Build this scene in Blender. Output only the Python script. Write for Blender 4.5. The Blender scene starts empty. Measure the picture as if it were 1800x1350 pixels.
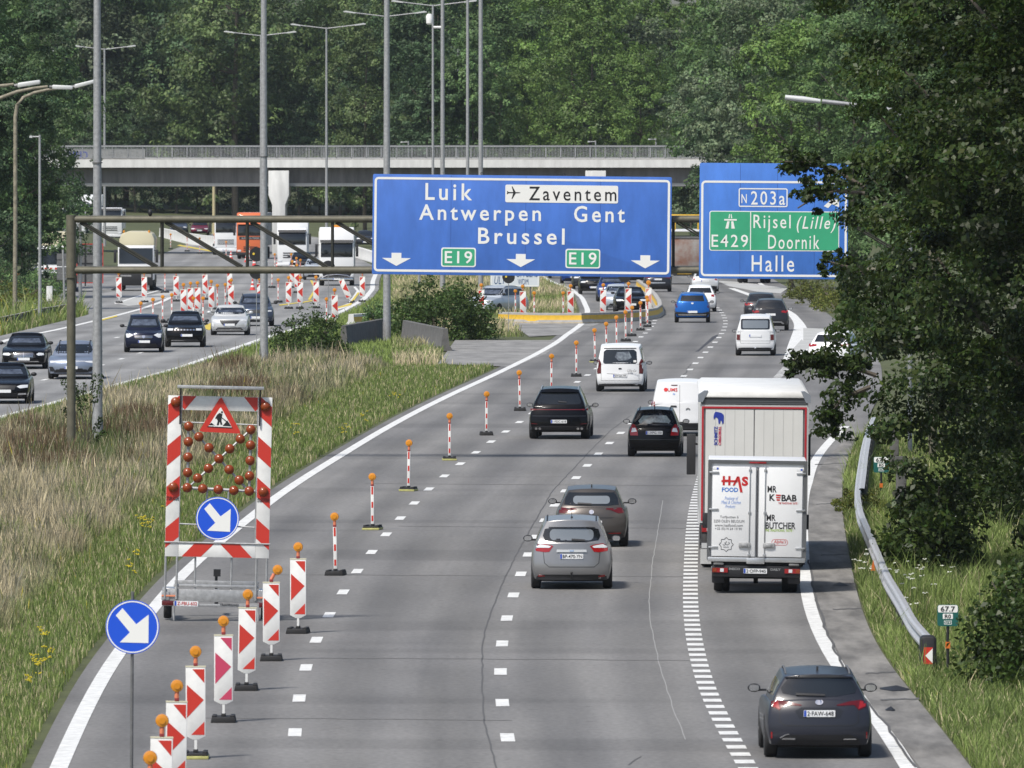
import bpy, bmesh, math, random
import numpy as np
from mathutils import Vector, Matrix
from mathutils.bvhtree import BVHTree

random.seed(7)
RNG = np.random.default_rng(7)
R = math.radians
scn = bpy.context.scene
COL = scn.collection

# ------------------------------------------------------------------ camera
FPX = 20000.0                    # focal length in pixels of an 1800 px wide frame
CH = 10.8                        # camera height above the carriageway
TH = math.atan(488.0 / FPX)      # downward tilt
cd = bpy.data.cameras.new("camera")
cam = bpy.data.objects.new("camera", cd)
COL.objects.link(cam)
cam.location = (0, 0, CH)
cam.rotation_euler = (math.pi / 2 - TH, 0, 0)
cd.sensor_width = 36.0
cd.lens = FPX / 1800.0 * 36.0
cd.clip_start = 1.0
cd.clip_end = 6000.0
cd.dof.use_dof = True
cd.dof.focus_distance = 330.0
cd.dof.aperture_fstop = 11.0
scn.camera = cam

# ------------------------------------------------------------------ world and sun
SUN_EL, SUN_AZ = R(55), R(218)   # azimuth clockwise from +Y: behind the camera and a little to the left
w = bpy.data.worlds.new("World")
scn.world = w
w.use_nodes = True
nt = w.node_tree
sky = nt.nodes.new("ShaderNodeTexSky")
sky.sky_type = 'NISHITA'
sky.sun_disc = False
sky.sun_elevation = SUN_EL
sky.sun_rotation = SUN_AZ
sky.air_density = 1.0
sky.dust_density = 2.0
bg = nt.nodes["Background"]
bg.inputs[1].default_value = 0.10
nt.links.new(sky.outputs[0], bg.inputs[0])
sl = bpy.data.lights.new("sun", 'SUN')
sl.energy = 3.4
sl.angle = R(8.0)
sl.color = (1.0, 0.955, 0.88)
so = bpy.data.objects.new("sun", sl)
COL.objects.link(so)
sd = Vector((math.sin(SUN_AZ) * math.cos(SUN_EL), math.cos(SUN_AZ) * math.cos(SUN_EL), math.sin(SUN_EL)))
so.rotation_euler = sd.to_track_quat('Z', 'Y').to_euler()
scn.view_settings.view_transform = 'Standard'
scn.view_settings.look = 'None'
scn.view_settings.gamma = 1.0
scn.view_settings.use_curve_mapping = False
scn.view_settings.exposure = 0.42
scn.cycles.max_bounces = 6
scn.cycles.transparent_max_bounces = 8
scn.cycles.sample_clamp_indirect = 6.0

# ------------------------------------------------------------------ terrain profile and pixel helpers
PK_Y = [-400, 480, 540, 600, 700, 800, 900, 1000, 1160, 1300, 1400, 1600, 2600]
PK_Z = [0, 0, -.08, -.40, -.98, -1.60, -2.05, -2.25, -2.4, -2.4, -1.0, 4.0, 34.0]
def zg(y):
    y = np.asarray(y, float)
    k = np.floor(y / 20.0)
    a = np.interp(k * 20, PK_Y, PK_Z); b = np.interp(k * 20 + 20, PK_Y, PK_Z)
    r = a + (b - a) * (y / 20.0 - k)
    return float(r) if r.ndim == 0 else r
def ray(px, py):
    a = (px - 900) / FPX; b = (675 - py) / FPX
    return (a, math.cos(TH) + b * math.sin(TH), -math.sin(TH) + b * math.cos(TH))
def at(px, py, Y):
    d = ray(px, py); t = Y / d[1]
    return Vector((d[0] * t, Y, CH + d[2] * t))
def G(px, py, h=0.0):
    d = ray(px, py); lo, hi = 60.0, 3000.0
    for _ in range(50):
        m = (lo + hi) / 2
        if CH + d[2] * m / d[1] > zg(m) + h: lo = m
        else: hi = m
    return Vector((d[0] * lo / d[1], lo, zg(lo)))
def px_of(P):
    P = np.atleast_2d(np.asarray(P, float))
    y = P[:, 1]; z = P[:, 2] - CH
    dep = y * math.cos(TH) - z * math.sin(TH)
    up = y * math.sin(TH) + z * math.cos(TH)
    return np.stack([900 + FPX * P[:, 0] / dep, 675 - FPX * up / dep], 1)

# ------------------------------------------------------------------ materials
MATS = {}
def M(name, col=(.5, .5, .5),  rough=.5, metal=0.0, spec=.5, coat=0.0, noise=0.0, nscale=4.0, col2=None, emit=None, bump=0.0, bscale=40.0, stretch=None):
    if name in MATS: return MATS[name]
    m = bpy.data.materials.new(name); m.use_nodes = True
    n = m.node_tree; b = n.nodes["Principled BSDF"]
    b.inputs["Base Color"].default_value = (*col, 1)
    b.inputs["Roughness"].default_value = rough
    b.inputs["Metallic"].default_value = metal
    b.inputs["Specular IOR Level"].default_value = spec
    b.inputs["Coat Weight"].default_value = coat
    b.inputs["Coat Roughness"].default_value = 0.04
    if emit:
        b.inputs["Emission Color"].default_value = (*emit[:3], 1); b.inputs["Emission Strength"].default_value = emit[3]
    tc = n.nodes.new("ShaderNodeTexCoord")
    if noise > 0 or col2:
        t = n.nodes.new("ShaderNodeTexNoise"); t.inputs["Scale"].default_value = nscale; t.inputs["Detail"].default_value = 6
        t.inputs["Roughness"].default_value = .65
        if stretch:
            mp = n.nodes.new("ShaderNodeMapping"); mp.inputs["Scale"].default_value = stretch
            n.links.new(tc.outputs["Object"], mp.inputs[0]); n.links.new(mp.outputs[0], t.inputs["Vector"])
        else: n.links.new(tc.outputs["Object"], t.inputs["Vector"])
        r = n.nodes.new("ShaderNodeValToRGB")
        r.color_ramp.elements[0].position = .35; r.color_ramp.elements[1].position = .65
        c2 = col2 or tuple(c * (1 - noise) for c in col)
        r.color_ramp.elements[0].color = (*c2, 1); r.color_ramp.elements[1].color = (*col, 1)
        n.links.new(t.outputs["Fac"], r.inputs["Fac"]); n.links.new(r.outputs["Color"], b.inputs["Base Color"])
    if bump > 0:
        t2 = n.nodes.new("ShaderNodeTexNoise"); t2.inputs["Scale"].default_value = bscale; t2.inputs["Detail"].default_value = 4
        n.links.new(tc.outputs["Object"], t2.inputs["Vector"])
        bp = n.nodes.new("ShaderNodeBump"); bp.inputs["Strength"].default_value = bump; bp.inputs["Distance"].default_value = .02
        n.links.new(t2.outputs["Fac"], bp.inputs["Height"]); n.links.new(bp.outputs["Normal"], b.inputs["Normal"])
    MATS[name] = m
    return m

def leafmat(name, tint, trans=.3, rough=.55, var=.25):
    m = bpy.data.materials.new(name); m.use_nodes = True
    n = m.node_tree; b = n.nodes["Principled BSDF"]; out = n.nodes["Material Output"]
    at_ = n.nodes.new("ShaderNodeAttribute"); at_.attribute_name = "tone"
    oi = n.nodes.new("ShaderNodeObjectInfo")
    mr = n.nodes.new("ShaderNodeMapRange"); mr.inputs[3].default_value = 1 - var; mr.inputs[4].default_value = 1 + var
    n.links.new(oi.outputs["Random"], mr.inputs[0])
    mx = n.nodes.new("ShaderNodeVectorMath"); mx.operation = 'MULTIPLY'; mx.inputs[1].default_value = tint
    n.links.new(at_.outputs["Color"], mx.inputs[0])
    ms = n.nodes.new("ShaderNodeVectorMath"); ms.operation = 'SCALE'
    n.links.new(mx.outputs[0], ms.inputs[0]); n.links.new(mr.outputs[0], ms.inputs["Scale"])
    n.links.new(ms.outputs[0], b.inputs["Base Color"])
    b.inputs["Roughness"].default_value = rough; b.inputs["Specular IOR Level"].default_value = .35
    tr = n.nodes.new("ShaderNodeBsdfTranslucent")
    n.links.new(ms.outputs[0], tr.inputs["Color"])
    mi = n.nodes.new("ShaderNodeMixShader"); mi.inputs[0].default_value = trans
    n.links.new(b.outputs[0], mi.inputs[1]); n.links.new(tr.outputs[0], mi.inputs[2]); n.links.new(mi.outputs[0], out.inputs["Surface"])
    return m

WHITE = M("white_paint", (.78, .78, .76), .45, noise=.16, nscale=3.0)
RED = M("red_film", (.52, .035, .022), .4)
BLUESIGN = M("blue_film", (.062, .175, .58), .42, noise=.22, nscale=1.6, stretch=(1, 1, .35))
BLUESIGN2 = M("blue_film_faded", (.062, .20, .64), .42, noise=.22, nscale=1.6, stretch=(1, 1, .35))
BLUEROUND = M("blue_round_film", (.012, .085, .62), .35)
GREEN = M("green_film", (.045, .38, .20), .45, noise=.12, nscale=2)
SIGNWHITE = M("white_film", (.80, .80, .77), .45)
BLACK = M("black_film", (.012, .012, .013), .5)
DARK = M("black_plastic", (.013, .013, .015), .55)
RUBBER = M("rubber", (.016, .016, .017), .75)
GALV = M("galvanised_steel", (.42, .425, .43), .5, .4, noise=.3, nscale=9)
GALVD = M("weathered_steel", (.20, .20, .20), .55, .5, noise=.3, nscale=5)
ALU = M("aluminium", (.55, .56, .57), .35, .7, noise=.12, nscale=6)
RIM = M("alloy_rim", (.42, .43, .44), .3, .9)
CHROME = M("chrome", (.75, .76, .78), .1, 1.0)
GLASS = M("tinted_glass", (.010, .012, .014), .04, spec=.75)
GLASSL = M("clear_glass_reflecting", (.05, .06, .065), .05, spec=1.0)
TAIL = M("red_lens", (.27, .010, .012), .15, spec=.5, coat=.4)
TAILD = M("dark_red_lens", (.09, .005, .007), .15, spec=.5, coat=.3)
LENSW = M("clear_lens", (.62, .64, .66), .1, spec=.8, coat=.6)
AMBER = M("amber_lens", (.62, .24, .012), .25, spec=.6, coat=.4)
AMBERD = M("dark_amber_lens", (.22, .040, .007), .3, spec=.4, coat=.2)
YELLOWP = M("yellow_plastic", (.46, .45, .16), .6, noise=.3, nscale=9)
YPAINT = M("yellow_paint", (.72, .44, .03), .6, noise=.2, nscale=3)
SALMON = M("faded_orange_plastic", (.72, .25, .13), .5)
PLATE = M("plate_white", (.74, .75, .76), .35)
PLATEB = M("plate_blue", (.03, .08, .42), .4)
CONC = M("concrete", (.40, .39, .37), .85, noise=.25, nscale=2.5, bump=.3, bscale=20)
CONCL = M("light_concrete", (.70, .70, .68), .85, noise=.2, nscale=1.6, stretch=(1, 1, .25))
CONCD = M("stained_concrete", (.14, .137, .132), .9, noise=.35, nscale=3.0, bump=.3, bscale=20)
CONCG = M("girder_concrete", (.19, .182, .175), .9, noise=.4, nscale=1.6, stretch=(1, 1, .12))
RAILM = M("guardrail_steel", (.50, .51, .53), .45, .25, noise=.2, nscale=5)
OLIVE = M("olive_steel", (.15, .14, .10), .55, .2, noise=.35, nscale=3)
BARK = M("bark", (.10, .085, .065), .9, noise=.4, nscale=6, bump=.5, bscale=20)

# ------------------------------------------------------------------ object helpers
def tag(o, label=None, cat=None, group=None, kind=None):
    if label: o["label"] = label
    if cat: o["category"] = cat
    if group: o["group"] = group
    if kind: o["kind"] = kind
    return o
def link(o, parent=None):
    COL.objects.link(o)
    if parent is not None: o.parent = parent
    return o
def thing(name, label, cat, loc=(0, 0, 0), rz=0.0, group=None):
    o = bpy.data.objects.new(name, None); o.empty_display_size = .3
    link(o); o.location = loc; o.rotation_euler = (0, 0, rz)
    return tag(o, label, cat, group)
def tree_copy(o, parent=None):
    c = o.copy(); link(c, parent)
    for ch in [x for x in KIDS.get(o.name, [])]:
        tree_copy(ch, c)
    return c
KIDS = {}
class MB:
    def __init__(s): s.v = []; s.f = []; s.m = []; s.cur = 0
    def add(s, vs, fs):
        b = len(s.v); s.v += [tuple(v) for v in vs]
        for f in fs: s.f.append(tuple(b + i for i in f)); s.m.append(s.cur)
        return s
    def box(s, x0, x1, y0, y1, z0, z1):
        return s.add([(x0,y0,z0),(x1,y0,z0),(x1,y1,z0),(x0,y1,z0),(x0,y0,z1),(x1,y0,z1),(x1,y1,z1),(x0,y1,z1)],
                     [(0,3,2,1),(4,5,6,7),(0,1,5,4),(1,2,6,5),(2,3,7,6),(3,0,4,7)])
    def prism(s, poly, y0, y1):                      # polygon in x,z extruded along y
        n = len(poly)
        vs = [(p[0], y0, p[1]) for p in poly] + [(p[0], y1, p[1]) for p in poly]
        fs = [tuple(range(n)), tuple(range(2*n-1, n-1, -1))] + [(i, i+n, (i+1)%n+n, (i+1)%n) for i in range(n)]
        return s.add(vs, fs)
    def prismx(s, poly, x0, x1):                     # polygon in y,z extruded along x
        n = len(poly)
        vs = [(x0, p[0], p[1]) for p in poly] + [(x1, p[0], p[1]) for p in poly]
        fs = [tuple(range(n)), tuple(range(2*n-1, n-1, -1))] + [(i, i+n, (i+1)%n+n, (i+1)%n) for i in range(n)]
        return s.add(vs, fs)
    def tube(s, pts, r, n=10, r1=None):
        pts = [Vector(p) for p in pts]; k = len(pts); rings = []
        for i, p in enumerate(pts):
            d = (pts[min(i+1, k-1)] - pts[max(i-1, 0)]).normalized()
            a = d.cross(Vector((0, 0, 1)) if abs(d.z) < .9 else Vector((0, 1, 0))).normalized(); b = d.cross(a)
            rr = r if r1 is None else r + (r1 - r) * i / (k - 1)
            if isinstance(r, (list, tuple)): rr = r[i]
            rings += [tuple(p + (a * math.cos(t) + b * math.sin(t)) * rr) for t in [2*math.pi*j/n for j in range(n)]]
        fs = [tuple(range(n-1, -1, -1)), tuple((k-1)*n + j for j in range(n))]
        for i in range(k-1):
            for j in range(n):
                fs.append((i*n+j, i*n+(j+1)%n, (i+1)*n+(j+1)%n, (i+1)*n+j))
        return s.add(rings, fs)
    def lathe(s, prof, c=(0,0,0), axis='z', n=20):    # prof = [(r,h)...]
        vs = []; k = len(prof)
        for r, h in prof:
            for j in range(n):
                t = 2*math.pi*j/n; a, b = r*math.cos(t), r*math.sin(t)
                p = (a, b, h) if axis == 'z' else ((h, a, b) if axis == 'x' else (a, h, b))
                vs.append((p[0]+c[0], p[1]+c[1], p[2]+c[2]))
        fs = [tuple(range(n-1, -1, -1)), tuple((k-1)*n+j for j in range(n))]
        for i in range(k-1):
            for j in range(n):
                fs.append((i*n+j, i*n+(j+1)%n, (i+1)*n+(j+1)%n, (i+1)*n+j))
        return s.add(vs, fs)
    def ball(s, c, rx, ry=None, rz=None, n=14):
        ry = ry or rx; rz = rz or rx; k = n // 2; vs = []; fs = []
        for i in range(1, k):
            p = math.pi*i/k
            for j in range(n):
                t = 2*math.pi*j/n
                vs.append((c[0]+rx*math.sin(p)*math.cos(t), c[1]+ry*math.sin(p)*math.sin(t), c[2]+rz*math.cos(p)))
        top = len(vs); vs += [(c[0], c[1], c[2]+rz), (c[0], c[1], c[2]-rz)]
        for i in range(k-2):
            for j in range(n): fs.append((i*n+j, (i+1)*n+j, (i+1)*n+(j+1)%n, i*n+(j+1)%n))
        for j in range(n):
            fs.append((top, j, (j+1)%n)); fs.append((top+1, (k-2)*n+(j+1)%n, (k-2)*n+j))
        return s.add(vs, fs)
    def mesh(s, name, mats, bevel=0.0, smooth=True):
        me = bpy.data.meshes.new(name); me.from_pydata(s.v, [], s.f)
        for m in (mats if isinstance(mats, (list, tuple)) else [mats]): me.materials.append(m)
        me.polygons.foreach_set("material_index", s.m)
        bm = bmesh.new(); bm.from_mesh(me); bmesh.ops.recalc_face_normals(bm, faces=bm.faces)
        if bevel > 0:
            es = [e for e in bm.edges if len(e.link_faces) == 2 and e.calc_face_angle(0) > R(40)]
            bmesh.ops.bevel(bm, geom=es, offset=bevel, segments=2, affect='EDGES', profile=.5, clamp_overlap=True)
        for e in bm.edges: e.smooth = (len(e.link_faces) == 2 and e.calc_face_angle(0) < R(38))
        for f in bm.faces: f.smooth = smooth
        bm.to_mesh(me); bm.free(); me.update()
        return me
    def build(s, name, mats, parent=None, bevel=0.0, smooth=True):
        return mobj(name, s.mesh(name, mats, bevel, smooth), parent)
def mobj(name, me, parent=None):
    o = bpy.data.objects.new(name, me); link(o, parent)
    if parent is not None: KIDS.setdefault(parent.name, []).append(o)
    return o

def rrect(cx, cz, w, h, r, n=4):
    r = min(r, w/2-1e-4, h/2-1e-4); P = []
    for sx, sz, a0 in ((1,1,0),(-1,1,90),(-1,-1,180),(1,-1,270)):
        for i in range(n+1):
            a = R(a0 + 90*i/n); P.append((cx+sx*(w/2-r)+r*math.cos(a), cz+sz*(h/2-r)+r*math.sin(a)))
    return P
def frame_mb(cx, cz, w, h, t, r, y0, y1, mb=None):
    mb = mb or MB(); O = rrect(cx, cz, w, h, r); I = rrect(cx, cz, w-2*t, h-2*t, max(r-t, .01)); n = len(O)
    vs = [(p[0], y0, p[1]) for p in O] + [(p[0], y0, p[1]) for p in I] + [(p[0], y1, p[1]) for p in O] + [(p[0], y1, p[1]) for p in I]
    fs = []
    for i in range(n):
        j = (i+1) % n
        fs += [(i, j, n+j, n+i), (2*n+j, 2*n+i, 3*n+i, 3*n+j), (i, 2*n+i, 2*n+j, j), (n+i, n+j, 3*n+j, 3*n+i)]
    return mb.add(vs, fs)

_txt = {}
def text_mb(mb, s, x0, x1, z0, z1, y, bold=0.0, depth=.006, shear=0.0, keep=False, rot=0, space=1.0, res=3):
    """lettering fitted to a box in the x,z plane, facing -y"""
    key = (s, bold, shear, space, res)
    if key not in _txt:
        cu = bpy.data.curves.new("lettering", 'FONT'); cu.body = s; cu.offset = bold; cu.shear = shear; cu.space_character = space
        cu.resolution_u = res
        o = bpy.data.objects.new("lettering", cu); COL.objects.link(o)
        dg = bpy.context.evaluated_depsgraph_get(); dg.update()
        me = bpy.data.meshes.new_from_object(o.evaluated_get(dg))
        v = np.array([x.co[:] for x in me.vertices]).reshape(-1, 3)[:, :2]; f = [tuple(p.vertices) for p in me.polygons]
        bpy.data.objects.remove(o); bpy.data.curves.remove(cu); bpy.data.meshes.remove(me)
        _txt[key] = (v, f)
    v, f = _txt[key]
    if rot == 90: v = np.stack([-v[:, 1], v[:, 0]], 1)
    a, b = v.min(0), v.max(0)
    sx = (x1-x0)/(b[0]-a[0]); sz = (z1-z0)/(b[1]-a[1])
    if keep: sx = sz = min(sx, sz)
    cx, cz = (x0+x1)/2, (z0+z1)/2
    q = np.stack([cx + (v[:, 0]-(a[0]+b[0])/2)*sx, cz + (v[:, 1]-(a[1]+b[1])/2)*sz], 1)
    n = len(q); vs = [(p[0], y, p[1]) for p in q] + [(p[0], y-depth, p[1]) for p in q]
    cnt = {}
    for t in f:
        for i in range(len(t)):
            e = (t[i], t[(i+1) % len(t)]); cnt[e] = 1
    fs = [tuple(i+n for i in t) for t in f]
    for (i, j) in cnt:
        if (j, i) not in cnt: fs.append((i, j, j+n, i+n))
    return mb.add(vs, fs)

# ------------------------------------------------------------------ traced road lines (photo pixel -> ground)
YS = np.arange(100, 1601, 5.0)
def curve(pts, smooth=3, ext=True):
    P = sorted([(G(x, y).y, G(x, y).x) for x, y in pts])
    ys = np.array([p[0] for p in P]); xs = np.array([p[1] for p in P])
    s0 = (xs[1]-xs[0])/(ys[1]-ys[0]); s1 = (xs[-1]-xs[-3])/(ys[-1]-ys[-3])
    X = np.interp(YS, ys, xs)
    X = np.where(YS < ys[0], xs[0]+(YS-ys[0])*s0, X); X = np.where(YS > ys[-1], xs[-1]+(YS-ys[-1])*s1, X)
    for _ in range(smooth):
        X[1:-1] = (X[:-2]+2*X[1:-1]+X[2:])/4
    return lambda y: np.interp(y, YS, X)
def wcurve(pts, smooth=8):
    ys = np.array([p[0] for p in pts], float); xs = np.array([p[1] for p in pts], float)
    X = np.interp(YS, ys, xs)
    for _ in range(smooth): X[1:-1] = (X[:-2]+2*X[1:-1]+X[2:])/4
    return lambda y: np.interp(y, YS, X)
LE = curve([(103,1350),(133,1280),(157,1233),(177,1193),(207,1147),(247,1098),(277,1060),(310,1020),(353,979),(433,915),(480,877),(533,841),(600,800),(667,759),(733,723),(800,690),(867,660),(933,628),(983,600),(1023,570),(1034,547),(1023,523),(1002,507),(967,494)], 6)
D1 = curve([(518,1288),(523,1228),(533,1174),(554,1123),(578,1079),(603,1040),(628,1002),(653,970),(678,940),(703,911),(751,860),(805,818),(855,782),(905,748),(1005,678),(1040,655),(1116,602),(1133,588),(1147.5,572.5),(1153,562),(1150,548),(1140,530)], 8)
D2 = curve([(900,1340),(890,1288),(880,1238),(877,1183),(879,1132),(889,1088),(901,1048),(914,1011),(951,920),(1007,845),(1062,787),(1099,754),(1135,725),(1212,652),(1228,632),(1249,610),(1267,591),(1276,572),(1275,560),(1266,545),(1250,532),(1225,518),(1195,505)], 8)
D3 = curve([(1308,1338),(1285,1297),(1267,1267),(1250,1237),(1238,1203),(1228,1167),(1220,1130),(1214,1087),(1213,1047),(1214,1000),(1217,920),(1226,870),(1246,800),(1290,725),(1340,687),(1362,670),(1390,637),(1404,610),(1409,590),(1406,570),(1392,552),(1360,535),(1323,520),(1280,505),(1262,497)], 6)
RE = curve([(1597,1350),(1557,1283),(1530,1247),(1473,1177),(1447,1130),(1430,1093),(1418,1050),(1413,1000),(1411,950),(1413,880),(1427,817),(1440,797),(1463,770),(1490,747)], 5)
GL = curve([(1617,1350),(1500,1200),(1450,1100),(1433,1043),(1422,983),(1419,900),(1424,853),(1447,813),(1483,773),(1513,757)], 5)
GR = curve([(1707,1350),(1617,1233),(1567,1177),(1533,1123),(1510,1060),(1490,967),(1480,900),(1480,860),(1486,817),(1502,780),(1522,757)], 5)
LR = curve([(-60,752),(0,733),(77,713),(183,683),(233,668),(317,647),(367,628),(457,597),(510,581),(555,566),(600,548),(640,526),(655,508),(655,495)], 5)
LL = curve([(0,602),(14,596),(76,585),(117,576),(163,565),(204,555),(249,543),(284,531),(310,518)], 4)
ROADR = wcurve([(100,20),(386,11.9),(430,14.0),(480,15.6),(600,17.0),(700,18.2),(1000,20),(1600,26)])
RL = wcurve([(100,-99),(560,-99)])

def strip(name, fa, fb, y0, y1, mat, dz=0.0, step=5.0, cross=1, parent=None, uvref=None, extra=None):
    ys = [y0] + [y for y in np.arange(math.ceil(y0/step)*step, y1, step) if y > y0+.01] + [y1]
    vs = []; fs = []; lat = []
    for y in ys:
        a, b = float(fa(y)), float(fb(y))
        for c in range(cross+1):
            x = a + (b-a)*c/cross; vs.append((x, y, zg(y)+dz)); lat.append((x - (float(uvref(y)) if uvref else 0), y))
    n = cross+1
    for i in range(len(ys)-1):
        for c in range(cross): fs.append((i*n+c, i*n+c+1, (i+1)*n+c+1, (i+1)*n+c))
    me = bpy.data.meshes.new(name); me.from_pydata(vs, [], fs); me.materials.append(mat)
    uv = me.uv_layers.new(name="lat")
    for p in me.polygons:
        for li in p.loop_indices: uv.data[li].uv = lat[me.loops[li].vertex_index]
    me.update()
    o = mobj(name, me, parent)
    return o
def addpoly(mb, pts, dz, step=10.0):
    """ground polygon from world xy points, cut at the terrain knots"""
    bm = bmesh.new(); vs = [bm.verts.new((p[0], p[1], 0)) for p in pts]
    f = bm.faces.new(vs); bmesh.ops.triangulate(bm, faces=[f])
    y0 = min(p[1] for p in pts); y1 = max(p[1] for p in pts)
    for y in np.arange(math.ceil(y0/step)*step, y1, step):
        bmesh.ops.bisect_plane(bm, geom=bm.verts[:]+bm.edges[:]+bm.faces[:], plane_co=(0, y, 0), plane_no=(0, 1, 0))
    bm.verts.index_update()
    V = [(v.co.x, v.co.y, zg(v.co.y)+dz) for v in bm.verts]; F = [tuple(v.index for v in f.verts) for f in bm.faces]
    bm.free(); return mb.add(V, F)
# ================================================================== ground, roads, markings
def asphalt(name, base, dark, joints=True):
    m = bpy.data.materials.new(name); m.use_nodes = True; n = m.node_tree; b = n.nodes["Principled BSDF"]; L = n.links.new
    uv = n.nodes.new("ShaderNodeUVMap"); uv.uv_map = "lat"
    def noise(scale, det, sx, sy):
        mp = n.nodes.new("ShaderNodeMapping"); mp.inputs["Scale"].default_value = (sx, sy, 1); L(uv.outputs[0], mp.inputs[0])
        t = n.nodes.new("ShaderNodeTexNoise"); t.inputs["Scale"].default_value = scale; t.inputs["Detail"].default_value = det
        L(mp.outputs[0], t.inputs["Vector"]); return t.outputs["Fac"]
    def ramp(f, a, b_, ca, cb):
        r = n.nodes.new("ShaderNodeValToRGB"); r.color_ramp.elements[0].position = a; r.color_ramp.elements[1].position = b_
        r.color_ramp.elements[0].color = (*ca, 1); r.color_ramp.elements[1].color = (*cb, 1); L(f, r.inputs[0]); return r.outputs[0]
    def mul(a, c, fac=1.0):
        x = n.nodes.new("ShaderNodeMix"); x.data_type = 'RGBA'; x.blend_type = 'MULTIPLY'; x.inputs[0].default_value = fac
        L(a, x.inputs[6]); L(c, x.inputs[7]); return x.outputs[2]
    c = ramp(noise(1.0, 5, .55, .02), .35, .68, dark, base)                      # long wheel tracks
    c = mul(c, ramp(noise(1.0, 6, .3, .07), .3, .7, (.80,)*3, (1.1,)*3))          # patches
    c = mul(c, ramp(noise(9, 8, 1, .35), .3, .7, (.86,)*3, (1.12,)*3))            # grain
    c = mul(c, ramp(noise(1.0, 2, .02, .09), .56, .60, (1,)*3, (.86,)*3))         # cross bands of newer asphalt
    sp = n.nodes.new("ShaderNodeSeparateXYZ"); L(uv.outputs[0], sp.inputs[0])
    m1 = n.nodes.new("ShaderNodeMath"); m1.operation = 'MULTIPLY'; m1.inputs[1].default_value = 3.42; L(sp.outputs[0], m1.inputs[0])
    m2 = n.nodes.new("ShaderNodeMath"); m2.operation = 'COSINE'; L(m1.outputs[0], m2.inputs[0])
    mr = n.nodes.new("ShaderNodeMapRange"); mr.inputs[1].default_value = -1; L(m2.outputs[0], mr.inputs[0])
    c = mul(c, ramp(mr.outputs[0], .15, .95, (.86,)*3, (1.06,)*3), 1.0)              # darker wheel paths
    c = mul(c, ramp(noise(1.0, 3, .9, .012), .55, .70, (1,)*3, (.80,)*3), .8)      # long oily drip streaks
    c = mul(c, ramp(noise(3.0, 3, 1, .6), .66, .72, (1,)*3, (.72,)*3), .8)         # small stains
    L(c, b.inputs["Base Color"]); b.inputs["Roughness"].default_value = .8; b.inputs["Specular IOR Level"].default_value = .3
    return m
ASPH = asphalt("asphalt", (.212, .206, .197), (.158, .155, .153))
ASPHL = asphalt("asphalt_far_carriageway", (.27, .268, .262), (.215, .214, .212))
ASPHW = asphalt("worn_asphalt", (.20, .20, .195), (.14, .14, .138))
GUT = M("gutter_concrete", (.235, .225, .21), .9, col2=(.10, .096, .09), nscale=1.4, stretch=(1, .14, 1), bump=.4, bscale=8)
SOILM = M("verge_soil", (.085, .098, .034), .95, noise=.45, nscale=.35)
PAINT = M("road_paint", (.78, .78, .76), .6, col2=(.52, .52, .50), nscale=3.5)
PAINTY = M("yellow_road_paint", (.62, .47, .05), .6, noise=.15, nscale=2)
PAINTW = M("worn_road_paint", (.50, .50, .48), .7, noise=.35, nscale=.9)
CRACK = M("crack_filler", (.085, .084, .083), .8)

# ground sheet to the horizon
xs = [-900, -400, -150, -60, -30, -15, 0, 15, 30, 60, 150, 400, 900]
ys = [-300, 0, 60, 100] + list(range(120, 1620, 20)) + [1800, 2200, 2600]
V = [(x, y, zg(y) - .03 + (0 if abs(x) < 30 else (abs(x)-30)*.03)) for y in ys for x in xs]; nx = len(xs)
F = [(j*nx+i, j*nx+i+1, (j+1)*nx+i+1, (j+1)*nx+i) for j in range(len(ys)-1) for i in range(nx-1)]
me = bpy.data.meshes.new("ground"); me.from_pydata(V, [], F); me.materials.append(SOILM)
tag(mobj("ground", me), "grassy ground around both carriageways", kind='structure')

off = lambda f, d: (lambda y: f(y) + d)
cst = lambda c: (lambda y: c)
mainR = lambda y: (float(GL(y))+.02 if y < 383 else float(ROADR(y)))
leftB = lambda y: float(LE(y)) - .45
tag(strip("road", leftB, mainR, 120, 1130, ASPH, 0.0, cross=6, uvref=D2), "grey asphalt carriageway with three lanes", kind='structure')
LRr = wcurve([(y, float(LR(y))+.45) for y in range(100, 880, 5)]+[(900,-10.5),(1000,-14),(1140,-19),(1250,-29),(1330,-38),(1420,-48)], 2)
LLg = wcurve([(100,-34),(350,-29.0),(500,-25.6),(521,-24.6),(560,-23.9),(600,-23.2),(622,-22.9),(640,-24.5),(650,-30),(665,-36),(1250,-52),(1420,-56)], 2)
tag(strip("far_road", LLg, LRr, 120, 1322, ASPHL, 0.0, cross=6, uvref=LR), "far carriageway with oncoming traffic", kind='structure')
tag(strip("gutter", GL, GR, 150, 386, GUT, 0.012, cross=4), "concrete drainage gutter beside the right edge line", kind='structure')

# paved crossing in the median and the side parking of worn asphalt
mb = MB()
P = [G(*p) for p in [(770,640),(800,598),(990,598),(960,622),(905,645)]]
addpoly(mb, [(p.x, p.y) for p in P], .006)
P = [G(*p) for p in [(895,568),(1060,566),(1010,588),(930,592)]]
addpoly(mb, [(p.x, p.y) for p in P], .006)
o = mb.build("median_crossing", M("worn_paving", (.27, .265, .255), .9, col2=(.15, .147, .142), nscale=.8, stretch=(1, .3, 1))); tag(o, "worn grey paving across the median", kind='structure')

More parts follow.
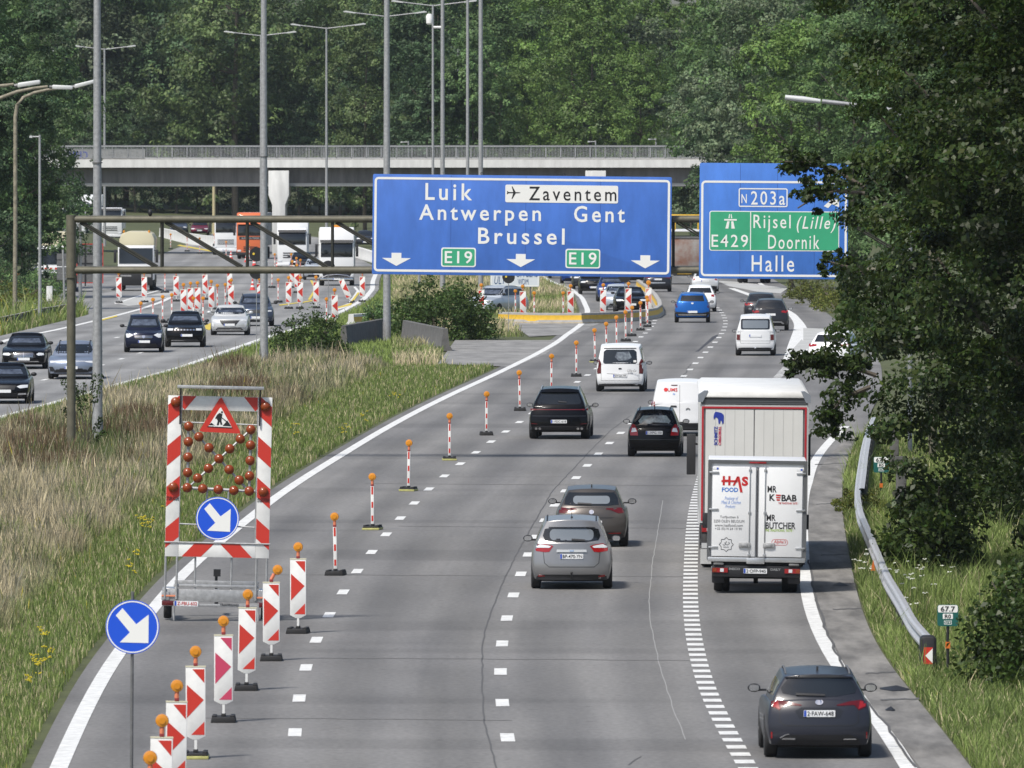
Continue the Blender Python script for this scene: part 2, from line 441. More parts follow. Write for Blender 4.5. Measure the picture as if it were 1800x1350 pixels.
def dashes(mb, f, y0, y1, period, length, width, dz, jitter=0.0):
    y = y0
    while y < y1:
        ya, yb = y, y+length
        ys_ = [ya] + [k for k in np.arange(math.ceil(ya/20)*20, yb, 20) if k > ya] + [yb]
        V = []; 
        for q in ys_: V += [(float(f(q))-width/2, q, zg(q)+dz), (float(f(q))+width/2, q, zg(q)+dz)]
        mb.add(V, [(2*i, 2*i+1, 2*i+3, 2*i+2) for i in range(len(ys_)-1)])
        y += period
mk = MB()
yd = G(518, 1295).y
dashes(mk, D1, yd, 640, 11.35, 2.5, .23, .008)
dashes(mk, D2, G(894, 1304).y, 700, 11.35, 2.5, .24, .008)
dashes(mk, D3, 176, 478, 2.15, 1.05, .33, .008)
for f, wd in ((LE, .30),):
    V = []
mk2 = mk.build("lane_marking", PAINT); tag(mk2, "white broken lane markings", kind='structure')
def line(name, f, y0, y1, wd, mat, dz=.008, kind='structure'):
    wf = wd if callable(wd) else (lambda y: wd)
    return tag(strip(name, lambda y: float(f(y))-wf(y)/2, lambda y: float(f(y))+wf(y)/2, y0, y1, mat, dz), name.replace('_', ' '), kind=kind)
line("edge_line", LE, 130, 900, .30, PAINT)
line("edge_line", RE, 130, 384, .28, PAINT)
line("exit_edge_line", D3, 480, 760, lambda y: .45 + .55*math.exp(-((y-520)/45)**2), PAINT)
line("exit_edge_line", wcurve([(100,14),(600,14.2),(640,14.5),(700,15.6),(760,17),(800,17.4)]), 640, 800, .3, PAINT)
line("far_edge_line", LR, 200, 860, .32, PAINT)
line("far_edge_line", LL, 250, 705, .32, PAINT, .010)
mk = MB()
DL1 = off(LR, -3.55); DL2 = off(LR, -7.0)
dashes(mk, DL1, G(60, 669).y, 520, 12.5, 2.5, .2, .008); dashes(mk, DL2, G(105, 613).y, 600, 12.5, 2.5, .2, .008)
tag(mk.build("far_lane_marking", PAINT), "white broken lane markings of the far carriageway", kind='structure')
# gore paint, yellow works lines, white hatching
def pxpoly(mb, pts, dz): addpoly(mb, [(G(*p).x, G(*p).y) for p in pts], dz)
mb = MB(); pxpoly(mb, [(1412,577),(1470,579),(1500,600),(1412,600)], .014)
pxpoly(mb, [(1262,494),(1300,496),(1385,507),(1372,516),(1330,513),(1280,503)], .014)
pxpoly(mb, [(1409,597),(1412,600),(1450,592),(1470,594),(1395,622),(1390,618)], .016)
tag(mb.build("gore_marking", PAINTW), "worn white paint of the exit gore", kind='structure')
mb = MB(); pxpoly(mb, [(202,533),(247,521.5),(302,512.5),(330,513),(297,523),(249,536),(225,538)], .012)
tag(mb.build("hatched_marking", PAINTW), "worn white paint beside the closed far lane", kind='structure')
mb = MB()
for pts in ([(163,567),(181,563.5),(206,557),(206,554.5),(181,561),(163,564.5)], [(354,576),(368,581),(378,570),(370,568)],
            [(490,536),(525,531.5),(527,532.8),(492,537.6)], [(528,531.5),(548,528),(550,529.5),(530,533)], [(545,493),(549,493),(557,507),(553,508)],
            [(553,508),(558,507),(545,528),(541,527)], [(590,541),(614,534),(629,514),(632,515),(617,537),(592,543)], [(286,425),(392,444),(390,446),(284,427)]):
    pxpoly(mb, pts, .016)
tag(mb.build("works_marking", PAINTY), "yellow temporary lane markings of the roadworks", kind='structure')
mb = MB()
pxpoly(mb, [(200,533),(215,529),(247,519),(280,510),(281,511.2),(249,520.6),(217,530.6),(203,535)], .018)
pxpoly(mb, [(585,543),(600,538),(612,533.5),(627,512),(621,505),(625,504),(633,513),(617,537),(604,542),(590,546)], .014)
tag(mb.build("edge_marking", PAINT), "white edge paint at the closed lane and the bend", kind='structure')
# cracks and joints
def ribbon(mb, pts, wd, dz, jit=.05):
    W = [G(*p) for p in pts]; Q = []
    for a, b in zip(W[:-1], W[1:]):
        n = max(2, int((b-a).length/1.6))
        for i in range(n):
            t = i/n; Q.append((a.x+(b.x-a.x)*t+random.uniform(-jit, jit), a.y+(b.y-a.y)*t))
    Q.append((W[-1].x, W[-1].y)); V = []
    for x, y in Q: V += [(x-wd/2, y, zg(y)+dz), (x+wd/2, y, zg(y)+dz)]
    mb.add(V, [(2*i, 2*i+1, 2*i+3, 2*i+2) for i in range(len(Q)-1)])
mb = MB()
ribbon(mb, [(873,1350),(852,1270),(847,1200),(848,1140),(853,1105),(868,1065),(883,1025),(905,980),(935,925),(970,865),(1000,832),(1040,790),(1075,755),(1110,730)], .03, .005, .015)
ribbon(mb, [(1130,1330),(1105,1345)], .03, .005)
ribbon(mb, [(1611,1350),(1560,1278),(1530,1240),(1498,1200),(1470,1148),(1450,1103),(1440,1070),(1431,1043),(1421,985)], .05, .016, .03)
ribbon(mb, [(1178,700),(1202,660),(1213,640)], .05, .005)
tag(mb.build("road_cracks", CRACK), "dark tar-filled cracks along the carriageway", kind='structure')
mb = MB()
ribbon(mb, [(1205,1300),(1185,1250),(1165,1190),(1150,1130),(1143,1090),(1141,1050),(1147,990),(1157,930),(1165,880)], .022, .005, .012)
tag(mb.build("road_joint", M("joint", (.27,.268,.26), .8)), "pale seam between two asphalt strips", kind='structure')
mb = MB()
pxpoly(mb, [(1222,618),(1227,615),(1252,592),(1262,588),(1262,591),(1240,608),(1228,618)], .005)
tag(mb.build("asphalt_patch", M("patch", (.045,.045,.05), .8)), "dark asphalt repair strip beside the dashes", kind='structure')
mb = MB()
for (x0, x1, y) in ((560,1215,1157),(430,1210,1010),(640,1240,850),(930,1290,668),(880,1300,715),(1000,1330,612),(700,1250,925),(330,900,1262)):
    a = G(x0, y); b = G(x1, y+4); n = 14; V = []
    for i in range(n+1):
        t = i/n; x = a.x+(b.x-a.x)*t; yy = a.y+(b.y-a.y)*t+random.uniform(-.12, .12); V += [(x, yy-.09, zg(yy)+.005), (x, yy+.09, zg(yy)+.005)]
    mb.add(V, [(2*i, 2*i+2, 2*i+3, 2*i+1) for i in range(n)])
tag(mb.build("paving_seam", M("paving_seam", (.145, .142, .138), .85)), "faint cross seams between asphalt sections", kind='structure')
# gutter cross joints
mb = MB()
for (x0, x1, y) in ((1432,1486,817),(1434,1478,887),(1443,1490,977),(1464,1514,1072),(1548,1617,1232),(1521,1575,1185)):
    a = G(x0, y); b = G(x1, y-2)
    n = 8; V = []
    for i in range(n+1):
        t = i/n; x = a.x+(b.x-a.x)*t; yy = a.y+(b.y-a.y)*t+random.uniform(-.25, .25); V += [(x, yy-.22, zg(yy)+.018), (x, yy+.22, zg(yy)+.018)]
    mb.add(V, [(2*i, 2*i+2, 2*i+3, 2*i+1) for i in range(n)])
tag(mb.build("gutter_joint", CRACK), "dark open joints across the gutter slabs", kind='structure')
# ================================================================== vehicles
def paint(name, col, rough=.32, metal=.35):
    return M("paint_" + name, col, rough, metal, spec=.15, coat=.22)
P_GREY = M("paint_grey", (.020, .022, .032), .35, .0, spec=.35, coat=.15); P_SILVER = paint("silver", (.27, .27, .275), .3, .6); P_TAUPE = paint("taupe", (.085, .078, .074), .3, .5)
P_BLACK = paint("black", (.003, .003, .004), .25, .1); P_WHITE = paint("white", (.72, .73, .74), .35, 0); P_BLUE = paint("blue", (.012, .10, .36), .3, .3)
P_NAVY = paint("navy", (.010, .013, .032), .25, .2); P_LSILV = paint("light_silver", (.55, .56, .56), .3, .3); P_BSILV = paint("blue_silver", (.24, .28, .36), .3, .5)
P_ICE = paint("pale_grey", (.46, .50, .55), .3, .4); P_DGREY = paint("dark_grey", (.03, .032, .038), .3, .3); P_MAROON = paint("maroon", (.13, .012, .03), .3, .2)
P_DBLUE = paint("deep_blue", (.015, .045, .20), .3, .3); P_ORANGE = paint("orange", (.60, .15, .06), .4, 0); P_CREAM = paint("cream", (.52, .48, .34), .5, 0)
P_DSUV = paint("steel_blue", (.06, .075, .11), .3, .4)
INTER = M("interior_dark", (.02, .02, .022), .8)

def lerp(a, b, t): return a + (b-a)*t
def plc(pts, t):            # polyline by parameter 0..1 over normalised arc length
    P = [Vector((p[0], p[1])) for p in pts]; L = [0]
    for a, b in zip(P[:-1], P[1:]): L.append(L[-1]+(b-a).length)
    s = t*L[-1]
    for i in range(len(P)-1):
        if s <= L[i+1]+1e-9: return P[i].lerp(P[i+1], (s-L[i])/max(L[i+1]-L[i], 1e-9))
    return P[-1]
UU = [-1, -.95, -.82, -.6, -.3, 0, .3, .6, .82, .95, 1]
VV = [0, .015, .06, .16, .3, .45, .6, .75, .88, .96, .985, 1]
WW = [0, .05, .18, .36, .55, .74, .9, .97, 1]
def boxsurf(mb, fn):
    idx = {}
    def vid(i, j, k):
        key = (i, j, k)
        if key not in idx: idx[key] = len(vs); vs.append(fn(UU[i], VV[j], WW[k]))
        return idx[key]
    vs = []; fs = []; A, B, C_ = len(UU)-1, len(VV)-1, len(WW)-1
    for i in range(A):
        for j in range(B):
            for k in (0, C_): 
                q = [vid(i, j, k), vid(i+1, j, k), vid(i+1, j+1, k), vid(i, j+1, k)]; fs.append(tuple(q))
        for k in range(C_):
            for j in (0, B): fs.append((vid(i, j, k), vid(i+1, j, k), vid(i+1, j, k+1), vid(i, j, k+1)))
    for j in range(B):
        for k in range(C_):
            for i in (0, A): fs.append((vid(i, j, k), vid(i, j+1, k), vid(i, j+1, k+1), vid(i, j, k+1)))
    mb.add(vs, fs)

def shell(s):
    """s: L,W,H, zb, belt profile top=[(y,z)..], rear=[(y,z)..], front=[(y,z)..], gh rear/front, roof"""
    W2 = s['W']/2; zb = s['zb']; rear, front, top = s['rear'], s['front'], s['top']
    wl = s.get('wl') or [(zb, .93), (zb+.12, .965), (.5, .99), (.68, 1.0), (.85, .975), (.97, .915), (1.1, .88), (1.2, .87)]
    ty = [p[0] for p in top]; tz = [p[1] for p in top]
    c = s.get('round', .16)
    def low(u, v, w):
        r = plc(rear, w); f = plc(front, w); y = lerp(r.x, f.x, v)
        Rt, Ft = rear[-1][1], front[-1][1]
        fr = lerp((r.y-zb)/(Rt-zb), (f.y-zb)/(Ft-zb), v)
        yt = lerp(rear[-1][0], front[-1][0], v); z = zb + (np.interp(yt, ty, tz)-zb)*fr
        hw = W2*np.interp(z, [a for a, _ in wl], [b for _, b in wl])
        pl = 1 - .05*max(0, 1-v/.16)**2 - .07*max(0, (v-.8)/.2)**2
        y += c*abs(u)**3*max(0, 1-v/.3)**2 - c*1.5*abs(u)**2.6*max(0, (v-.7)/.3)**2
        if w > .9: z -= (w-.9)*10*.035*abs(u)**3
        return (u*hw*pl, y, z)
    mb = MB(); boxsurf(mb, low)
    gr, gf = s['grear'], s['gfront']; roof = s['roof']; ry = [p[0] for p in roof]; rz = [p[1] for p in roof]
    bz = gr[0][1]; wg = s.get('wg', (.90, .655))
    def up(u, v, w):
        r = plc(gr, w); f = plc(gf, w); y = lerp(r.x, f.x, v)
        fr = lerp((r.y-gr[0][1])/(gr[-1][1]-gr[0][1]), (f.y-gf[0][1])/(gf[-1][1]-gf[0][1]), v)
        b = lerp(gr[0][1], gf[0][1], v)
        yt = lerp(gr[-1][0], gf[-1][0], v); z = b + (np.interp(yt, ry, rz)-b)*fr
        fr = max(fr, 0.0); hw = W2*lerp(wg[0], wg[1], fr**1.25)
        pl = 1 - .05*max(0, 1-v/.2)**2 - .05*max(0, (v-.8)/.2)**2
        y += .10*abs(u)**2.6*max(0, 1-v/.25)**2 - .20*abs(u)**2.4*max(0, (v-.75)/.25)**2
        z -= .045*abs(u)**2.2*fr
        return (u*hw*pl, y, z)
    boxsurf(mb, up)
    me = mb.mesh("body", s['paint'])
    o = bpy.data.objects.new("body", me); COL.objects.link(o)
    md = o.modifiers.new("s", 'SUBSURF'); md.levels = s.get('sub', 1)
    dg = bpy.context.evaluated_depsgraph_get(); dg.update()
    m2 = bpy.data.meshes.new_from_object(o.evaluated_get(dg))
    bpy.data.objects.remove(o); m2.name = "body"
    for p in m2.polygons: p.use_smooth = True
    bm = bmesh.new(); bm.from_mesh(m2); bvh = BVHTree.FromBMesh(bm); bm.free()
    return m2, bvh

def decal(mb, bvh, polys, face, L=4.5, off=.006, step=.09, mat=0, thick=.02):
    """project polygons given in the view plane onto the shell; face: rear, front, left, right"""
    if not isinstance(polys[0][0], (tuple, list)): polys = [polys]
    mb.cur = mat
    for poly in polys:
        bm = bmesh.new(); vs = [bm.verts.new((p[0], 0, p[1])) for p in poly]
        try: f = bm.faces.new(vs)
        except Exception: bm.free(); continue
        bmesh.ops.triangulate(bm, faces=[f])
        for ax, no in ((0, (1, 0, 0)), (2, (0, 0, 1))):
            a = min(v.co[ax] for v in bm.verts); b = max(v.co[ax] for v in bm.verts)
            k = a + step
            while k < b-1e-3:
                co = [0, 0, 0]; co[ax] = k
                bmesh.ops.bisect_plane(bm, geom=bm.verts[:]+bm.edges[:]+bm.faces[:], plane_co=co, plane_no=no); k += step
        bmesh.ops.remove_doubles(bm, verts=bm.verts, dist=1e-4)
        hits = {}; bm.verts.ensure_lookup_table()
        if face == 'rear': o0, d0 = (lambda a, b: (a, -3, b)), Vector((0, 1, 0))
        elif face == 'front': o0, d0 = (lambda a, b: (a, L+3, b)), Vector((0, -1, 0))
        elif face == 'left': o0, d0 = (lambda a, b: (-4, a, b)), Vector((1, 0, 0))
        else: o0, d0 = (lambda a, b: (4, a, b)), Vector((-1, 0, 0))
        good = []
        for v in bm.verts:
            h = bvh.ray_cast(Vector(o0(v.co.x, v.co.z)), d0)
            if h[0] is not None: hits[v.index] = h[0]; good.append((v.co.x, v.co.z, h[0]))
        if not good: bm.free(); continue
        for v in bm.verts:
            if v.index not in hits:
                g = min(good, key=lambda q: (q[0]-v.co.x)**2+(q[1]-v.co.z)**2)[2]
                p = Vector(o0(v.co.x, v.co.z)); ax = 1 if face in ('rear', 'front') else 0
                p[ax] = g[ax]; hits[v.index] = p
        for v in bm.verts: v.co = hits[v.index] - d0*off
        be = [e for e in bm.edges if len(e.link_faces) == 1]
        r = bmesh.ops.extrude_edge_only(bm, edges=be)
        for v in [g for g in r['geom'] if isinstance(g, bmesh.types.BMVert)]: v.co += d0*thick
        bm.verts.index_update()
        mb.add([v.co[:] for v in bm.verts], [tuple(v.index for v in f.verts) for f in bm.faces]); bm.free()
    mb.cur = 0

def seam(pts, w=.014):
    out = []
    for a, b in zip(pts[:-1], pts[1:]):
        d = Vector((b[0]-a[0], b[1]-a[1])).normalized(); n = Vector((-d.y, d.x))*w/2; e = d*w*.4
        out.append([(a[0]-e.x+n.x, a[1]-e.y+n.y), (b[0]+e.x+n.x, b[1]+e.y+n.y), (b[0]+e.x-n.x, b[1]+e.y-n.y), (a[0]-e.x-n.x, a[1]-e.y-n.y)])
    return out
def mir(p): return [(-x, z) for x, z in p]
def both(p): return [p, mir(p)]

def wheel_mb(r, wd):
    mb = MB(); h = wd/2
    mb.lathe([(r*.62, -h), (r*.9, -h), (r*.985, -h*.75), (r, -h*.4), (r, h*.4), (r*.985, h*.75), (r*.9, h), (r*.62, h)], axis='x', n=26)
    return mb
def rim_mb(r, wd, side):
    mb = MB(); x = side*(wd/2-.012); a = side*(wd/2-.05)
    mb.lathe([(r*.66, min(a, x)), (r*.66, max(a, x))], axis='x', n=26)
    mb.lathe([(r*.12, x), (r*.12, x+side*.015)], axis='x', n=12)
    for k in range(5):
        t = 2*math.pi*k/5; c, s_ = math.cos(t), math.sin(t); q = r*.07
        mb.add([(x+side*.002, -q*s_, q*c), (x+side*.002, q*s_, -q*c), (x+side*.002, r*.62*c+q*s_*.8, r*.62*s_-q*c*.8), (x+side*.002, r*.62*c-q*s_*.8, r*.62*s_+q*c*.8),
                (x+side*.012, -q*s_, q*c), (x+side*.012, q*s_, -q*c), (x+side*.012, r*.62*c+q*s_*.8, r*.62*s_-q*c*.8), (x+side*.012, r*.62*c-q*s_*.8, r*.62*s_+q*c*.8)],
               [(0,1,2,3), (7,6,5,4), (0,4,5,1), (1,5,6,2), (2,6,7,3), (3,7,4,0)])
    return mb
RIMD = M("rim_gap", (.03, .03, .03), .5)
def wheels(root, r, wd, track, ys, rimm=None):
    for y in ys:
        for sd_ in (-1, 1):
            o = wheel_mb(r, wd).build("wheel", RUBBER, root); o.location = (sd_*(track/2), y, r)
            m = rim_mb(r, wd, sd_).build("rim", rimm or RIM, o)
def plate(root, x, y, z, txt=None, face='rear', w=.52, h=.11, euro=True, red=False, tilt=0):
    mb = MB(); sg = 1 if face == 'rear' else -1
    mb.prism(rrect(0, 0, w, h, .012), -.008, .006)
    mb.cur = 1; mb.prism([(-w/2+.004, -h/2+.006), (-w/2+.045, -h/2+.006), (-w/2+.045, h/2-.006), (-w/2+.004, h/2-.006)], -.012, -.007); mb.cur = 0
    o = mb.build("licence_plate", [PLATE, PLATEB], root)
    o.location = (x, y, z); o.rotation_euler = (tilt, 0, 0 if face == 'rear' else math.pi)
    if txt:
        t = MB(); text_mb(t, txt, -w/2+.06, w/2-.025, -h/2+.020, h/2-.018, -.012, .004, depth=.002)
        t.build("lettering", BLACK if not red else RED, o)
    return o
def mirrors(root, s, y, z, out=.13, mat=DARK, sz=(.11, .06, .075)):
    for sd_ in (-1, 1):
        mb = MB(); xc = sd_*(s['W']/2*.95+out)
        mb.ball((xc, y, z), *sz, n=14)
        mb.box(*sorted((sd_*s['W']/2*.86, xc)), y-.015, y+.03, z-.055, z-.02)
        m = mb.build("mirror", mat, root)
        g = MB(); g.prism(rrect(xc, z, sz[0]*1.5, sz[2]*1.35, .04), y-sz[1]-.004, y-sz[1]*.55); g.build("mirror_glass", CHROME, m)

SED = dict()
def arch(s, sb, root, r, ys, L):
    mb = MB()
    for y in ys:
        P = [(y+(r+.045)*math.cos(a), r+(r+.045)*math.sin(a)) for a in [math.pi*k/14 for k in range(15)]]
        P = [p for p in P if p[1] > s['zb']+.005] 
        P = [(P[0][0], s['zb']+.01)] + P + [(P[-1][0], s['zb']+.01)]
        for fc in ('left', 'right'): decal(mb, sb, P, fc, L, off=.003, step=.12, thick=.03)
    mb.build("wheel_arch", DARK, root)

def make_car(name, label, cat, s, loc, rz, group=None, plate_txt=None):
    root = thing(name, label, cat, loc, rz, group)
    me, bvh = shell(s); mobj("body", me, root)
    L, W, W2 = s['L'], s['W'], s['W']/2
    r = s.get('r', .33); ys = s.get('axles', (.80, .80+s.get('wb', 2.65)))
    wheels(root, r, s.get('tw', .215), W-s.get('tw', .215)-.012, ys, s.get('rimm'))
    arch(s, bvh, root, r, ys, L)
    mb = MB(); mb.box(-W2*.80, W2*.80, ys[0]-.25, ys[1]+.25, s['zb']-.06, s['zb']+.1); mb.build("underbody", DARK, root)
    g = s.get('glass', {})
    for fc, key in (('rear', 'rear_window'), ('front', 'windscreen')):
        if g.get(fc):
            mb = MB(); decal(mb, bvh, g[fc], fc, L, off=.005, step=.10); wdw = mb.build(key, s.get('gmat_'+fc, GLASS), root)
            if s.get('inset_'+fc):
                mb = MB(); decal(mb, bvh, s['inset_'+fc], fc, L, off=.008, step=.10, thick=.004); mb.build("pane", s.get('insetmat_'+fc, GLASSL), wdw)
    if g.get('side'):
        for fc in ('left', 'right'):
            for k, P in enumerate(g['side']):
                mb = MB(); decal(mb, bvh, P, fc, L, off=.004, step=.12); mb.build("side_window", GLASS, root)
    for d in s.get('parts', []):
        nm, fc, polys, mt = d[:4]; kw = d[4] if len(d) > 4 else {}
        if not isinstance(polys[0][0], (tuple, list)): polys = [polys]
        groups = [polys] if nm == 'boot_seam' else [[q] for q in polys]
        for g_ in groups:
            mb = MB(); decal(mb, bvh, g_, fc, L, off=kw.get('off', .008), step=kw.get('step', .08), thick=kw.get('thick', .02))
            if mb.v: mb.build(nm, mt, root)
    mirrors(root, s, s.get('my', gfront_y(s)-.12), s.get('mz', 1.03), mat=s.get('mmat', s['paint'] if s.get('mpaint') else DARK), sz=s.get('msz', (.11, .06, .075)))
    p = s.get('plate')
    if p:
        fc = p[2]; h = bvh.ray_cast(Vector((p[0], -3 if fc == 'rear' else L+3, p[1])), Vector((0, 1 if fc == 'rear' else -1, 0)))
        y = h[0].y + (-.012 if fc == 'rear' else .012) if h[0] is not None else 0
        plate(root, p[0], y, p[1], plate_txt, fc)
    if s.get('antenna'):
        h = bvh.ray_cast(Vector((0, s['antenna'], 3)), Vector((0, 0, -1)))
        mb = MB(); z = h[0].z
        if s.get('ant', 'fin') == 'fin': mb.prismx([(s['antenna']-.07, z-.01), (s['antenna']+.10, z-.01), (s['antenna']-.03, z+.07), (s['antenna']-.06, z+.07)], -.016, .016)
        else: mb.tube([(0, s['antenna'], z-.01), (0, s['antenna']-.12, z+.22)], .006, 6); mb.ball((0, s['antenna'], z+.01), .025)
        mb.build("antenna", DARK, root)
    if s.get('rails'):
        a, b, xr = s['rails']
        for sd_ in (-1, 1):
            P = []
            for k in range(7):
                y = lerp(a, b, k/6); h = bvh.ray_cast(Vector((sd_*xr, y, 3)), Vector((0, 0, -1)))
                P.append((sd_*xr, y, h[0].z + (.0 if k in (0, 6) else s.get('railh', .035))))
            mb = MB(); mb.tube(P, .017, 8); mb.build("roof_rail", s.get('railm', DARK), root)
    if s.get('wiper'):
        x0, x1, z = s['wiper']; mb = MB(); decal(mb, bvh, [(x0, z+.012), (x1, z), (x1, z+.03), (x0, z+.05)], 'rear', L, off=.03, thick=.02); mb.build("wiper", DARK, root)
    return root, bvh
def gfront_y(s): return s['gfront'][0][0]

def mk(L, W, H, kind='hatch', **k):
    """generic side profiles"""
    s = dict(L=L, W=W, H=H, zb=.23)
    if kind in ('hatch', 'estate', 'suv', 'mpv'):
        hb = {'hatch': .98, 'estate': .99, 'suv': 1.08, 'mpv': 1.06}[kind]; zb = {'suv': .28}.get(kind, .23)
        s['zb'] = zb; hood = hb-.06; ws = {'hatch': .30, 'estate': .30, 'suv': .28, 'mpv': .24}[kind]*L
        yb = {'hatch': .16, 'estate': .16, 'suv': .14, 'mpv': .10}[kind]; yr = {'hatch': .60, 'estate': .31, 'suv': .50, 'mpv': .26}[kind]
        s['rear'] = [(.10, zb), (.015, zb+.14), (0, .48), (.03, .62), (.055, .80), (yb, hb)]
        s['top'] = [(yb, hb), (L*.5, hb-.02), (L-ws, hb-.03), (L-.5, hood-.05), (L-.15, hood-.12)]
        s['front'] = [(L-.10, zb), (L-.02, zb+.12), (L, .48), (L-.03, .66), (L-.14, hood-.12)]
        s['grear'] = [(yb+.02, hb-.05), (yb+.08, hb+.05), (yr, H-.09)]; s['gfront'] = [(L-ws+.03, hb-.08), (L-ws-.08, hb+.03), (L-ws-.72, H-.10)]
        s['roof'] = [(yr, H-.06), (L*.38, H), (L*.5, H), (L-ws-.72, H-.07)]
    elif kind == 'sedan':
        hb = .97; ws = .33*L; ty = .62
        s['rear'] = [(.10, .23), (.015, .36), (0, .5), (.03, .66), (.07, .88), (.12, hb)]
        s['top'] = [(.12, hb), (ty, hb+.02), (L*.5, hb-.03), (L-ws, hb-.04), (L-.5, .84), (L-.15, .74)]
        s['front'] = [(L-.10, .23), (L-.02, .34), (L, .46), (L-.03, .6), (L-.14, .74)]
        s['grear'] = [(ty-.02, hb-.05), (ty+.10, hb+.05), (ty+.75, H-.09)]; s['gfront'] = [(L-ws+.03, hb-.09), (L-ws-.08, hb), (L-ws-.72, H-.10)]
        s['roof'] = [(ty+.75, H-.06), (L*.42, H), (L*.5, H), (L-ws-.72, H-.07)]
    elif kind == 'van':
        hb = 1.12; ws = .22*L
        s['zb'] = .25
        s['rear'] = [(.08, .25), (.01, .36), (0, .52), (.03, .62), (.035, .9), (.05, hb)]
        s['top'] = [(.05, hb), (L*.5, hb), (L-ws, hb-.05), (L-.45, .92), (L-.12, .82)]
        s['front'] = [(L-.10, .25), (L-.02, .36), (L, .5), (L-.02, .65), (L-.12, .82)]
        s['grear'] = [(.055, hb-.08), (.07, hb+.05), (.17, H-.10)]; s['gfront'] = [(L-ws+.05, hb-.10), (L-ws-.05, hb+.02), (L-ws-.60, H-.12)]
        s['roof'] = [(.17, H-.08), (L*.3, H), (L*.55, H), (L-ws-.6, H-.08)]; s['wg'] = (.955, .80)
        s['wl'] = [(.25, .93), (.37, .965), (.5, .99), (.68, 1.0), (.85, .99), (1.0, .975), (1.2, .96)]
    gb = s['grear'][0][1]+.06
    y0, y1 = s['grear'][1][0], s['gfront'][1][0]; ya, yb_ = s['grear'][2][0], s['gfront'][2][0]; zt = H-.17
    m = lerp(y0, y1, .42); m2 = lerp(ya, yb_, .42)
    s['glass'] = {'side': [[(y0+.28, gb+.04), (m-.04, gb+.02), (m-.04, zt), (ya+.20, zt-.03)], [(m+.04, gb+.02), (y1-.30, gb), (yb_+.02, zt), (m+.04, zt)]]}
    s['wb'] = L*.59; s['axles'] = (L*.185, L*.185+L*.585)
    s.update(k); return s

# -------- rear-view cars
def heading(f, y): return -math.atan2(float(f(y+12))-float(f(y-12)), 24)
def place(px, py, s, f=None, rev=False, rz=0.0):
    P = G(px, py); h = (heading(f, P.y) if f else 0) + rz
    ax = s['axles'][0] if not rev else s['axles'][1]-s['L']
    if rev:   # the front wheels touch the ground at the given pixel and the car faces the camera
        q = s['L']-s['axles'][1]; h += math.pi
        # local front axle point (0, axles[1])
        v = Vector((-math.sin(h)*s['axles'][1], math.cos(h)*s['axles'][1], 0))
    else: v = Vector((-math.sin(h)*s['axles'][0], math.cos(h)*s['axles'][0], 0))
    L0 = P - v; sl_ = (zg(P.y+3)-zg(P.y-3))/6
    return (L0.x, L0.y, zg(L0.y)), h

def bump(z0, z1, W2, t=.80):   # lower bumper insert polygon, full width
    return [(-W2*.95, z0), (W2*.95, z0), (W2*.93, z1-.03), (W2*t*.8, z1), (-W2*t*.8, z1), (-W2*.93, z1-.03)]

# 1 grey estate at the bottom right
s = mk(4.65, 1.79, 1.46, 'estate', paint=P_GREY, antenna=1.0, rails=(.75, 2.9, .53), railm=GALVD, wiper=(-.38, .10, 1.045))
s['glass']['rear'] = [(-.50, 1.335), (.50, 1.335), (.63, 1.17), (.60, 1.085), (.30, 1.035), (0, 1.02), (-.30, 1.035), (-.60, 1.085), (-.63, 1.17)]
s['parts'] = [("tail_light", 'rear', [(-.80, .95), (-.70, .975), (-.50, .955), (-.30, .905), (-.29, .885), (-.58, .895), (-.66, .81), (-.78, .86)], TAILD), ("tail_light", 'rear', [(.80, .95), (.70, .975), (.50, .955), (.30, .905), (.29, .885), (.58, .895), (.66, .81), (.78, .86)], TAILD), ("tail_light_outer", 'rear', both([(-.79, .94), (-.68, .955), (-.65, .83), (-.76, .87)]), TAIL, dict(off=.014)),
 ("bumper_insert", 'rear', [(-.70, .24), (.70, .24), (.66, .33), (.52, .41), (-.52, .41), (-.66, .33)], DARK),
 ("chrome_trim", 'rear', [(-.62, .325), (-.40, .325), (-.40, .35), (-.60, .35)], CHROME, dict(off=.014)), ("chrome_trim", 'rear', [(.62, .325), (.40, .325), (.40, .34), (.60, .34)], CHROME, dict(off=.014)),
 ("chrome_trim", 'rear', [(-.66, .36), (-.56, .415), (-.5, .425), (-.5, .412), (-.55, .402), (-.64, .345)], CHROME, dict(off=.014)),
 ("reflector", 'rear', both([(-.80, .34), (-.775, .34), (-.775, .45), (-.80, .45)]), TAIL),
 ("spoiler", 'rear', [(-.56, 1.385), (.56, 1.385), (.56, 1.345), (-.56, 1.345)], DARK, dict(off=.05, thick=.06)),
 ("emblem", 'rear', [(.055*math.cos(t)*1.2, .945+.045*math.sin(t)) for t in [k*math.pi/8 for k in range(16)]], CHROME, dict(off=.02)),
 ("plate_recess", 'rear', [(-.34, .68), (.34, .68), (.40, .80), (.30, .86), (-.30, .86), (-.40, .80)], P_DGREY, dict(off=.003)),
 ("boot_seam", 'rear', seam([(-.655, .88), (-.65, .62), (-.565, .56), (.565, .56), (.65, .62), (.655, .88)]), DARK, dict(off=.004)),
]
s['plate'] = (0, .76, 'rear')
loc, rz = place(1437, 1330, s, D3)
make_car("estate_car", "dark grey estate car with roof rails, nearest at the bottom right of the road", "car", s, loc, rz, plate_txt="2·FAW-648")

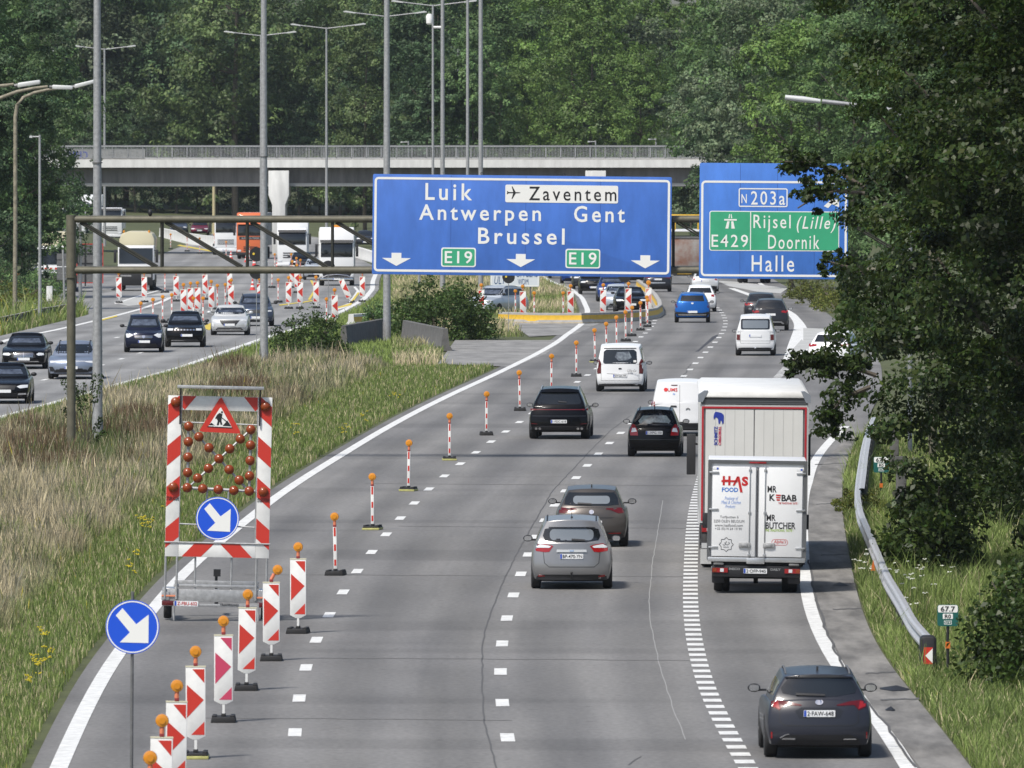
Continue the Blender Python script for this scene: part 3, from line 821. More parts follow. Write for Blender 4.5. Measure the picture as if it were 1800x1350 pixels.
# 2 silver people carrier
s = mk(4.38, 1.83, 1.62, 'mpv', paint=P_SILVER, antenna=.8, ant='rod', rails=(.4, 2.6, .55), railh=.015, wiper=(0, .30, 1.09), mpaint=False)
s['glass']['rear'] = [(-.60, 1.35), (-.3, 1.40), (.3, 1.40), (.60, 1.35), (.645, 1.20), (.60, 1.10), (.3, 1.055), (-.3, 1.055), (-.60, 1.10), (-.645, 1.20)]
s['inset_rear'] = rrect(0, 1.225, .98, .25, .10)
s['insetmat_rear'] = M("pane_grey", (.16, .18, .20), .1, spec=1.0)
s['parts'] = [("tail_light", 'rear', [(sx*.84, .90), (sx*.82, .96), (sx*.70, 1.035), (sx*.50, 1.0), (sx*.41, .975), (sx*.50, .845), (sx*.60, .835), (sx*.80, .86)], TAIL) for sx in (-1, 1)] + \
 [("reversing_lens", 'rear', [(sx*.80, .965), (sx*.70, 1.015), (sx*.52, .985), (sx*.46, .965), (sx*.50, .935), (sx*.78, .935)], LENSW, dict(off=.014)) for sx in (-1, 1)] + [
 ("bumper_insert", 'rear', [(-.80, .22), (.80, .22), (.78, .30), (.6, .335), (-.6, .335), (-.78, .30)], DARK),
 ("reflector", 'rear', both([(-.76, .285), (-.60, .275), (-.60, .31), (-.74, .33)]), TAIL, dict(off=.014)),
 ("handle_bar", 'rear', [(-.34, .84), (.34, .84), (.33, .895), (-.33, .895)], P_LSILV, dict(off=.03, thick=.04)),
 ("plate_recess", 'rear', [(-.36, .66), (.36, .66), (.34, .83), (-.34, .83)], P_SILVER, dict(off=.002)),
 ("boot_seam", 'rear', seam([(-.637, .86), (-.607, .595), (-.505, .508), (.505, .508), (.607, .595), (.637, .86)], .012), DARK, dict(off=.004)),
 ("spoiler", 'rear', [(-.50, 1.43), (.50, 1.43), (.52, 1.395), (-.52, 1.395)], P_SILVER, dict(off=.05, thick=.08)),
 ("emblem", 'rear', rrect(0, .87, .10, .035, .015), CHROME, dict(off=.036))]
s['plate'] = (0, .745, 'rear')
loc, rz = place(1005, 1034, s, D2, rz=.006)
root, _ = make_car("people_carrier", "silver people carrier with a tow bar, behind the brown-grey hatchback", "car", s, loc, rz, plate_txt="BP-470-YN")
mb = MB(); mb.tube([(0, .12, .28), (0, -.10, .28), (0, -.12, .36)], .02, 8); mb.ball((0, -.12, .38), .028); mb.build("tow_bar", DARK, root)

# 3 brown-grey hatchback
s = mk(4.37, 1.80, 1.48, 'hatch', paint=P_TAUPE, antenna=1.0, wiper=(-.34, 0, 1.045))
s['glass']['rear'] = [(-.56, 1.33), (.56, 1.33), (.64, 1.20), (.67, 1.04), (.4, 1.01), (-.4, 1.01), (-.67, 1.04), (-.64, 1.20)]
s['inset_rear'] = rrect(0, 1.155, .90, .19, .08)
s['insetmat_rear'] = MATS["pane_grey"]
s['parts'] = [("tail_light", 'rear', [(sx*.82, .93), (sx*.79, .975), (sx*.36, .955), (sx*.36, .925), (sx*.56, .895), (sx*.66, .83), (sx*.79, .84)], TAILD) for sx in (-1, 1)] + [
 ("boot_crease", 'rear', [(-.5, .71), (.5, .71), (.56, .735), (-.56, .735)], DARK, dict(off=.004)),
 ("bumper_insert", 'rear', [(-.8, .23), (.8, .23), (.76, .33), (.5, .38), (-.5, .38), (-.76, .33)], DARK), ("reflector", 'rear', both([(-.72, .33), (-.42, .33), (-.42, .35), (-.72, .36)]), TAIL, dict(off=.014)),
 ("emblem", 'rear', [(.06*math.cos(t), .865+.055*math.sin(t)) for t in [k*math.pi/8 for k in range(16)]], CHROME, dict(off=.02))]
s['plate'] = (0, .60, 'rear')
loc, rz = place(1040, 960, s, D2, rz=.004)
make_car("hatchback", "brown-grey hatchback half hidden behind the silver people carrier", "car", s, loc, rz)

# 4 black sporty SUV
s = mk(4.93, 1.98, 1.70, 'suv', paint=P_BLACK, rails=(.9, 3.2, .60), railm=ALU, r=.37, tw=.29, wiper=(-.02, .24, 1.19))
s['top'][0] = (.14, 1.06); s['wg'] = (.90, .635); s['grear'] = [(.16, 1.03), (.22, 1.13), (.78, 1.61)]; s['roof'][0] = (.78, 1.64)
s['glass']['rear'] = [(-.58, 1.50), (.58, 1.50), (.72, 1.20), (.66, 1.13), (-.66, 1.13), (-.72, 1.20)]
s['parts'] = [("light_strip", 'rear', [(-.92, .98), (.92, .98), (.90, .95), (-.90, .95)], TAILD), ("tail_light", 'rear', both([(-.93, 1.0), (-.93, .93), (-.74, .945), (-.74, .985)]), TAILD, dict(off=.014)),
 ("boot_crease", 'rear', [(-.88, .77), (.88, .77), (.86, .745), (-.86, .745)], P_DGREY), ("bumper_insert", 'rear', bump(.30, .44, .99), DARK),
 ("reflector", 'rear', both([(-.9, .50), (-.7, .49), (-.7, .505), (-.9, .525)]), TAILD, dict(off=.012)),
 ("exhaust", 'rear', [rrect(x, .345, .085, .07, .03) for x in (-.74, -.62, .62, .74)], CHROME, dict(off=.03)),
 ("spoiler", 'rear', [(-.62, 1.56), (.62, 1.56), (.60, 1.52), (-.60, 1.52)], P_BLACK, dict(off=.08, thick=.12))]
s['plate'] = (0, .58, 'rear')
loc, rz = place(984, 771, s, D1)
make_car("sports_utility_car", "glossy black sport utility car in the left lane beside the beacons", "car", s, loc, rz, plate_txt="1-FDC-618")

# 5 black small hatchback
s = mk(3.85, 1.67, 1.52, 'hatch', paint=P_BLACK, antenna=.75, rails=(.6, 1.9, .47), railh=.012, wiper=(-.06, .42, 1.015), r=.30)
s['grear'] = [(.16, .93), (.20, 1.03), (.42, 1.43)]; s['roof'][0] = (.42, 1.46)
s['glass']['rear'] = [(-.50, 1.33), (.50, 1.33), (.62, 1.12), (.60, 1.0), (.3, .975), (-.3, .975), (-.60, 1.0), (-.62, 1.12)]
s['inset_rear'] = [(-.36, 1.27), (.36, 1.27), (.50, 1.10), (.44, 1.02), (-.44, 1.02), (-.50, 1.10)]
s['insetmat_rear'] = M("pane_reflections", (.36, .42, .40), .1, spec=1.0, col2=(.08, .09, .09), nscale=5)  # pale and dark patches paint reflections into the rear glass
s['parts'] = [("tail_light", 'rear', [(sx*.70, 1.01), (sx*.62, 1.0), (sx*.53, .86), (sx*.50, .66), (sx*.74, .66), (sx*.765, .82)], TAIL) for sx in (-1, 1)] + \
 [("reversing_lens", 'rear', [(sx*.68, .89), (sx*.58, .89), (sx*.54, .78), (sx*.72, .76)], LENSW, dict(off=.014)) for sx in (-1, 1)] + [
 ("bumper_seam", 'rear', [(-.78, .545), (.78, .545), (.78, .53), (-.78, .53)], P_DGREY)]
s['plate'] = (0, .745, 'rear')
loc, rz = place(1151, 802, s, D2)
make_car("hatchback", "small black hatchback with tall red and white tail lights", "car", s, loc, rz, plate_txt="1-XPG-101")

# 6 white passenger van (windowed)
s = mk(4.40, 1.86, 1.82, 'van', paint=P_WHITE, wiper=None)
s['glass']['rear'] = [(-.52, 1.60), (.52, 1.60), (.62, 1.52), (.645, 1.12), (.58, 1.06), (-.58, 1.06), (-.645, 1.12), (-.62, 1.52)]
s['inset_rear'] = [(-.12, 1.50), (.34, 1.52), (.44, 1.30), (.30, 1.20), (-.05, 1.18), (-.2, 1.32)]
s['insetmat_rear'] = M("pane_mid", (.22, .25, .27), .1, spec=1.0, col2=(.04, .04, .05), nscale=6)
s['parts'] = [("tail_light", 'rear', [(sx*.80, 1.26), (sx*.72, 1.10), (sx*.72, .70), (sx*.86, .68), (sx*.905, .9), (sx*.89, 1.15)], TAILD) for sx in (-1, 1)] + [
 ("upper_trim", 'rear', [(-.60, 1.66), (.60, 1.66), (.62, 1.63), (-.62, 1.63)], DARK, dict(off=.01)),
 ("tail_crease", 'rear', [(-.5, .70), (0, .675), (.5, .70), (.5, .685), (0, .655), (-.5, .685)], GALVD, dict(off=.003)), ("bumper_insert", 'rear', bump(.24, .31, .93), DARK),
 ("boot_seam", 'rear', seam([(-.725, 1.0), (-.715, .425), (.715, .425), (.725, 1.0)], .012), GALVD, dict(off=.003)),
 ("emblem", 'rear', rrect(0, .88, .12, .05, .02), DARK, dict(off=.012)), ("sticker", 'rear', rrect(.56, 1.16, .11, .08, .01), WHITE, dict(off=.012))]
s['plate'] = (0, .61, 'rear')
loc, rz = place(1091, 688, s, D1)
root, bv = make_car("passenger_van", "white windowed van with slim dark tail lights, beside the row of beacons", "van", s, loc, rz, plate_txt="GW-223-WS")
t = MB(); text_mb(t, "Ulis-La", .28, .62, .76, .86, -.004, .0, shear=.4); o = t.build("lettering", GALVD, root)

# 7 white panel van with red lettering
s = mk(4.75, 1.92, 1.86, 'van', paint=P_WHITE); s['glass'] = {'side': [s['glass']['side'][1]]}
s['parts'] = [("tail_light", 'rear', [(sx*.86, 1.17), (sx*.93, 1.15), (sx*.945, .84), (sx*.82, .84), (sx*.82, 1.14)], TAIL) for sx in (-1, 1)] + [
 ("bumper", 'rear', [(-.95, .25), (.95, .25), (.95, .44), (-.95, .44)], DARK, dict(off=.03)), ("door_seam", 'rear', [(-.006, .45), (.006, .45), (.006, 1.68), (-.006, 1.68)], GALVD, dict(off=.003)),
 ("upper_light", 'rear', [(-.28, 1.69), (-.08, 1.69), (-.08, 1.665), (-.28, 1.665)], TAILD, dict(off=.012)), ("handle", 'rear', rrect(-.20, .99, .20, .05, .02), DARK, dict(off=.02)),
 ("door_panel", 'rear', both([(-.76, 1.10), (-.10, 1.10), (-.10, 1.58), (-.68, 1.58)]), P_WHITE, dict(off=.003))]
loc, rz = place(1196, 766, s, D2)
root, bv = make_car("panel_van", "white panel van with red letters UMS on its back door, partly behind the lorry", "van", s, loc, rz)
def proj_text(bv, txt, x0, x1, z0, z1, mat, root, bold=0, shear=0, rot=0, off=.006, name="lettering"):
    mb = MB(); text_mb(mb, txt, x0, x1, z0, z1, 0, bold, depth=.001, shear=shear, rot=rot)
    out = []
    for v in mb.v:
        h = bv.ray_cast(Vector((v[0], -3, v[2])), Vector((0, 1, 0)))
        out.append((v[0], (h[0].y if h[0] is not None else .05) - off + v[1]*3, v[2]))
    mb.v = out; return mb.build(name, mat, root)
UMSR = M("brand_red", (.62, .03, .03), .4)
proj_text(bv, "UMS", -.40, -.08, 1.475, 1.585, UMSR, root, .012, off=.012)
mb = MB(); decal(mb, bv, [(-.46+.07*math.cos(t), 1.53+.07*math.sin(t)) for t in [k*math.pi/3 for k in range(6)]], 'rear', 4.7, off=.012, thick=.006); mb.build("logo", UMSR, root)
proj_text(bv, "N", -.22, -.16, 1.36, 1.42, M("brand_blue", (.05, .22, .62), .4), root, .01, off=.012)
proj_text(bv, "partner", -.72, -.55, .86, .885, GALVD, root, off=.012)
mb = MB()
for dz in (0, .035): decal(mb, bv, [(.20, .86+dz), (.27, .895+dz), (.34, .86+dz), (.34, .875+dz), (.27, .91+dz), (.20, .875+dz)], 'rear', 4.7, off=.012, thick=.006)
mb.build("emblem", GALVD, root)

# 8 old white box-shaped van
s = mk(4.10, 1.73, 1.80, 'van', paint=paint("old_white", (.66, .67, .68), .35, 0), r=.31); s['wg'] = (.95, .74)
s['glass']['rear'] = rrect(0, 1.375, 1.26, .46, .07)
s['inset_rear'] = rrect(0, 1.37, 1.1, .34, .05); s['insetmat_rear'] = MATS["pane_grey"]
s['parts'] = [("tail_light", 'rear', [(sx*.80, .93), (sx*.66, .93), (sx*.66, .68), (sx*.815, .68)], TAILD) for sx in (-1, 1)] + [
 ("bumper_seam", 'rear', [(-.8, .655), (.8, .655), (.8, .64), (-.8, .64)], GALVD, dict(off=.004)), ("bumper_insert", 'rear', bump(.25, .36, .86), DARK),
 ("boot_seam", 'rear', seam([(-.645, 1.1), (-.636, .55), (.636, .55), (.645, 1.1)], .012), GALVD, dict(off=.003))]
s['plate'] = (0, .88, 'rear')
loc, rz = place(1328, 625, s, D2)
root, bv = make_car("passenger_van", "old pale silver window van with small red lights and a tow ball", "van", s, loc, rz)
mb = MB(); mb.tube([(0, .1, .33), (0, -.1, .33)], .03, 8); mb.ball((0, -.12, .35), .05); mb.build("tow_bar", CHROME, root)

# 9 dark SUV behind the silver van, 10 dark red-lit car
s = mk(4.25, 1.82, 1.57, 'suv', paint=P_DGREY, rails=(.8, 2.6, .58), wiper=(-.2, .2, 1.08))
s['glass']['rear'] = [(-.55, 1.38), (.55, 1.38), (.64, 1.15), (.6, 1.08), (-.6, 1.08), (-.64, 1.15)]
s['parts'] = [("tail_light", 'rear', both([(-.88, 1.0), (-.55, .98), (-.55, .90), (-.86, .85)]), TAIL), ("silver_insert", 'rear', [(-.7, .34), (-.55, .45), (.55, .45), (.7, .34), (.6, .32), (.5, .40), (-.5, .40), (-.6, .32)], ALU, dict(off=.014)), ("bumper_insert", 'rear', bump(.29, .52, .91), DARK)]
s['plate'] = (0, .79, 'rear')
loc, rz = place(1354, 581, s, D2); make_car("sports_utility_car", "dark sport utility car with a silver bumper insert, just ahead of the pale silver van", "car", s, loc, rz)
s = mk(4.3, 1.80, 1.50, 'hatch', paint=P_DGREY)
s['glass']['rear'] = [(-.55, 1.33), (.55, 1.33), (.63, 1.05), (-.63, 1.05)]; s['parts'] = [("tail_light", 'rear', both([(-.86, .98), (-.45, .96), (-.45, .88), (-.84, .82)]), TAIL)]; s['plate'] = (0, .7, 'rear')
loc, rz = place(1338, 565, s, D2); make_car("hatchback", "dark grey hatchback with wide red tail lights ahead of the dark sport utility car", "car", s, loc, rz)

# 11 blue SUV, 12 white car beyond, 13 silver saloon, 14 dark hatch
s = mk(4.3, 1.84, 1.56, 'suv', paint=P_BLUE, rails=(.8, 2.7, .58), railm=ALU)
s['glass']['rear'] = [(-.55, 1.40), (.55, 1.40), (.62, 1.10), (-.62, 1.10)]
s['parts'] = [("tail_light", 'rear', both([(-.91, 1.0), (-.80, .98), (-.76, .80), (-.88, .74)]), TAILD), ("silver_strip", 'rear', [(-.72, .43), (.72, .43), (.70, .375), (-.70, .375)], CHROME, dict(off=.02)),
 ("bumper_insert", 'rear', [(-.90, .28), (.90, .28), (.92, .62), (.80, .56), (.5, .50), (-.5, .50), (-.80, .56), (-.92, .62)], DARK), ("emblem", 'rear', rrect(0, 1.0, .12, .08, .03), LENSW, dict(off=.012))]
s['plate'] = (0, .56, 'rear')
loc, rz = place(1217, 567, s, D2); make_car("sports_utility_car", "bright blue sport utility car seen from behind with a silver bumper strip", "car", s, loc, rz)
s = mk(4.3, 1.80, 1.50, 'hatch', paint=P_WHITE); s['glass']['rear'] = [(-.55, 1.33), (.55, 1.33), (.63, 1.05), (-.63, 1.05)]; s['parts'] = [("tail_light", 'rear', both([(-.86, .98), (-.6, .96), (-.6, .86), (-.84, .82)]), TAIL)]
loc, rz = place(1231, 548, s, D2); make_car("hatchback", "white car mostly hidden ahead of the bright blue sport utility car", "car", s, loc, rz)
s = mk(4.4, 1.78, 1.46, 'hatch', paint=P_LSILV); s['glass']['rear'] = [(-.52, 1.32), (.52, 1.32), (.6, 1.08), (-.6, 1.08)]
s['parts'] = [("tail_light", 'rear', both([(-.84, 1.02), (-.62, 1.0), (-.62, .84), (-.84, .80)]), TAIL), ("reversing_lens", 'rear', both([(-.8, .78), (-.62, .8), (-.62, .68), (-.8, .66)]), LENSW), ("bumper_insert", 'rear', bump(.24, .46, .89), DARK)]; s['plate'] = (0, .78, 'rear')
loc, rz = place(1239, 515, s, D2); make_car("hatchback", "silver car with round red lights under the right-hand direction sign", "car", s, loc, rz)
s = mk(4.2, 1.80, 1.48, 'hatch', paint=P_DGREY, r=.34); s['glass']['rear'] = [(-.52, 1.32), (.52, 1.32), (.6, 1.08), (-.6, 1.08)]
s['parts'] = [("tail_light", 'rear', both([(-.84, 1.0), (-.5, .98), (-.5, .90), (-.84, .86)]), TAILD), ("silver_insert", 'rear', [(-.5, .62), (.5, .62), (.46, .56), (-.46, .56)], ALU), ("bumper_insert", 'rear', bump(.24, .40, .9), DARK)]; s['plate'] = (0, .82, 'rear')
loc, rz = place(1156, 513, s, D2); make_car("hatchback", "dark grey hatchback passing under the right edge of the big direction sign", "car", s, loc, rz)
# white car leaving on the exit, behind the oak branch
s = mk(4.4, 1.82, 1.50, 'hatch', paint=P_WHITE); s['glass']['rear'] = [(-.55, 1.34), (.55, 1.34), (.63, 1.05), (-.63, 1.05)]; s['parts'] = [("tail_light", 'rear', both([(-.86, .98), (-.5, .96), (-.5, .88), (-.84, .84)]), TAIL), ("bumper_insert", 'rear', bump(.24, .36, .9), DARK)]; s['plate'] = (0, .7, 'rear')
loc, rz = place(1462, 645, s, ROADR, rz=-.22); make_car("hatchback", "white hatchback leaving on the exit lane behind the oak branch", "car", s, loc, rz)

# -------- front views
def fcar(name, label, s, px, py, f=LR, rz=0.0, head=None, grille=None, glow=False, extra=(), cat="car", wins=None, ptxt=None, dash=True):
    H, W2 = s['H'], s['W']/2
    b = s['gfront'][1][1]+.02
    s['glass']['front'] = wins or [(-W2*.82, b+.02), (-W2*.45, b-.02), (W2*.45, b-.02), (W2*.82, b+.02), (W2*.70, H-.17), (W2*.62, H-.14), (-W2*.62, H-.14), (-W2*.70, H-.17)]
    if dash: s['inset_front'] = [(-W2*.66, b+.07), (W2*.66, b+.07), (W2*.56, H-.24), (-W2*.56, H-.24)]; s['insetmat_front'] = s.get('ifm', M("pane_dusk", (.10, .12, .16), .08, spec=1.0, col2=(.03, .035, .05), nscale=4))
    hm = LENSW
    z = s['front'][-1][1]
    hp = head or [(W2*.92, z-.05), (W2*.90, z-.15), (W2*.62, z-.14), (W2*.50, z-.07), (W2*.62, z-.04)]
    gp = grille or [(-W2*.48, z-.06), (W2*.48, z-.06), (W2*.40, z-.22), (-W2*.40, z-.22)]
    s['parts'] = [("headlight", 'front', hp, hm), ("headlight", 'front', mir(hp), hm), ("grille", 'front', gp, DARK), ("lower_intake", 'front', [(-W2*.72, .27), (W2*.72, .27), (W2*.62, .40), (-W2*.62, .40)], DARK)] + list(extra)
    s.setdefault('plate', (0, .47, 'front')); s['mz'] = b+.06; 
    loc, h = place(px, py, s, f, rev=True, rz=rz)
    return make_car(name, label, cat, s, loc, h, plate_txt=ptxt)
s = mk(4.9, 1.88, 1.46, 'sedan', paint=P_BLACK)
fcar("saloon_car", "black saloon at the lower left edge, nearest of the oncoming cars", s, 9, 709, rz=.055, extra=[("fog_light", 'front', both([(.50, .33), (.80, .34), (.80, .40), (.52, .39)]), CHROME, dict(off=.016))],
     head=[(.86, .70), (.86, .60), (.58, .57), (.46, .64), (.6, .69)])
s = mk(4.95, 1.88, 1.47, 'sedan', paint=P_BLACK, plate=(0, .42, 'front'))
O8 = [(-.36, .60), (-.28, .68), (.28, .68), (.36, .60), (.40, .50), (.26, .45), (-.26, .45), (-.40, .50)]
fcar("saloon_car", "black saloon with a large chrome slatted grille", s, 44, 648, rz=.03, grille=[(p[0]*1.28, .57+(p[1]-.565)*1.25) for p in O8],
     extra=[("chrome_slat", 'front', [[(-.40, z), (.40, z), (.40, z+.018), (-.40, z+.018)] for z in (.50, .545, .59, .635)], CHROME, dict(off=.018)), ("chrome_trim", 'front', [(-.62, .30), (.62, .30), (.62, .325), (-.62, .325)], CHROME, dict(off=.02)),
     ("grille_star", 'front', [(-.012, .48), (.012, .48), (.012, .68), (-.012, .68)], CHROME, dict(off=.022))],
     head=[(.88, .66), (.87, .58), (.60, .56), (.52, .62), (.62, .68)])
s = mk(4.8, 1.94, 1.50, 'hatch', paint=P_BSILV, rails=(1.4, 3.2, .6), ifm=GLASS)
fcar("electric_car", "blue-silver electric car with a closed nose, between the gantry post and the lamp post", s, 128, 666, rz=.03, grille=[(-.5, .30), (.5, .30), (.45, .44), (-.45, .44)],
     head=[(.92, .74), (.90, .64), (.62, .68), (.50, .73)], extra=[("light_bar", 'front', [(-.6, .735), (.6, .735), (.6, .715), (-.6, .715)], LENSW), ("side_intake", 'front', both([(.60, .30), (.88, .32), (.88, .50), (.74, .50)]), DARK, dict(off=.012))])
s = mk(4.5, 1.75, 1.68, 'mpv', paint=P_NAVY, rails=(.6, 2.9, .60), railh=.05, plate=(-.02, .49, 'front'))
fcar("people_carrier", "dark blue high-roofed people carrier with bright headlights, in front of the far beacons", s, 253, 619, rz=.05, grille=[(-.42, .77), (.42, .77), (.36, .60), (-.36, .60)],
     head=[(.84, .80), (.84, .68), (.66, .66), (.44, .78), (.62, .86), (.78, .86)], extra=[("chrome_slat", 'front', [[(-.4, z), (.4, z), (.4, z+.02), (-.4, z+.02)] for z in (.67, .72)], CHROME, dict(off=.018)), ("emblem", 'front', [(-.07, .76), (.07, .76), (.05, .66), (0, .63), (-.05, .66)], CHROME, dict(off=.024))])
s = mk(4.25, 1.80, 1.62, 'suv', paint=P_BLACK, plate=(-.1, .55, 'front'))
fcar("sports_utility_car", "black boxy sport utility car close behind the dark blue people carrier", s, 325, 610, rz=.04, grille=[(-.5, .84), (.5, .84), (.5, .76), (-.5, .76)],
     head=[(.84, .86), (.84, .76), (.52, .77), (.52, .86)], extra=[("grille_slot", 'front', [rrect(-.42+.14*k, .80, .07, .06, .01) for k in range(7)], CHROME, dict(off=.016)), ("silver_insert", 'front', [(-.6, .30), (.6, .30), (.6, .33), (-.6, .33)], ALU, dict(off=.02))])
s = mk(4.47, 1.82, 1.45, 'hatch', paint=P_LSILV, mpaint=True, plate=(0, .53, 'front'))
fcar("hatchback", "pale grey hatchback with white daytime lights at the sides of its bumper", s, 404, 589, rz=.03, grille=[(-.50, .74), (.50, .74), (.30, .50), (-.30, .50)],
     head=[(.86, .80), (.84, .70), (.60, .70), (.52, .76), (.66, .80)], extra=[("daytime_light", 'front', both([(.72, .42), (.82, .46), (.84, .62), (.74, .60)]), LENSW, dict(off=.016)), ("lower_trim", 'front', [(-.55, .30), (.55, .30), (.60, .33), (-.60, .33)], CHROME, dict(off=.02))])
s = mk(4.7, 1.89, 1.64, 'suv', paint=P_DSUV, rails=(1.0, 3.1, .62))
fcar("sports_utility_car", "dark steel-blue sport utility car behind the thick lamp post", s, 449, 573, rz=.06, head=[(.88, .84), (.88, .76), (.60, .76), (.56, .82)], extra=[("chrome_trim", 'front', [(-.66, .42), (.66, .42), (.62, .36), (-.62, .36)], CHROME, dict(off=.02))])
# contraflow cars, seen behind the yellow barrier
s = mk(4.4, 1.84, 1.60, 'suv', paint=P_DBLUE)
fcar("sports_utility_car", "deep blue sport utility car coming through the contraflow lane", s, 1076, 530, f=D1, rz=.02)
s = mk(4.2, 1.80, 1.48, 'hatch', paint=P_ICE)
fcar("hatchback", "pale blue-grey hatchback coming through the contraflow, beside the black car", s, 1089, 545, f=D1, rz=.03)
s = mk(4.3, 1.82, 1.43, 'hatch', paint=P_BLACK)
fcar("hatchback", "black car with round bright lamps right behind the yellow barrier", s, 1109, 549, f=D1, rz=.03, grille=[(-.40, .64), (.40, .64), (.30, .42), (-.30, .42)])
s = mk(4.4, 1.84, 1.62, 'suv', paint=P_BLACK)
fcar("sports_utility_car", "black sport utility car under the big sign, second in the contraflow queue", s, 1043, 517, f=D1, rz=.02)
s = mk(4.4, 1.84, 1.62, 'suv', paint=P_DGREY)
fcar("sports_utility_car", "dark grey sport utility car under the big sign, third in the contraflow queue", s, 1030, 508, f=D1, rz=.02)
s = mk(4.3, 1.80, 1.46, 'hatch', paint=P_DBLUE)
fcar("hatchback", "deep blue hatchback at the far end of the contraflow queue", s, 1008, 498, f=D1, rz=.02)
s = mk(4.3, 1.80, 1.46, 'hatch', paint=P_BLACK)
fcar("hatchback", "black hatchback at the far left end of the contraflow queue", s, 986, 489, f=D1, rz=.02)
s = mk(4.3, 1.82, 1.46, 'hatch', paint=P_DGREY); s['glass']['rear'] = [(-.52, 1.32), (.52, 1.32), (.6, 1.08), (-.6, 1.08)]; s['plate'] = (0, .75, 'rear')
loc, rz = place(1118, 497, s, D2); make_car("hatchback", "dark hatchback driving away behind the big sign's lower edge", "car", s, loc, rz)
# silver SUV turning into the median opening
s = mk(4.7, 1.89, 1.64, 'suv', paint=P_ICE, rails=(1.0, 3.1, .62), railm=ALU)
fcar("sports_utility_car", "light silver sport utility car turning through the median opening", s, 851, 555, f=cst(0), rz=-.50, head=[(.90, .88), (.88, .78), (.60, .78), (.56, .86)])
# far oncoming cars beyond the site
for px_, py_, pt, lb in ((314, 410, P_DSUV, "dark blue car far off beyond the concrete blocks"), (351, 413, P_MAROON, "maroon car far off beyond the concrete blocks")):
    s = mk(4.4, 1.86, 1.50, 'sedan', paint=pt)
    fcar("saloon_car", lb, s, px_, py_, f=cst(0), dash=False)
for px_, py_, pt, lb in ((642, 434, P_DGREY, "dark car right of the white lorry under the sign's left edge"), (531, 478, P_BLACK, "black car between the two white lorries"), (556, 492, P_ICE, "pale silver car tucked behind the front white lorry")):
    s = mk(4.6, 1.86, 1.55, 'suv', paint=pt)
    fcar("saloon_car", lb, s, px_, py_, f=LR, rz=.02, dash=False)
# ================================================================== lorries and vans
BOXW = M("box_body_white", (.74, .75, .76), .4, noise=.05, nscale=2)
CURT = M("curtain_trailer_white", (.62, .62, .60), .45, noise=.06, nscale=1.5)
GREYB = M("box_frame_grey", (.13, .135, .14), .45, .4)
def twheels(root, ys, xs, r=.5, wd=.30):
    for y in ys:
        for x in xs:
            o = wheel_mb(r, wd).build("wheel", RUBBER, root); o.location = (x, y, r)
            rim_mb(r, wd, 1 if x > 0 else -1).build("rim", GALVD, o)

# --- small box van with printed doors
P = G(1328, 1040); h = heading(D3, P.y)
v = Vector((-math.sin(h)*1.05, math.cos(h)*1.05, 0)); loc = (P.x-v.x, P.y-v.y, zg(P.y))
root = thing("box_van", "white refrigerated box van with food lettering on its two rear doors", "box van", loc, h)
root.rotation_euler = (0, R(.9), h)
mb = MB(); mb.box(-1.09, 1.09, .02, 3.9, .80, 2.93); mb.build("box_body", BOXW, root, bevel=.03)
mb = MB(); frame_mb(0, 1.845, 2.20, 2.22, .075, .02, -.02, .08, mb); mb.build("door_frame", GREYB, root)
ZX = lambda x, y: ((x-572)/430 + (y-500)*-.00004, (1280-y)/427.0 + .0)
for sx in (-1, 1):
    mb = MB(); x0, x1 = sorted((sx*.035, sx*1.0)); mb.box(x0, x1, -.035, .015, .82, 2.80)
    d = mb.build("rear_door", BOXW, root, bevel=.01)
    mb = MB()
    mb.tube([(sx*.17, -.05, .80), (sx*.17, -.05, 2.84)], .013, 8)
    for z in (.86, 1.80, 2.74): mb.box(sx*.17-.03, sx*.17+.03, -.062, -.035, z-.03, z+.03)
    mb.build("lock_bar", ALU, d, bevel=.004)
    mb = MB(); mb.box(*sorted((sx*.14, sx*.40)), -.075, -.036, 1.02, 1.13); mb.box(*sorted((sx*.20, sx*.34)), -.095, -.07, 1.04, 1.11)
    mb.build("handle", GALV, d, bevel=.012)
    for z in (1.02, 1.86, 2.68):
        mb = MB(); mb.box(*sorted((sx*.86, sx*1.07)), -.062, -.034, z-.02, z+.02); mb.build("hinge", ALU, d, bevel=.008)
    sg = MB(); sg.cur = 0; sg.prism([(sx*.93-.07, 2.74), (sx*.93+.07, 2.74), (sx*.93+.07, 2.79), (sx*.93-.07, 2.79)], -.040, -.034)
    sg.cur = 1; sg.prism([(sx*.93+.02, 2.745), (sx*.93+.06, 2.745), (sx*.93+.06, 2.785), (sx*.93+.02, 2.785)], -.043, -.039); sg.build("maker_badge", [PLATE, PLATEB], d)
mb = MB(); mb.box(-.008, .008, -.03, .02, .82, 2.8); mb.build("door_gap", DARK, root)
LR_ = M("print_red", (.50, .02, .02), .45); LB = M("print_blue", (.02, .16, .55), .45); LLB = M("print_light_blue", (.28, .40, .72), .45)
LG = M("print_green", (.30, .45, .05), .45); LK = M("print_black", (.015, .015, .018), .45); LGR = M("print_grey", (.10, .10, .11), .45)
def lt(items, mat, name="lettering"):
    mb = MB()
    for it in items:
        s_, x0, x1, y0, y1 = it[:5]; bold = it[5] if len(it) > 5 else 0; sh = it[6] if len(it) > 6 else 0
        a, b = ZX(x0, y1), ZX(x1, y0); text_mb(mb, s_, a[0], b[0], a[1], b[1], -.036, bold, depth=.003, shear=sh)
    return mb.build(name, mat, root)
mb = MB()
text_mb(mb, "H", *(ZX(230, 0)[0], ZX(305, 0)[0]), ZX(0, 258)[1], ZX(0, 170)[1], -.036, .05, .003)
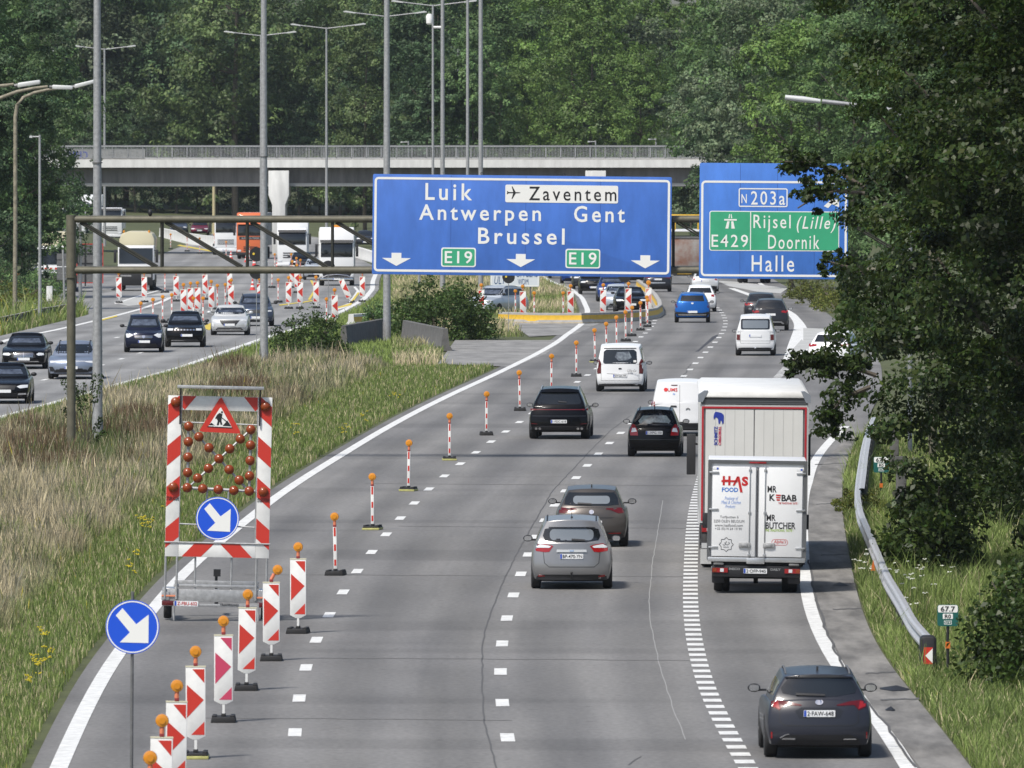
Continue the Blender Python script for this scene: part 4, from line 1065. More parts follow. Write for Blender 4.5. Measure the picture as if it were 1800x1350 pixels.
text_mb(mb, "S", ZX(412, 0)[0], ZX(474, 0)[0], ZX(0, 262)[1], ZX(0, 172)[1], -.036, .05, .003)
def zp(pts): return [ZX(*p) for p in pts]
for pg in ([(222,208),(376,208),(376,226),(222,226)], [(330,258),(368,172),(388,172),(350,258)], [(368,172),(392,172),(428,322),(404,322)]):
    mb.prism(zp(pg)[::-1], -.042, -.036)
mb.build("logo", LR_, root)
lt([("FOOD", 230, 383, 278, 320, .025)], LB)
lt([("Producer of", 258, 388, 362, 396, .0, .35), ("Meat & Chicken", 226, 414, 400, 434, 0, .35), ("Products", 266, 362, 440, 472, 0, .35)], LLB)
lt([("Turfputten 6", 220, 396, 545, 576), ("2250 OLEN BELGIUM", 162, 452, 584, 610), ("www.hasfood.com", 172, 440, 622, 650), ("+32 (0)14 24 19 90", 176, 432, 658, 686)], LGR)
lt([("MR", 664, 750, 256, 318, .022), ("K", 685, 738, 335, 398, .03), ("BAB", 800, 943, 338, 400, .03), ("MR", 664, 750, 528, 588, .022), ("BUTCHER", 658, 942, 600, 664, .02)], LK)
mb = MB()
for k, (a, b) in enumerate(((745, 794), (747, 790), (752, 786))): mb.prism(zp([(a, 336+k*22), (b, 339+k*22), (b-3, 352+k*22), (a+2, 349+k*22)])[::-1], -.042, -.036)
mb.build("logo", LR_, root)
lt([("THE TRADITIONAL TASTE !", 772, 958, 410, 428, .01, .2)], LR_); lt([("THE TRADITIONAL TASTE !", 655, 922, 666, 690, .015, .1)], LG)
lt([("Alpha's", 738, 858, 768, 808, .0, .3)], LR_)
mb = MB(); c = ZX(797, 790); frame_mb(c[0], c[1], .36, .13, .008, .06, -.039, -.036, mb); mb.build("logo_outline", LR_, root)
lt([("HALAL", 262, 315, 836, 848)], LGR)
mb = MB(); c = ZX(288, 818); pts = []
for k in range(16):
    a = math.pi*k/8; q = .158 if k % 2 == 0 else .122; pts.append((c[0]+q*math.cos(a), c[1]+q*math.sin(a)))
for a, b in zip(pts, pts[1:]+pts[:1]): mb.tube([(a[0], -.037, a[1]), (b[0], -.037, b[1])], .006, 5)
for st in ([(255,818),(268,826),(280,816),(284,800),(290,788)], [(286,818),(300,822),(314,812),(322,800)], [(270,806),(276,800)], [(306,800),(312,796)]):
    mb.tube([(ZX(*p)[0], -.037, ZX(*p)[1]) for p in st], .006, 5)
mb.build("logo", LK, root)
mb = MB(); mb.box(-.19, .19, -.05, .0, 2.885, 2.925); mb.build("top_light", TAIL, root, bevel=.01)
mb = MB(); mb.box(-1.08, 1.08, -.03, .5, .70, .80); mb.box(-.22, .18, -.06, .0, .66, .79); mb.build("sill_beam", ALU, root, bevel=.01)
mb = MB(); mb.box(-.98, .98, .02, .20, .36, .62); mb.box(-1.0, 1.0, .15, .6, .58, .70); mb.box(-.5, .5, .3, 4.6, .48, .66); mb.build("chassis", DARK, root, bevel=.02)
for sx in (-1, 1):
    mb = MB(); mb.box(*sorted((sx*.98, sx*.70)), .10, .55, .22, .60); mb.build("mudguard", DARK, root, bevel=.03)
    mb = MB(); mb.cur = 0; mb.box(*sorted((sx*.97, sx*.63)), -.01, .03, .46, .56); mb.cur = 1; mb.box(*sorted((sx*.80, sx*.72)), -.016, .0, .475, .55); mb.cur = 2; mb.box(*sorted((sx*.96, sx*.88)), -.016, .0, .475, .55)
    mb.build("tail_light", [TAIL, LENSW, AMBERD], root)
    mb = MB(); mb.box(*sorted((sx*.72, sx*.95)), -.02, .10, .62, .68); mb.build("step_pad", GALVD, root, bevel=.02)
    mb = MB(); mb.tube([(sx*.95, 4.35, 1.50), (sx*1.12, 4.4, 1.52)], .02, 6); mb.box(*sorted((sx*1.07, sx*1.20)), 4.30, 4.40, 1.28, 1.62); mb.build("mirror", DARK, root, bevel=.03)
twheels(root, [1.05, 4.6], [-.82, .82], .35, .22); twheels(root, [1.05], [-.66, .66], .35, .16)
mb = MB(); mb.tube([(-.05, .95, .33), (.05, .95, .33)], .14, 12); mb.tube([(-.7, 1.05, .35), (.7, 1.05, .35)], .06, 8); mb.build("axle", DARK, root)
plate(root, -.02, .0, .50, "2·OFP-945")
mb = MB(); text_mb(mb, "IVECO", -.60, -.36, .515, .565, .018, .02); text_mb(mb, "DAILY", .32, .54, .515, .565, .018, .02); mb.build("lettering", GALV, root)
s = dict(sub=1)
mb = MB(); mb.prismx([(3.95, .35), (6.0, .35), (6.05, .9), (5.75, 1.25), (4.95, 2.15), (3.95, 2.2)], -.98, .98); mb.build("cab", P_WHITE, root, bevel=.06)
mb = MB(); mb.prismx([(5.70, 1.30), (5.73, 1.29), (5.02, 2.10), (4.98, 2.08)], -.85, .85); mb.build("windscreen", GLASS, root)

# --- lorry with curtain trailer
P = G(1322, 997); h = heading(D3, P.y)+.004
loc = (P.x+math.sin(h)*2.2, P.y-math.cos(h)*2.2, zg(P.y))
root = thing("lorry", "white curtain-sided lorry with a red-edged back, ahead of the box van", "lorry", loc, h)
root.rotation_euler = (0, R(.5), h)
mb = MB(); mb.box(-1.25, 1.25, .06, 13.5, 1.15, 3.92); mb.build("trailer_body", CURT, root, bevel=.02)
RSTR = M("reflective_red", (.40, .02, .03), .4)
mb = MB(); frame_mb(0, 2.49, 2.52, 2.76, .05, .02, -.02, .08, mb); mb.build("rear_frame", P_LSILV, root)
mb = MB(); frame_mb(0, 2.49, 2.44, 2.66, .045, .005, -.032, -.02, mb); mb.build("reflective_strip", RSTR, root)
for sx in (-1, 1):
    mb = MB(); mb.box(*sorted((sx*.012, sx*1.13)), -.016, .05, 1.24, 3.76); d = mb.build("rear_door", CURT, root)
    mb = MB()
    for k in range(1, 5): mb.box(sx*.225*k-.004, sx*.225*k+.004, -.019, -.012, 1.24, 3.76)
    mb.build("door_rib", M("rib", (.38, .38, .37), .5), d)
mb = MB(); mb.box(-1.22, 1.22, -.02, .1, 3.86, 4.03)
for k in range(3): mb.box(-1.20, 1.20, -.035, -.018, 3.885+.05*k, 3.905+.05*k)
mb.build("upper_frame", GREYB, root)
mb = MB(); mb.prism([(-1.29, 4.03), (1.29, 4.03), (1.29, 4.09), (1.18, 4.17), (-1.18, 4.17), (-1.29, 4.09)], -.06, 13.5); mb.build("roof", WHITE, root, bevel=.02)
for sx in (-1, 1): mb = MB(); mb.prism([(sx*1.31, 3.92), (sx*1.31, 4.09), (sx*1.17, 4.185), (sx*1.08, 4.185), (sx*1.20, 3.92)], -.075, .35); mb.build("roof_corner", M("corner_grey", (.20, .22, .25), .4), root)
mb = MB(); mb.box(-1.2, 1.2, -.04, .08, 3.995, 4.025); mb.build("roof_edge", DARK, root)
SB = M("logo_navy", (.02, .04, .30), .4); SR = M("logo_red", (.50, .03, .08), .4)
mb = MB(); text_mb(mb, "SCHMITZ", -.93, -.85, 2.92, 3.36, -.022, .03, .003, rot=90); mb.build("lettering", SB, root)
mb = MB(); text_mb(mb, "CARGOBULL", -.83, -.765, 2.92, 3.36, -.022, .03, .003, rot=90); mb.build("lettering", SR, root)
mb = MB(); mb.prism([(x_, z_+.36) for x_, z_ in ((-.95+.0, 3.22), (-.93, 3.30), (-.90, 3.34), (-.84, 3.33), (-.76, 3.31), (-.71, 3.26), (-.71, 3.08), (-.745, 3.05), (-.755, 3.12), (-.78, 3.14), (-.80, 3.06), (-.83, 3.06), (-.84, 3.17), (-.88, 3.21), (-.91, 3.20), (-.93, 3.16), (-.945, 3.17))][::-1], -.026, -.022); mb.build("logo", SB, root)
mb = MB(); mb.box(-1.0, -.93, -.035, -.015, 1.24, 1.95); mb.cur = 1; mb.box(-1.01, -.975, -.04, -.034, 1.24, 1.95); mb.build("marker_board", [M("marker_yellow", (.68, .42, .02), .4), RSTR], root)
mb = MB(); mb.box(-1.2, 1.2, .0, .25, .85, 1.14); mb.box(-.45, .45, .2, 13.2, .80, 1.12); mb.box(-1.22, 1.22, .05, .2, .50, .66); mb.build("chassis", DARK, root, bevel=.02)
mb = MB(); mb.box(-1.20, -.62, -.02, .04, .52, .64); mb.build("under_run_bar", P_LSILV, root)
for sx in (-1, 1):
    mb = MB(); mb.cur = 0; mb.box(*sorted((sx*1.2, sx*.95)), -.02, .02, .90, 1.05); mb.cur = 1; mb.box(*sorted((sx*1.08, sx*1.0)), -.03, -.01, .92, 1.03); mb.build("tail_light", [TAIL, LENSW], root)
    mb = MB(); mb.box(*sorted((sx*1.22, sx*.85)), .9, 1.0, .12, .55); mb.build("mud_flap", P_LSILV if sx < 0 else DARK, root)
    mb = MB(); mb.tube([(sx*1.2, 14.9, 2.5), (sx*1.45, 15.0, 2.5)], .03, 6); mb.box(*sorted((sx*1.30, sx*1.52)), 14.85, 15.0, 1.75, 2.75); mb.build("mirror", DARK, root, bevel=.05)
twheels(root, [2.2, 3.5, 4.8, 11.5], [-1.03, 1.03], .50, .34); twheels(root, [15.2], [-1.03, 1.03], .5, .3)
mb = MB(); mb.box(-1.24, 1.24, 13.9, 16.0, .5, 3.7); mb.build("cab", P_WHITE, root, bevel=.12)

# --- oncoming lorries: cab over engine with body behind
def lorry_front(label, px, py, cabm, bodym, H=3.5, bodyH=4.0, rz=0, style=0, W=2.5, f=LR, name="lorry", beacon=False, L=9, text=None, z=None, Y=None):
    P = G(px, py) if Y is None else Vector((at(px, py, Y).x, Y, z if z is not None else zg(Y)))
    h = (heading(f, P.y) if f else 0)+rz+math.pi
    root = thing(name, label, "lorry", (P.x+math.sin(h)*1.3*-1*-1, P.y-math.cos(h)*1.3*-1*-1, P.z), h)
    v = Vector((-math.sin(h), math.cos(h), 0)); root.location = (P.x-v.x*(-1.3), P.y-v.y*(-1.3), P.z)
    # local +y is forward; the nose is at y=0, the body extends to -L
    mb = MB(); mb.prismx([(0, .45), (0, 1.9), (-.12, 2.95), (-.35, H-.15), (-.7, H), (-2.1, H), (-2.1, .45)], -W/2+.06, W/2-.06); mb.build("cab", cabm, root, bevel=.09)
    mb = MB(); mb.prismx([(.02, 1.98), (-.10, 2.92), (-.16, 2.92), (-.04, 1.98)], -W/2+.16, W/2-.16); mb.build("windscreen", GLASS, root, bevel=.01)
    mb = MB(); mb.prismx([(.03, 3.02), (.12, 2.96), (.0, 3.14), (-.14, 3.14)], -W/2+.12, W/2-.12); mb.build("sun_visor", DARK if style != 2 else cabm, root)
    if style == 0:
        mb = MB()
        for z in (.95, 1.12, 1.29): mb.box(-.72, .72, -.01, .025, z, z+.07)
        mb.build("grille", DARK, root)
    elif style == 1:
        mb = MB(); mb.prism([(-1.05, .98), (1.05, .98), (.9, .62), (-.9, .62)], -.01, .04); mb.build("grille", DARK, root)
        mb = MB(); mb.tube([(-1.0, .05, .55), (-.7, .06, .72), (0, .06, .78), (.7, .06, .72), (1.0, .05, .55)], .035, 8); mb.build("chrome_trim", CHROME, root)
        mb = MB(); mb.box(-1.15, 1.15, -.02, .05, .40, .52); mb.build("bumper_bar", CHROME, root, bevel=.01)
    else:
        mb = MB()
        for z in (.72, .86, 1.0): mb.box(-.6, .6, -.01, .025, z, z+.06)
        mb.build("grille", DARK, root)
        mb = MB(); mb.box(-.95, .95, -.01, .02, 1.66, 1.90); mb.build("front_band", DARK, root)
    for sx in (-1, 1):
        mb = MB(); mb.box(*sorted((sx*1.12, sx*.80)), -.02, .035, .62, .78); mb.build("headlight", LENSW, root, bevel=.02)
        mb = MB(); mb.box(*sorted((sx*1.30, sx*1.48)), -.35, -.2, 2.0, 2.85); mb.tube([(sx*1.15, -.3, 2.8), (sx*1.4, -.3, 2.8)], .03, 6); mb.build("mirror", DARK, root, bevel=.04)
    mb = MB(); mb.box(-1.18, 1.18, -.3, .03, .32, .58); mb.build("bumper", DARK if style != 0 else cabm, root, bevel=.04)
    plate(root, 0, .06, .46, None, 'front')
    if bodym is not None:
        mb = MB(); mb.box(-W/2, W/2, -L, -2.35, 1.1, bodyH); mb.build("body", bodym, root, bevel=.04)
    mb = MB(); mb.box(-.45, .45, -L+.2, -.4, .6, 1.0); mb.build("chassis", DARK, root)
    twheels(root, [-1.3, -L+2.2], [-1.03, 1.03], .5, .32)
    if beacon:
        mb = MB(); mb.box(-.35, .35, -1.2, -1.0, H, H+.16); mb.build("beacon_bar", AMBER, root, bevel=.02)
    if text:
        mb = MB(); text_mb(mb, text[::1], -.75, .75, 1.70, 1.86, 0, .02)
        o = mb.build("lettering", GALV, root); o.rotation_euler = (0, 0, math.pi); o.location = (0, .02, 0)
    return root
lorry_front("white lorry with a large dark windscreen, nearest of the oncoming lorries", 592, 502, P_WHITE, CURT, 4.0, 3.7, rz=.0, style=1, beacon=True)
r = lorry_front("white lorry with dark mirrors between the orange lorry and the nearest white one", 514, 474, P_WHITE, BOXW, 3.3, 4.0, style=0, W=2.45)
lorry_front("orange lorry with a grey body beside the bridge pier", 442, 455, P_ORANGE, M("tarp_grey", (.30, .30, .29), .7), 3.95, 3.9, style=2, rz=-.05, text="BLANKEN TRANS")
lorry_front("white tanker lorry far off behind the road sweepers", 158, 343, P_WHITE, BOXW, 3.4, 4.0, f=None, Y=1180)
lorry_front("white high-roofed lorry far off at the edge of the left trees", 131, 343, P_WHITE, BOXW, 3.2, 3.4, f=None, Y=1150)
lorry_front("white delivery lorry far off above the sweepers, right of the thick lamp post", 194, 343, P_WHITE, BOXW, 3.2, 3.0, f=None, Y=1120)
lorry_front("small white lorry left of the orange lorry", 398, 448, P_WHITE, BOXW, 3.2, 2.8, f=None, rz=-.02, W=2.1, L=6)

# --- road sweepers
def sweeper(label, px, py, rz=0):
    P = G(px, py); h = math.pi+rz
    root = thing("road_sweeper", label, "sweeper lorry", (P.x, P.y-1.3, P.z), h, "road sweepers on the closed lane")
    mb = MB(); mb.prismx([(0, .7), (0, 1.7), (-.15, 2.93), (-1.9, 2.98), (-1.9, .7)], -1.18, 1.18); mb.build("cab", P_WHITE, root, bevel=.08)
    mb = MB(); mb.prismx([(.02, 1.80), (-.11, 2.80), (-.18, 2.80), (-.05, 1.80)], -1.10, 1.10); mb.build("windscreen", GLASS, root)
    mb = MB(); mb.prism([(-1.12, 2.6), (1.12, 2.6), (1.15, 3.35), (.98, 3.72), (.6, 3.86), (-.6, 3.86), (-.98, 3.72), (-1.15, 3.35)], -7.5, -2.0); mb.build("hopper", P_CREAM, root, bevel=.05)
    for x in (-.8, .85):
        mb = MB(); mb.lathe([(.07, 0), (.08, .05), (.07, .14), (.02, .17)], (x, -2.2, 3.78), 'z', 12); mb.build("beacon", AMBER, root)
    mb = MB(); mb.cur = 0; mb.box(-1.15, 1.15, -.02, .04, 1.46, 1.60); mb.cur = 1
    for k in range(7): mb.box(-1.1+.33*k, -.95+.33*k, .04, .046, 1.47, 1.59)
    mb.build("warning_strip", [WHITE, RED], root)
    mb = MB(); mb.box(-1.1, 1.1, -.3, .06, .35, 1.22); mb.box(-1.15, 1.15, -6.5, -.5, .45, 1.0)
    for sx in (-1, 1): mb.lathe([(.05, .25), (.42, .08), (.45, .02)], (sx*1.25, -1.8, 0), 'z', 14)
    mb.build("sweeping_gear", DARK, root, bevel=.03)
    mb = MB(); mb.box(-1.0, -.35, .05, .07, .9, 1.1); mb.box(.3, 1.0, .05, .07, .95, 1.05); mb.build("front_panel", GALV, root)
    for sx in (-1, 1):
        mb = MB(); mb.box(*sorted((sx*1.27, sx*1.45)), -.35, -.2, 1.85, 2.7); mb.tube([(sx*1.1, -.3, 2.65), (sx*1.4, -.3, 2.65)], .03, 6); mb.build("mirror", DARK, root, bevel=.04)
    twheels(root, [-1.3, -5.2], [-1.0, 1.0], .48, .3)
    return root
sweeper("cream and white road sweeper with beacons, standing alone on the closed lane", 240, 511)
sweeper("cream and white road sweeper half hidden behind the gantry post", 99, 513)

# --- rusty tipper seen between the two signs
P = G(1203, 500)
root = thing("tipper_lorry", "grey tipper lorry with a rust-patched back between the two direction signs", "lorry", (P.x, P.y, P.z), 0)
RUSTB = M("rusty_tipper", (.30, .295, .28), .8, noise=.2, col2=(.20, .085, .05), nscale=.9)
mb = MB(); mb.box(-1.25, 1.25, 0, 6, 1.15, 3.2); mb.build("tipper_body", RUSTB, root, bevel=.03)
mb = MB(); mb.box(-1.28, 1.28, -.05, .1, 3.2, 3.32); mb.box(-1.25, 1.25, -.05, .1, 1.1, 1.3); mb.build("body_rim", GALVD, root)
mb = MB(); mb.box(-1.2, 1.2, -.1, 6, 3.65, 3.78); mb.build("cover_roll", P_WHITE, root, bevel=.03)
mb = MB(); mb.box(-.9, 1.2, -.1, .2, 4.35, 4.85); mb.box(-.7, -.6, -.05, .05, 3.7, 4.4); mb.box(.9, 1.0, -.05, .05, 3.7, 4.4); mb.build("warning_board", YPAINT, root, bevel=.01)
mb = MB(); mb.box(-1.2, 1.2, 0, 7.5, .6, 1.1); mb.build("chassis", DARK, root)
mb = MB(); mb.box(-.5, .5, -.05, .05, .72, .95); mb.build("yellow_plate", YPAINT, root)
mb = MB(); mb.box(-1.1, -.7, -.06, .03, .95, 1.12); mb.build("tail_light", TAIL, root)
twheels(root, [1.2, 2.6, 6.5], [-1.03, 1.03], .5, .34)
P = G(1327, 498)
root = thing("flatbed_lorry", "dark lorry on the exit whose wheels show under the right-hand sign", "lorry", (P.x, P.y, P.z), 0)
mb = MB(); mb.box(-1.2, 1.2, 0, 7, 1.0, 3.2); mb.build("body", P_DGREY, root, bevel=.03)
mb = MB(); mb.box(-.9, .9, .1, 7, .55, 1.0); mb.build("chassis", DARK, root)
twheels(root, [1.2, 5.6], [-.98, -.62, .62, .98], .5, .28)

# ================================================================== work-zone furniture
def lamp_parts(root, x, z, tilt=0, big=False, stem=M("lamp_stem", (.66, .20, .10), .5), ambm=AMBER):
    r = .10 if not big else .135
    mb = MB(); mb.box(x-.035, x+.035, -.03, .03, z, z+.055); mb.build("lamp_foot", M("dark_red", (.25, .03, .03), .5), root, bevel=.008)
    tx = x + math.sin(tilt)*.2
    mb = MB(); mb.tube([(x, 0, z+.05), (x+math.sin(tilt)*.10, 0, z+.16)], .035, 8); mb.build("battery_case", stem, root)
    mb = MB(); c = (x+math.sin(tilt)*.22, 0, z+.14+r)
    mb.lathe([(r*.55, -.055), (r*.92, -.045), (r, -.015), (r, .015), (r*.92, .045), (r*.55, .055)], c, 'y', 20)
    mb.lathe([(r*.5, -.066), (r*.52, -.05)], c, 'y', 16)
    mb.build("lamp_lens", ambm, root)
def foot(root, mat=RUBBER, x=0):
    if mat is YELLOWP:
        mb = MB(); mb.box(-.22, .22, -.36, .36, 0, .055); mb.build("foot_plate", YELLOWP, root, bevel=.012); mat = RUBBER; mb = MB(); mb.prism([(-.21, .055), (.21, .055), (.19, .10), (-.19, .10)], -.34, .34)
    else: mb = MB(); mb.prism([(-.22, 0), (.22, 0), (.20, .10), (-.20, .10)], -.36, .36)
    mb.box(-.20, -.12, -.30, .30, .10, .125); mb.box(.12, .20, -.30, .30, .10, .125); mb.box(-.04, .04, -.1, .1, .10, .15)
    mb.build("foot", mat, root, bevel=.012)
REDP = M("red_film_faded", (.50, .05, .11), .45)
def panel_beacon(name, right=True, tilt=0, redm=RED, footm=RUBBER, big=False, lamp=True, ambm=AMBER):
    """arrow beacon: white board, red chevrons, lamp on top, rubber foot"""
    root = thing(name, "x", "road beacon")
    mb = MB(); W, z0, z1 = .33, .34, 1.52
    mb.prism([(-W/2, z0+.03), (-.05, z0-.03), (.05, z0-.03), (W/2, z0+.03), (W/2, z1-.01), (W/2-.01, z1), (-W/2+.01, z1), (-W/2, z1-.01)], -.02, .02)
    mb.build("board", WHITE, root, bevel=.006)
    mb = MB(); sg = 1 if right else -1; a, b = -W/2+.02, W/2-.02
    for pg in ([(a, z0+.33), (b-.01, z0+.63), (a, z0+.88)], [(b, z1-.04), (a+.09, z1-.04), (b, z1-.27)], [(b, z0+.05), (a+.07, z0+.05), (b, z0+.27)]):
        pp = [(sg*x, z) for x, z in pg]
        mb.prism(pp if sg > 0 else pp[::-1], -.0235, -.0195)
    mb.build("chevron", redm, root)
    mb = MB(); mb.box(-.022, .022, -.015, .015, .15, .34); mb.tube([(0, 0, .05), (0, 0, .2)], .014, 8); mb.build("stem", WHITE, root)
    mb = MB(); mb.box(-W/2-.004, W/2+.004, -.026, .026, z1-.008, z1+.016); mb.build("top_rail", M("cream_plastic", (.60, .57, .42), .6), root)
    foot(root, footm)
    if lamp: lamp_parts(root, 0, z1+.01, tilt, big, ambm=ambm)
    return root
def pole_beacon(name, footm=RUBBER):
    root = thing(name, "x", "road beacon")
    mb = MB(); mb.box(-.042, .042, -.025, .025, .10, 1.12); mb.build("pole", WHITE, root, bevel=.012)
    mb = MB()
    for z, hh in ((.22, .14), (.56, .15), (.90, .20)): mb.box(-.024, .024, -.029, -.024, z, z+hh)
    mb.build("red_band", RED, root)
    foot(root, footm); lamp_parts(root, 0, 1.11, 0)
    return root
def put(proto, first, P, label, group, rz=0, lean=0, roll=0):
    o = proto if first else tree_copy(proto)
    o.location = P; o.rotation_euler = (lean, roll, rz); o["label"] = label; o["group"] = group
    return o
GRP_A = "arrow beacons closing the left lane"; GRP_B = "pole beacons along the left lane"; GRP_C = "arrow beacons around the far works"; GRP_D = "pole beacons around the far works"
# near arrow beacons: (x, base y)
near = [(524,1113,"arrow beacon farthest up the near row, behind the one with the tilted lamp",0,0),(477,1161,"arrow beacon with its lamp tilted to the right, right of the trailer",.6,0),
        (433,1213,"arrow beacon standing in front of the trailer's right tail light",0,0),(393,1269,"arrow beacon with scuffed board and faded pink arrows",0,1),
        (344,1333,"arrow beacon on a yellow foot, in front of the faded pink one",0,2),(308,1405,"arrow beacon cut by the frame at its foot, third from the bottom",0,0),
        (281,1478,"arrow beacon of which only the upper board shows at the bottom edge",0,0),(262,1556,"arrow beacon of which only the lamp shows at the bottom edge",0,0)]
pA = panel_beacon("arrow_beacon"); pAt = None; first = True
for x, y, lb, tl, kind in near:
    P = G(x, y)
    if tl: o = panel_beacon("arrow_beacon", tilt=tl); put(o, True, P, lb, GRP_A)
    elif kind == 1: put(panel_beacon("arrow_beacon", redm=REDP), True, P, lb, GRP_A)
    elif kind == 2: put(panel_beacon("arrow_beacon", footm=YELLOWP), True, P, lb, GRP_A)
    else: put(pA, first, P, lb, GRP_A, rz=random.uniform(-.12, .12), roll=random.uniform(-.025, .025)); first = False
pB = pole_beacon("pole_beacon"); pBy = pole_beacon("pole_beacon", YELLOWP)
rowB = [(590,1011,0,"nearest pole beacon, on a dark foot below the lane dashes"),(655,931,1,"second nearest pole beacon, on a yellowish foot"),(718,863,1,"third nearest pole beacon on a yellowish foot"),(790,809,1,"fourth nearest pole beacon"),
        (855,765,0,"fifth pole beacon, left of the glossy black car"),(914,722,0,"sixth pole beacon, just up-left of the glossy black car"),(969,689,0,"pole beacon rising behind the glossy black car"),(1013,662,0,"pole beacon with its foot left of the white windowed van"),
        (1046,637,1,"pole beacon on a yellow foot touching the white van's mirror"),(1066,624,0,"pole beacon behind the white windowed van, left one of two"),(1084,611,0,"pole beacon behind the white windowed van, right one of two"),(1100,600,0,"pole beacon just above the white windowed van's roof"),
        (1110,591,0,"pole beacon beside the yellow barrier, third from its tip"),(1126,581,0,"pole beacon beside the yellow barrier, second from its tip"),(1138,575,0,"pole beacon at the tip of the yellow barrier, nearer of two"),(1136.5,569,0,"pole beacon at the tip of the yellow barrier, farther of two")]
f1 = f2 = True
for x, y, k, lb in rowB:
    if k: put(pBy, f2, G(x, y), lb, GRP_B, rz=random.uniform(-.2, .2), roll=random.uniform(-.02, .02)); f2 = False
    else: put(pB, f1, G(x, y), lb, GRP_B, rz=random.uniform(-.2, .2), roll=random.uniform(-.02, .02)); f1 = False
# far arrow beacons pointing left: (x, base y)
pC = panel_beacon("arrow_beacon", right=False); first = True
farA = [(209.5,533,"arrow beacon in front of the lone sweeper's left side"),(254,532,"arrow beacon in front of the lone sweeper's right side"),(310,530,"arrow beacon right of the lone sweeper"),
        (361,527,"arrow beacon at the back of the far cluster, centre"),(404,522,"arrow beacon directly above another one, left of the thick lamp post"),(406,549,"arrow beacon directly below another one, left of the thick lamp post"),
        (323,559,"leftmost arrow beacon of the dense far cluster"),(335,556,"second arrow beacon of the dense far cluster"),(348,555,"third arrow beacon of the dense far cluster"),(372,552,"fourth arrow beacon of the dense far cluster"),
        (455,546,"arrow beacon partly behind the thick lamp post"),(507.5,543,"left one of three upright arrow beacons by the works lane"),(527,543,"middle one of three upright arrow beacons by the works lane"),(556,542,"right one of three upright arrow beacons by the works lane"),
        (513,506,"pinkish distant arrow beacon behind the works lane, left"),(522,515,"pinkish distant arrow beacon behind the works lane, right"),(637,531,"arrow beacon at the grass edge right of the white lorry"),(589,571,"arrow beacon nearest to the median bush"),
        (1003,562,"arrow beacon behind the yellow barrier, on the white edge line"),(1060,560,"arrow beacon behind the yellow barrier, before the blue car"),(1104,557,"arrow beacon behind the yellow barrier, before the black car"),(920,563,"arrow beacon behind the yellow barrier, right of the turning silver car"),
        (846,560,"graffitied arrow beacon in front of the turning silver car")]
for x, y, lb in farA:
    put(pC, first, G(x, y), lb, GRP_C, rz=random.uniform(-.1, .1), roll=random.uniform(-.02, .02)); first = False
o = panel_beacon("arrow_beacon", right=False, redm=M("washed_red", (.62, .25, .20), .5), big=True); put(o, True, G(1140, 556), "washed-out arrow beacon at the bend of the yellow barrier", GRP_C)
o = panel_beacon("arrow_beacon", right=False, lamp=False); put(o, True, G(618, 533), "leaning arrow beacon knocked askew in front of the white lorry", GRP_C, roll=-.42)
farB = [(247.5,582,"leftmost pole beacon above the dark people carrier"),(269,574,"second pole beacon above the dark people carrier"),(286,568,"third pole beacon above the dark people carrier"),(302,564,"fourth pole beacon above the dark people carrier"),
        (357,571,"pole beacon before the far cluster, beside a yellow mark"),(340,571,"pole beacon in front of the far cluster's third arrow beacon"),(290,515,"pole beacon between two arrow beacons behind the cluster"),(382,544,"pole beacon right of the far cluster, left of two"),(396,542,"pole beacon right of the far cluster, right of two"),
        (489,532,"pole beacon right of the thick lamp post"),(478,506,"pole beacon on a yellow foot right of the thick lamp post"),(574,573,"pole beacon beside the arrow beacon nearest to the bush"),(483,478,"distant pole beacon behind the gantry, first from the left"),(497,474,"distant pole beacon behind the gantry, second from the left"),
        (512,478,"distant pole beacon behind the gantry, third from the left"),(521,486,"distant pole beacon behind the gantry, fourth from the left"),(528,490,"distant pole beacon behind the gantry, fifth from the left"),(300,438,"distant pole beacon by the concrete blocks, first from the left"),
        (329,442,"distant pole beacon by the concrete blocks, second from the left"),(351,446,"distant pole beacon by the concrete blocks, third from the left"),(377,438,"distant pole beacon by the concrete blocks, fourth from the left"),(397.5,453,"distant pole beacon in front of the small white lorry"),(438,459,"distant pole beacon in front of the orange lorry"),
        (990,560,"pole beacon on the grass behind the yellow barrier, left of the edge line"),(939,560,"pole beacon behind the yellow barrier, right of the silver turning car"),(906,556,"pole beacon peeking over the silver turning car's tail"),(233,437,"lone distant pole beacon above the lone sweeper")]
for x, y, lb in farB: put(pB, False, G(x, y), lb, GRP_D, rz=random.uniform(-.2, .2))
# cones
CW = M("cone_red", (.62, .05, .04), .5)
root = thing("traffic_cone", "x", "traffic cone"); KIDS.setdefault(root.name, [])
mb = MB(); mb.lathe([(.17, .03), (.135, .20), (.11, .32), (.085, .46), (.06, .58), (.03, .74)], (0, 0, 0), 'z', 16); mb.build("cone", CW, root)
mb = MB(); mb.lathe([(.139, .20), (.113, .32)], axis='z', n=16); mb.lathe([(.089, .46), (.064, .58)], axis='z', n=16); mb.build("white_band", WHITE, root)
mb = MB(); mb.box(-.21, .21, -.21, .21, 0, .035); mb.build("base", CW, root, bevel=.01)
for k, (x, y, lb) in enumerate([(444,510,"nearest red and white cone, left of the thick lamp post"),(406,456,"red and white cone left of the orange lorry's front wheel"),(433,461,"red and white cone before the orange lorry"),(488,471,"red and white cone before the second white lorry"),(447,467,"red and white cone just left of the lamp post, behind the gantry")]):
    put(root, k == 0, G(x, y), lb, "traffic cones in the works")

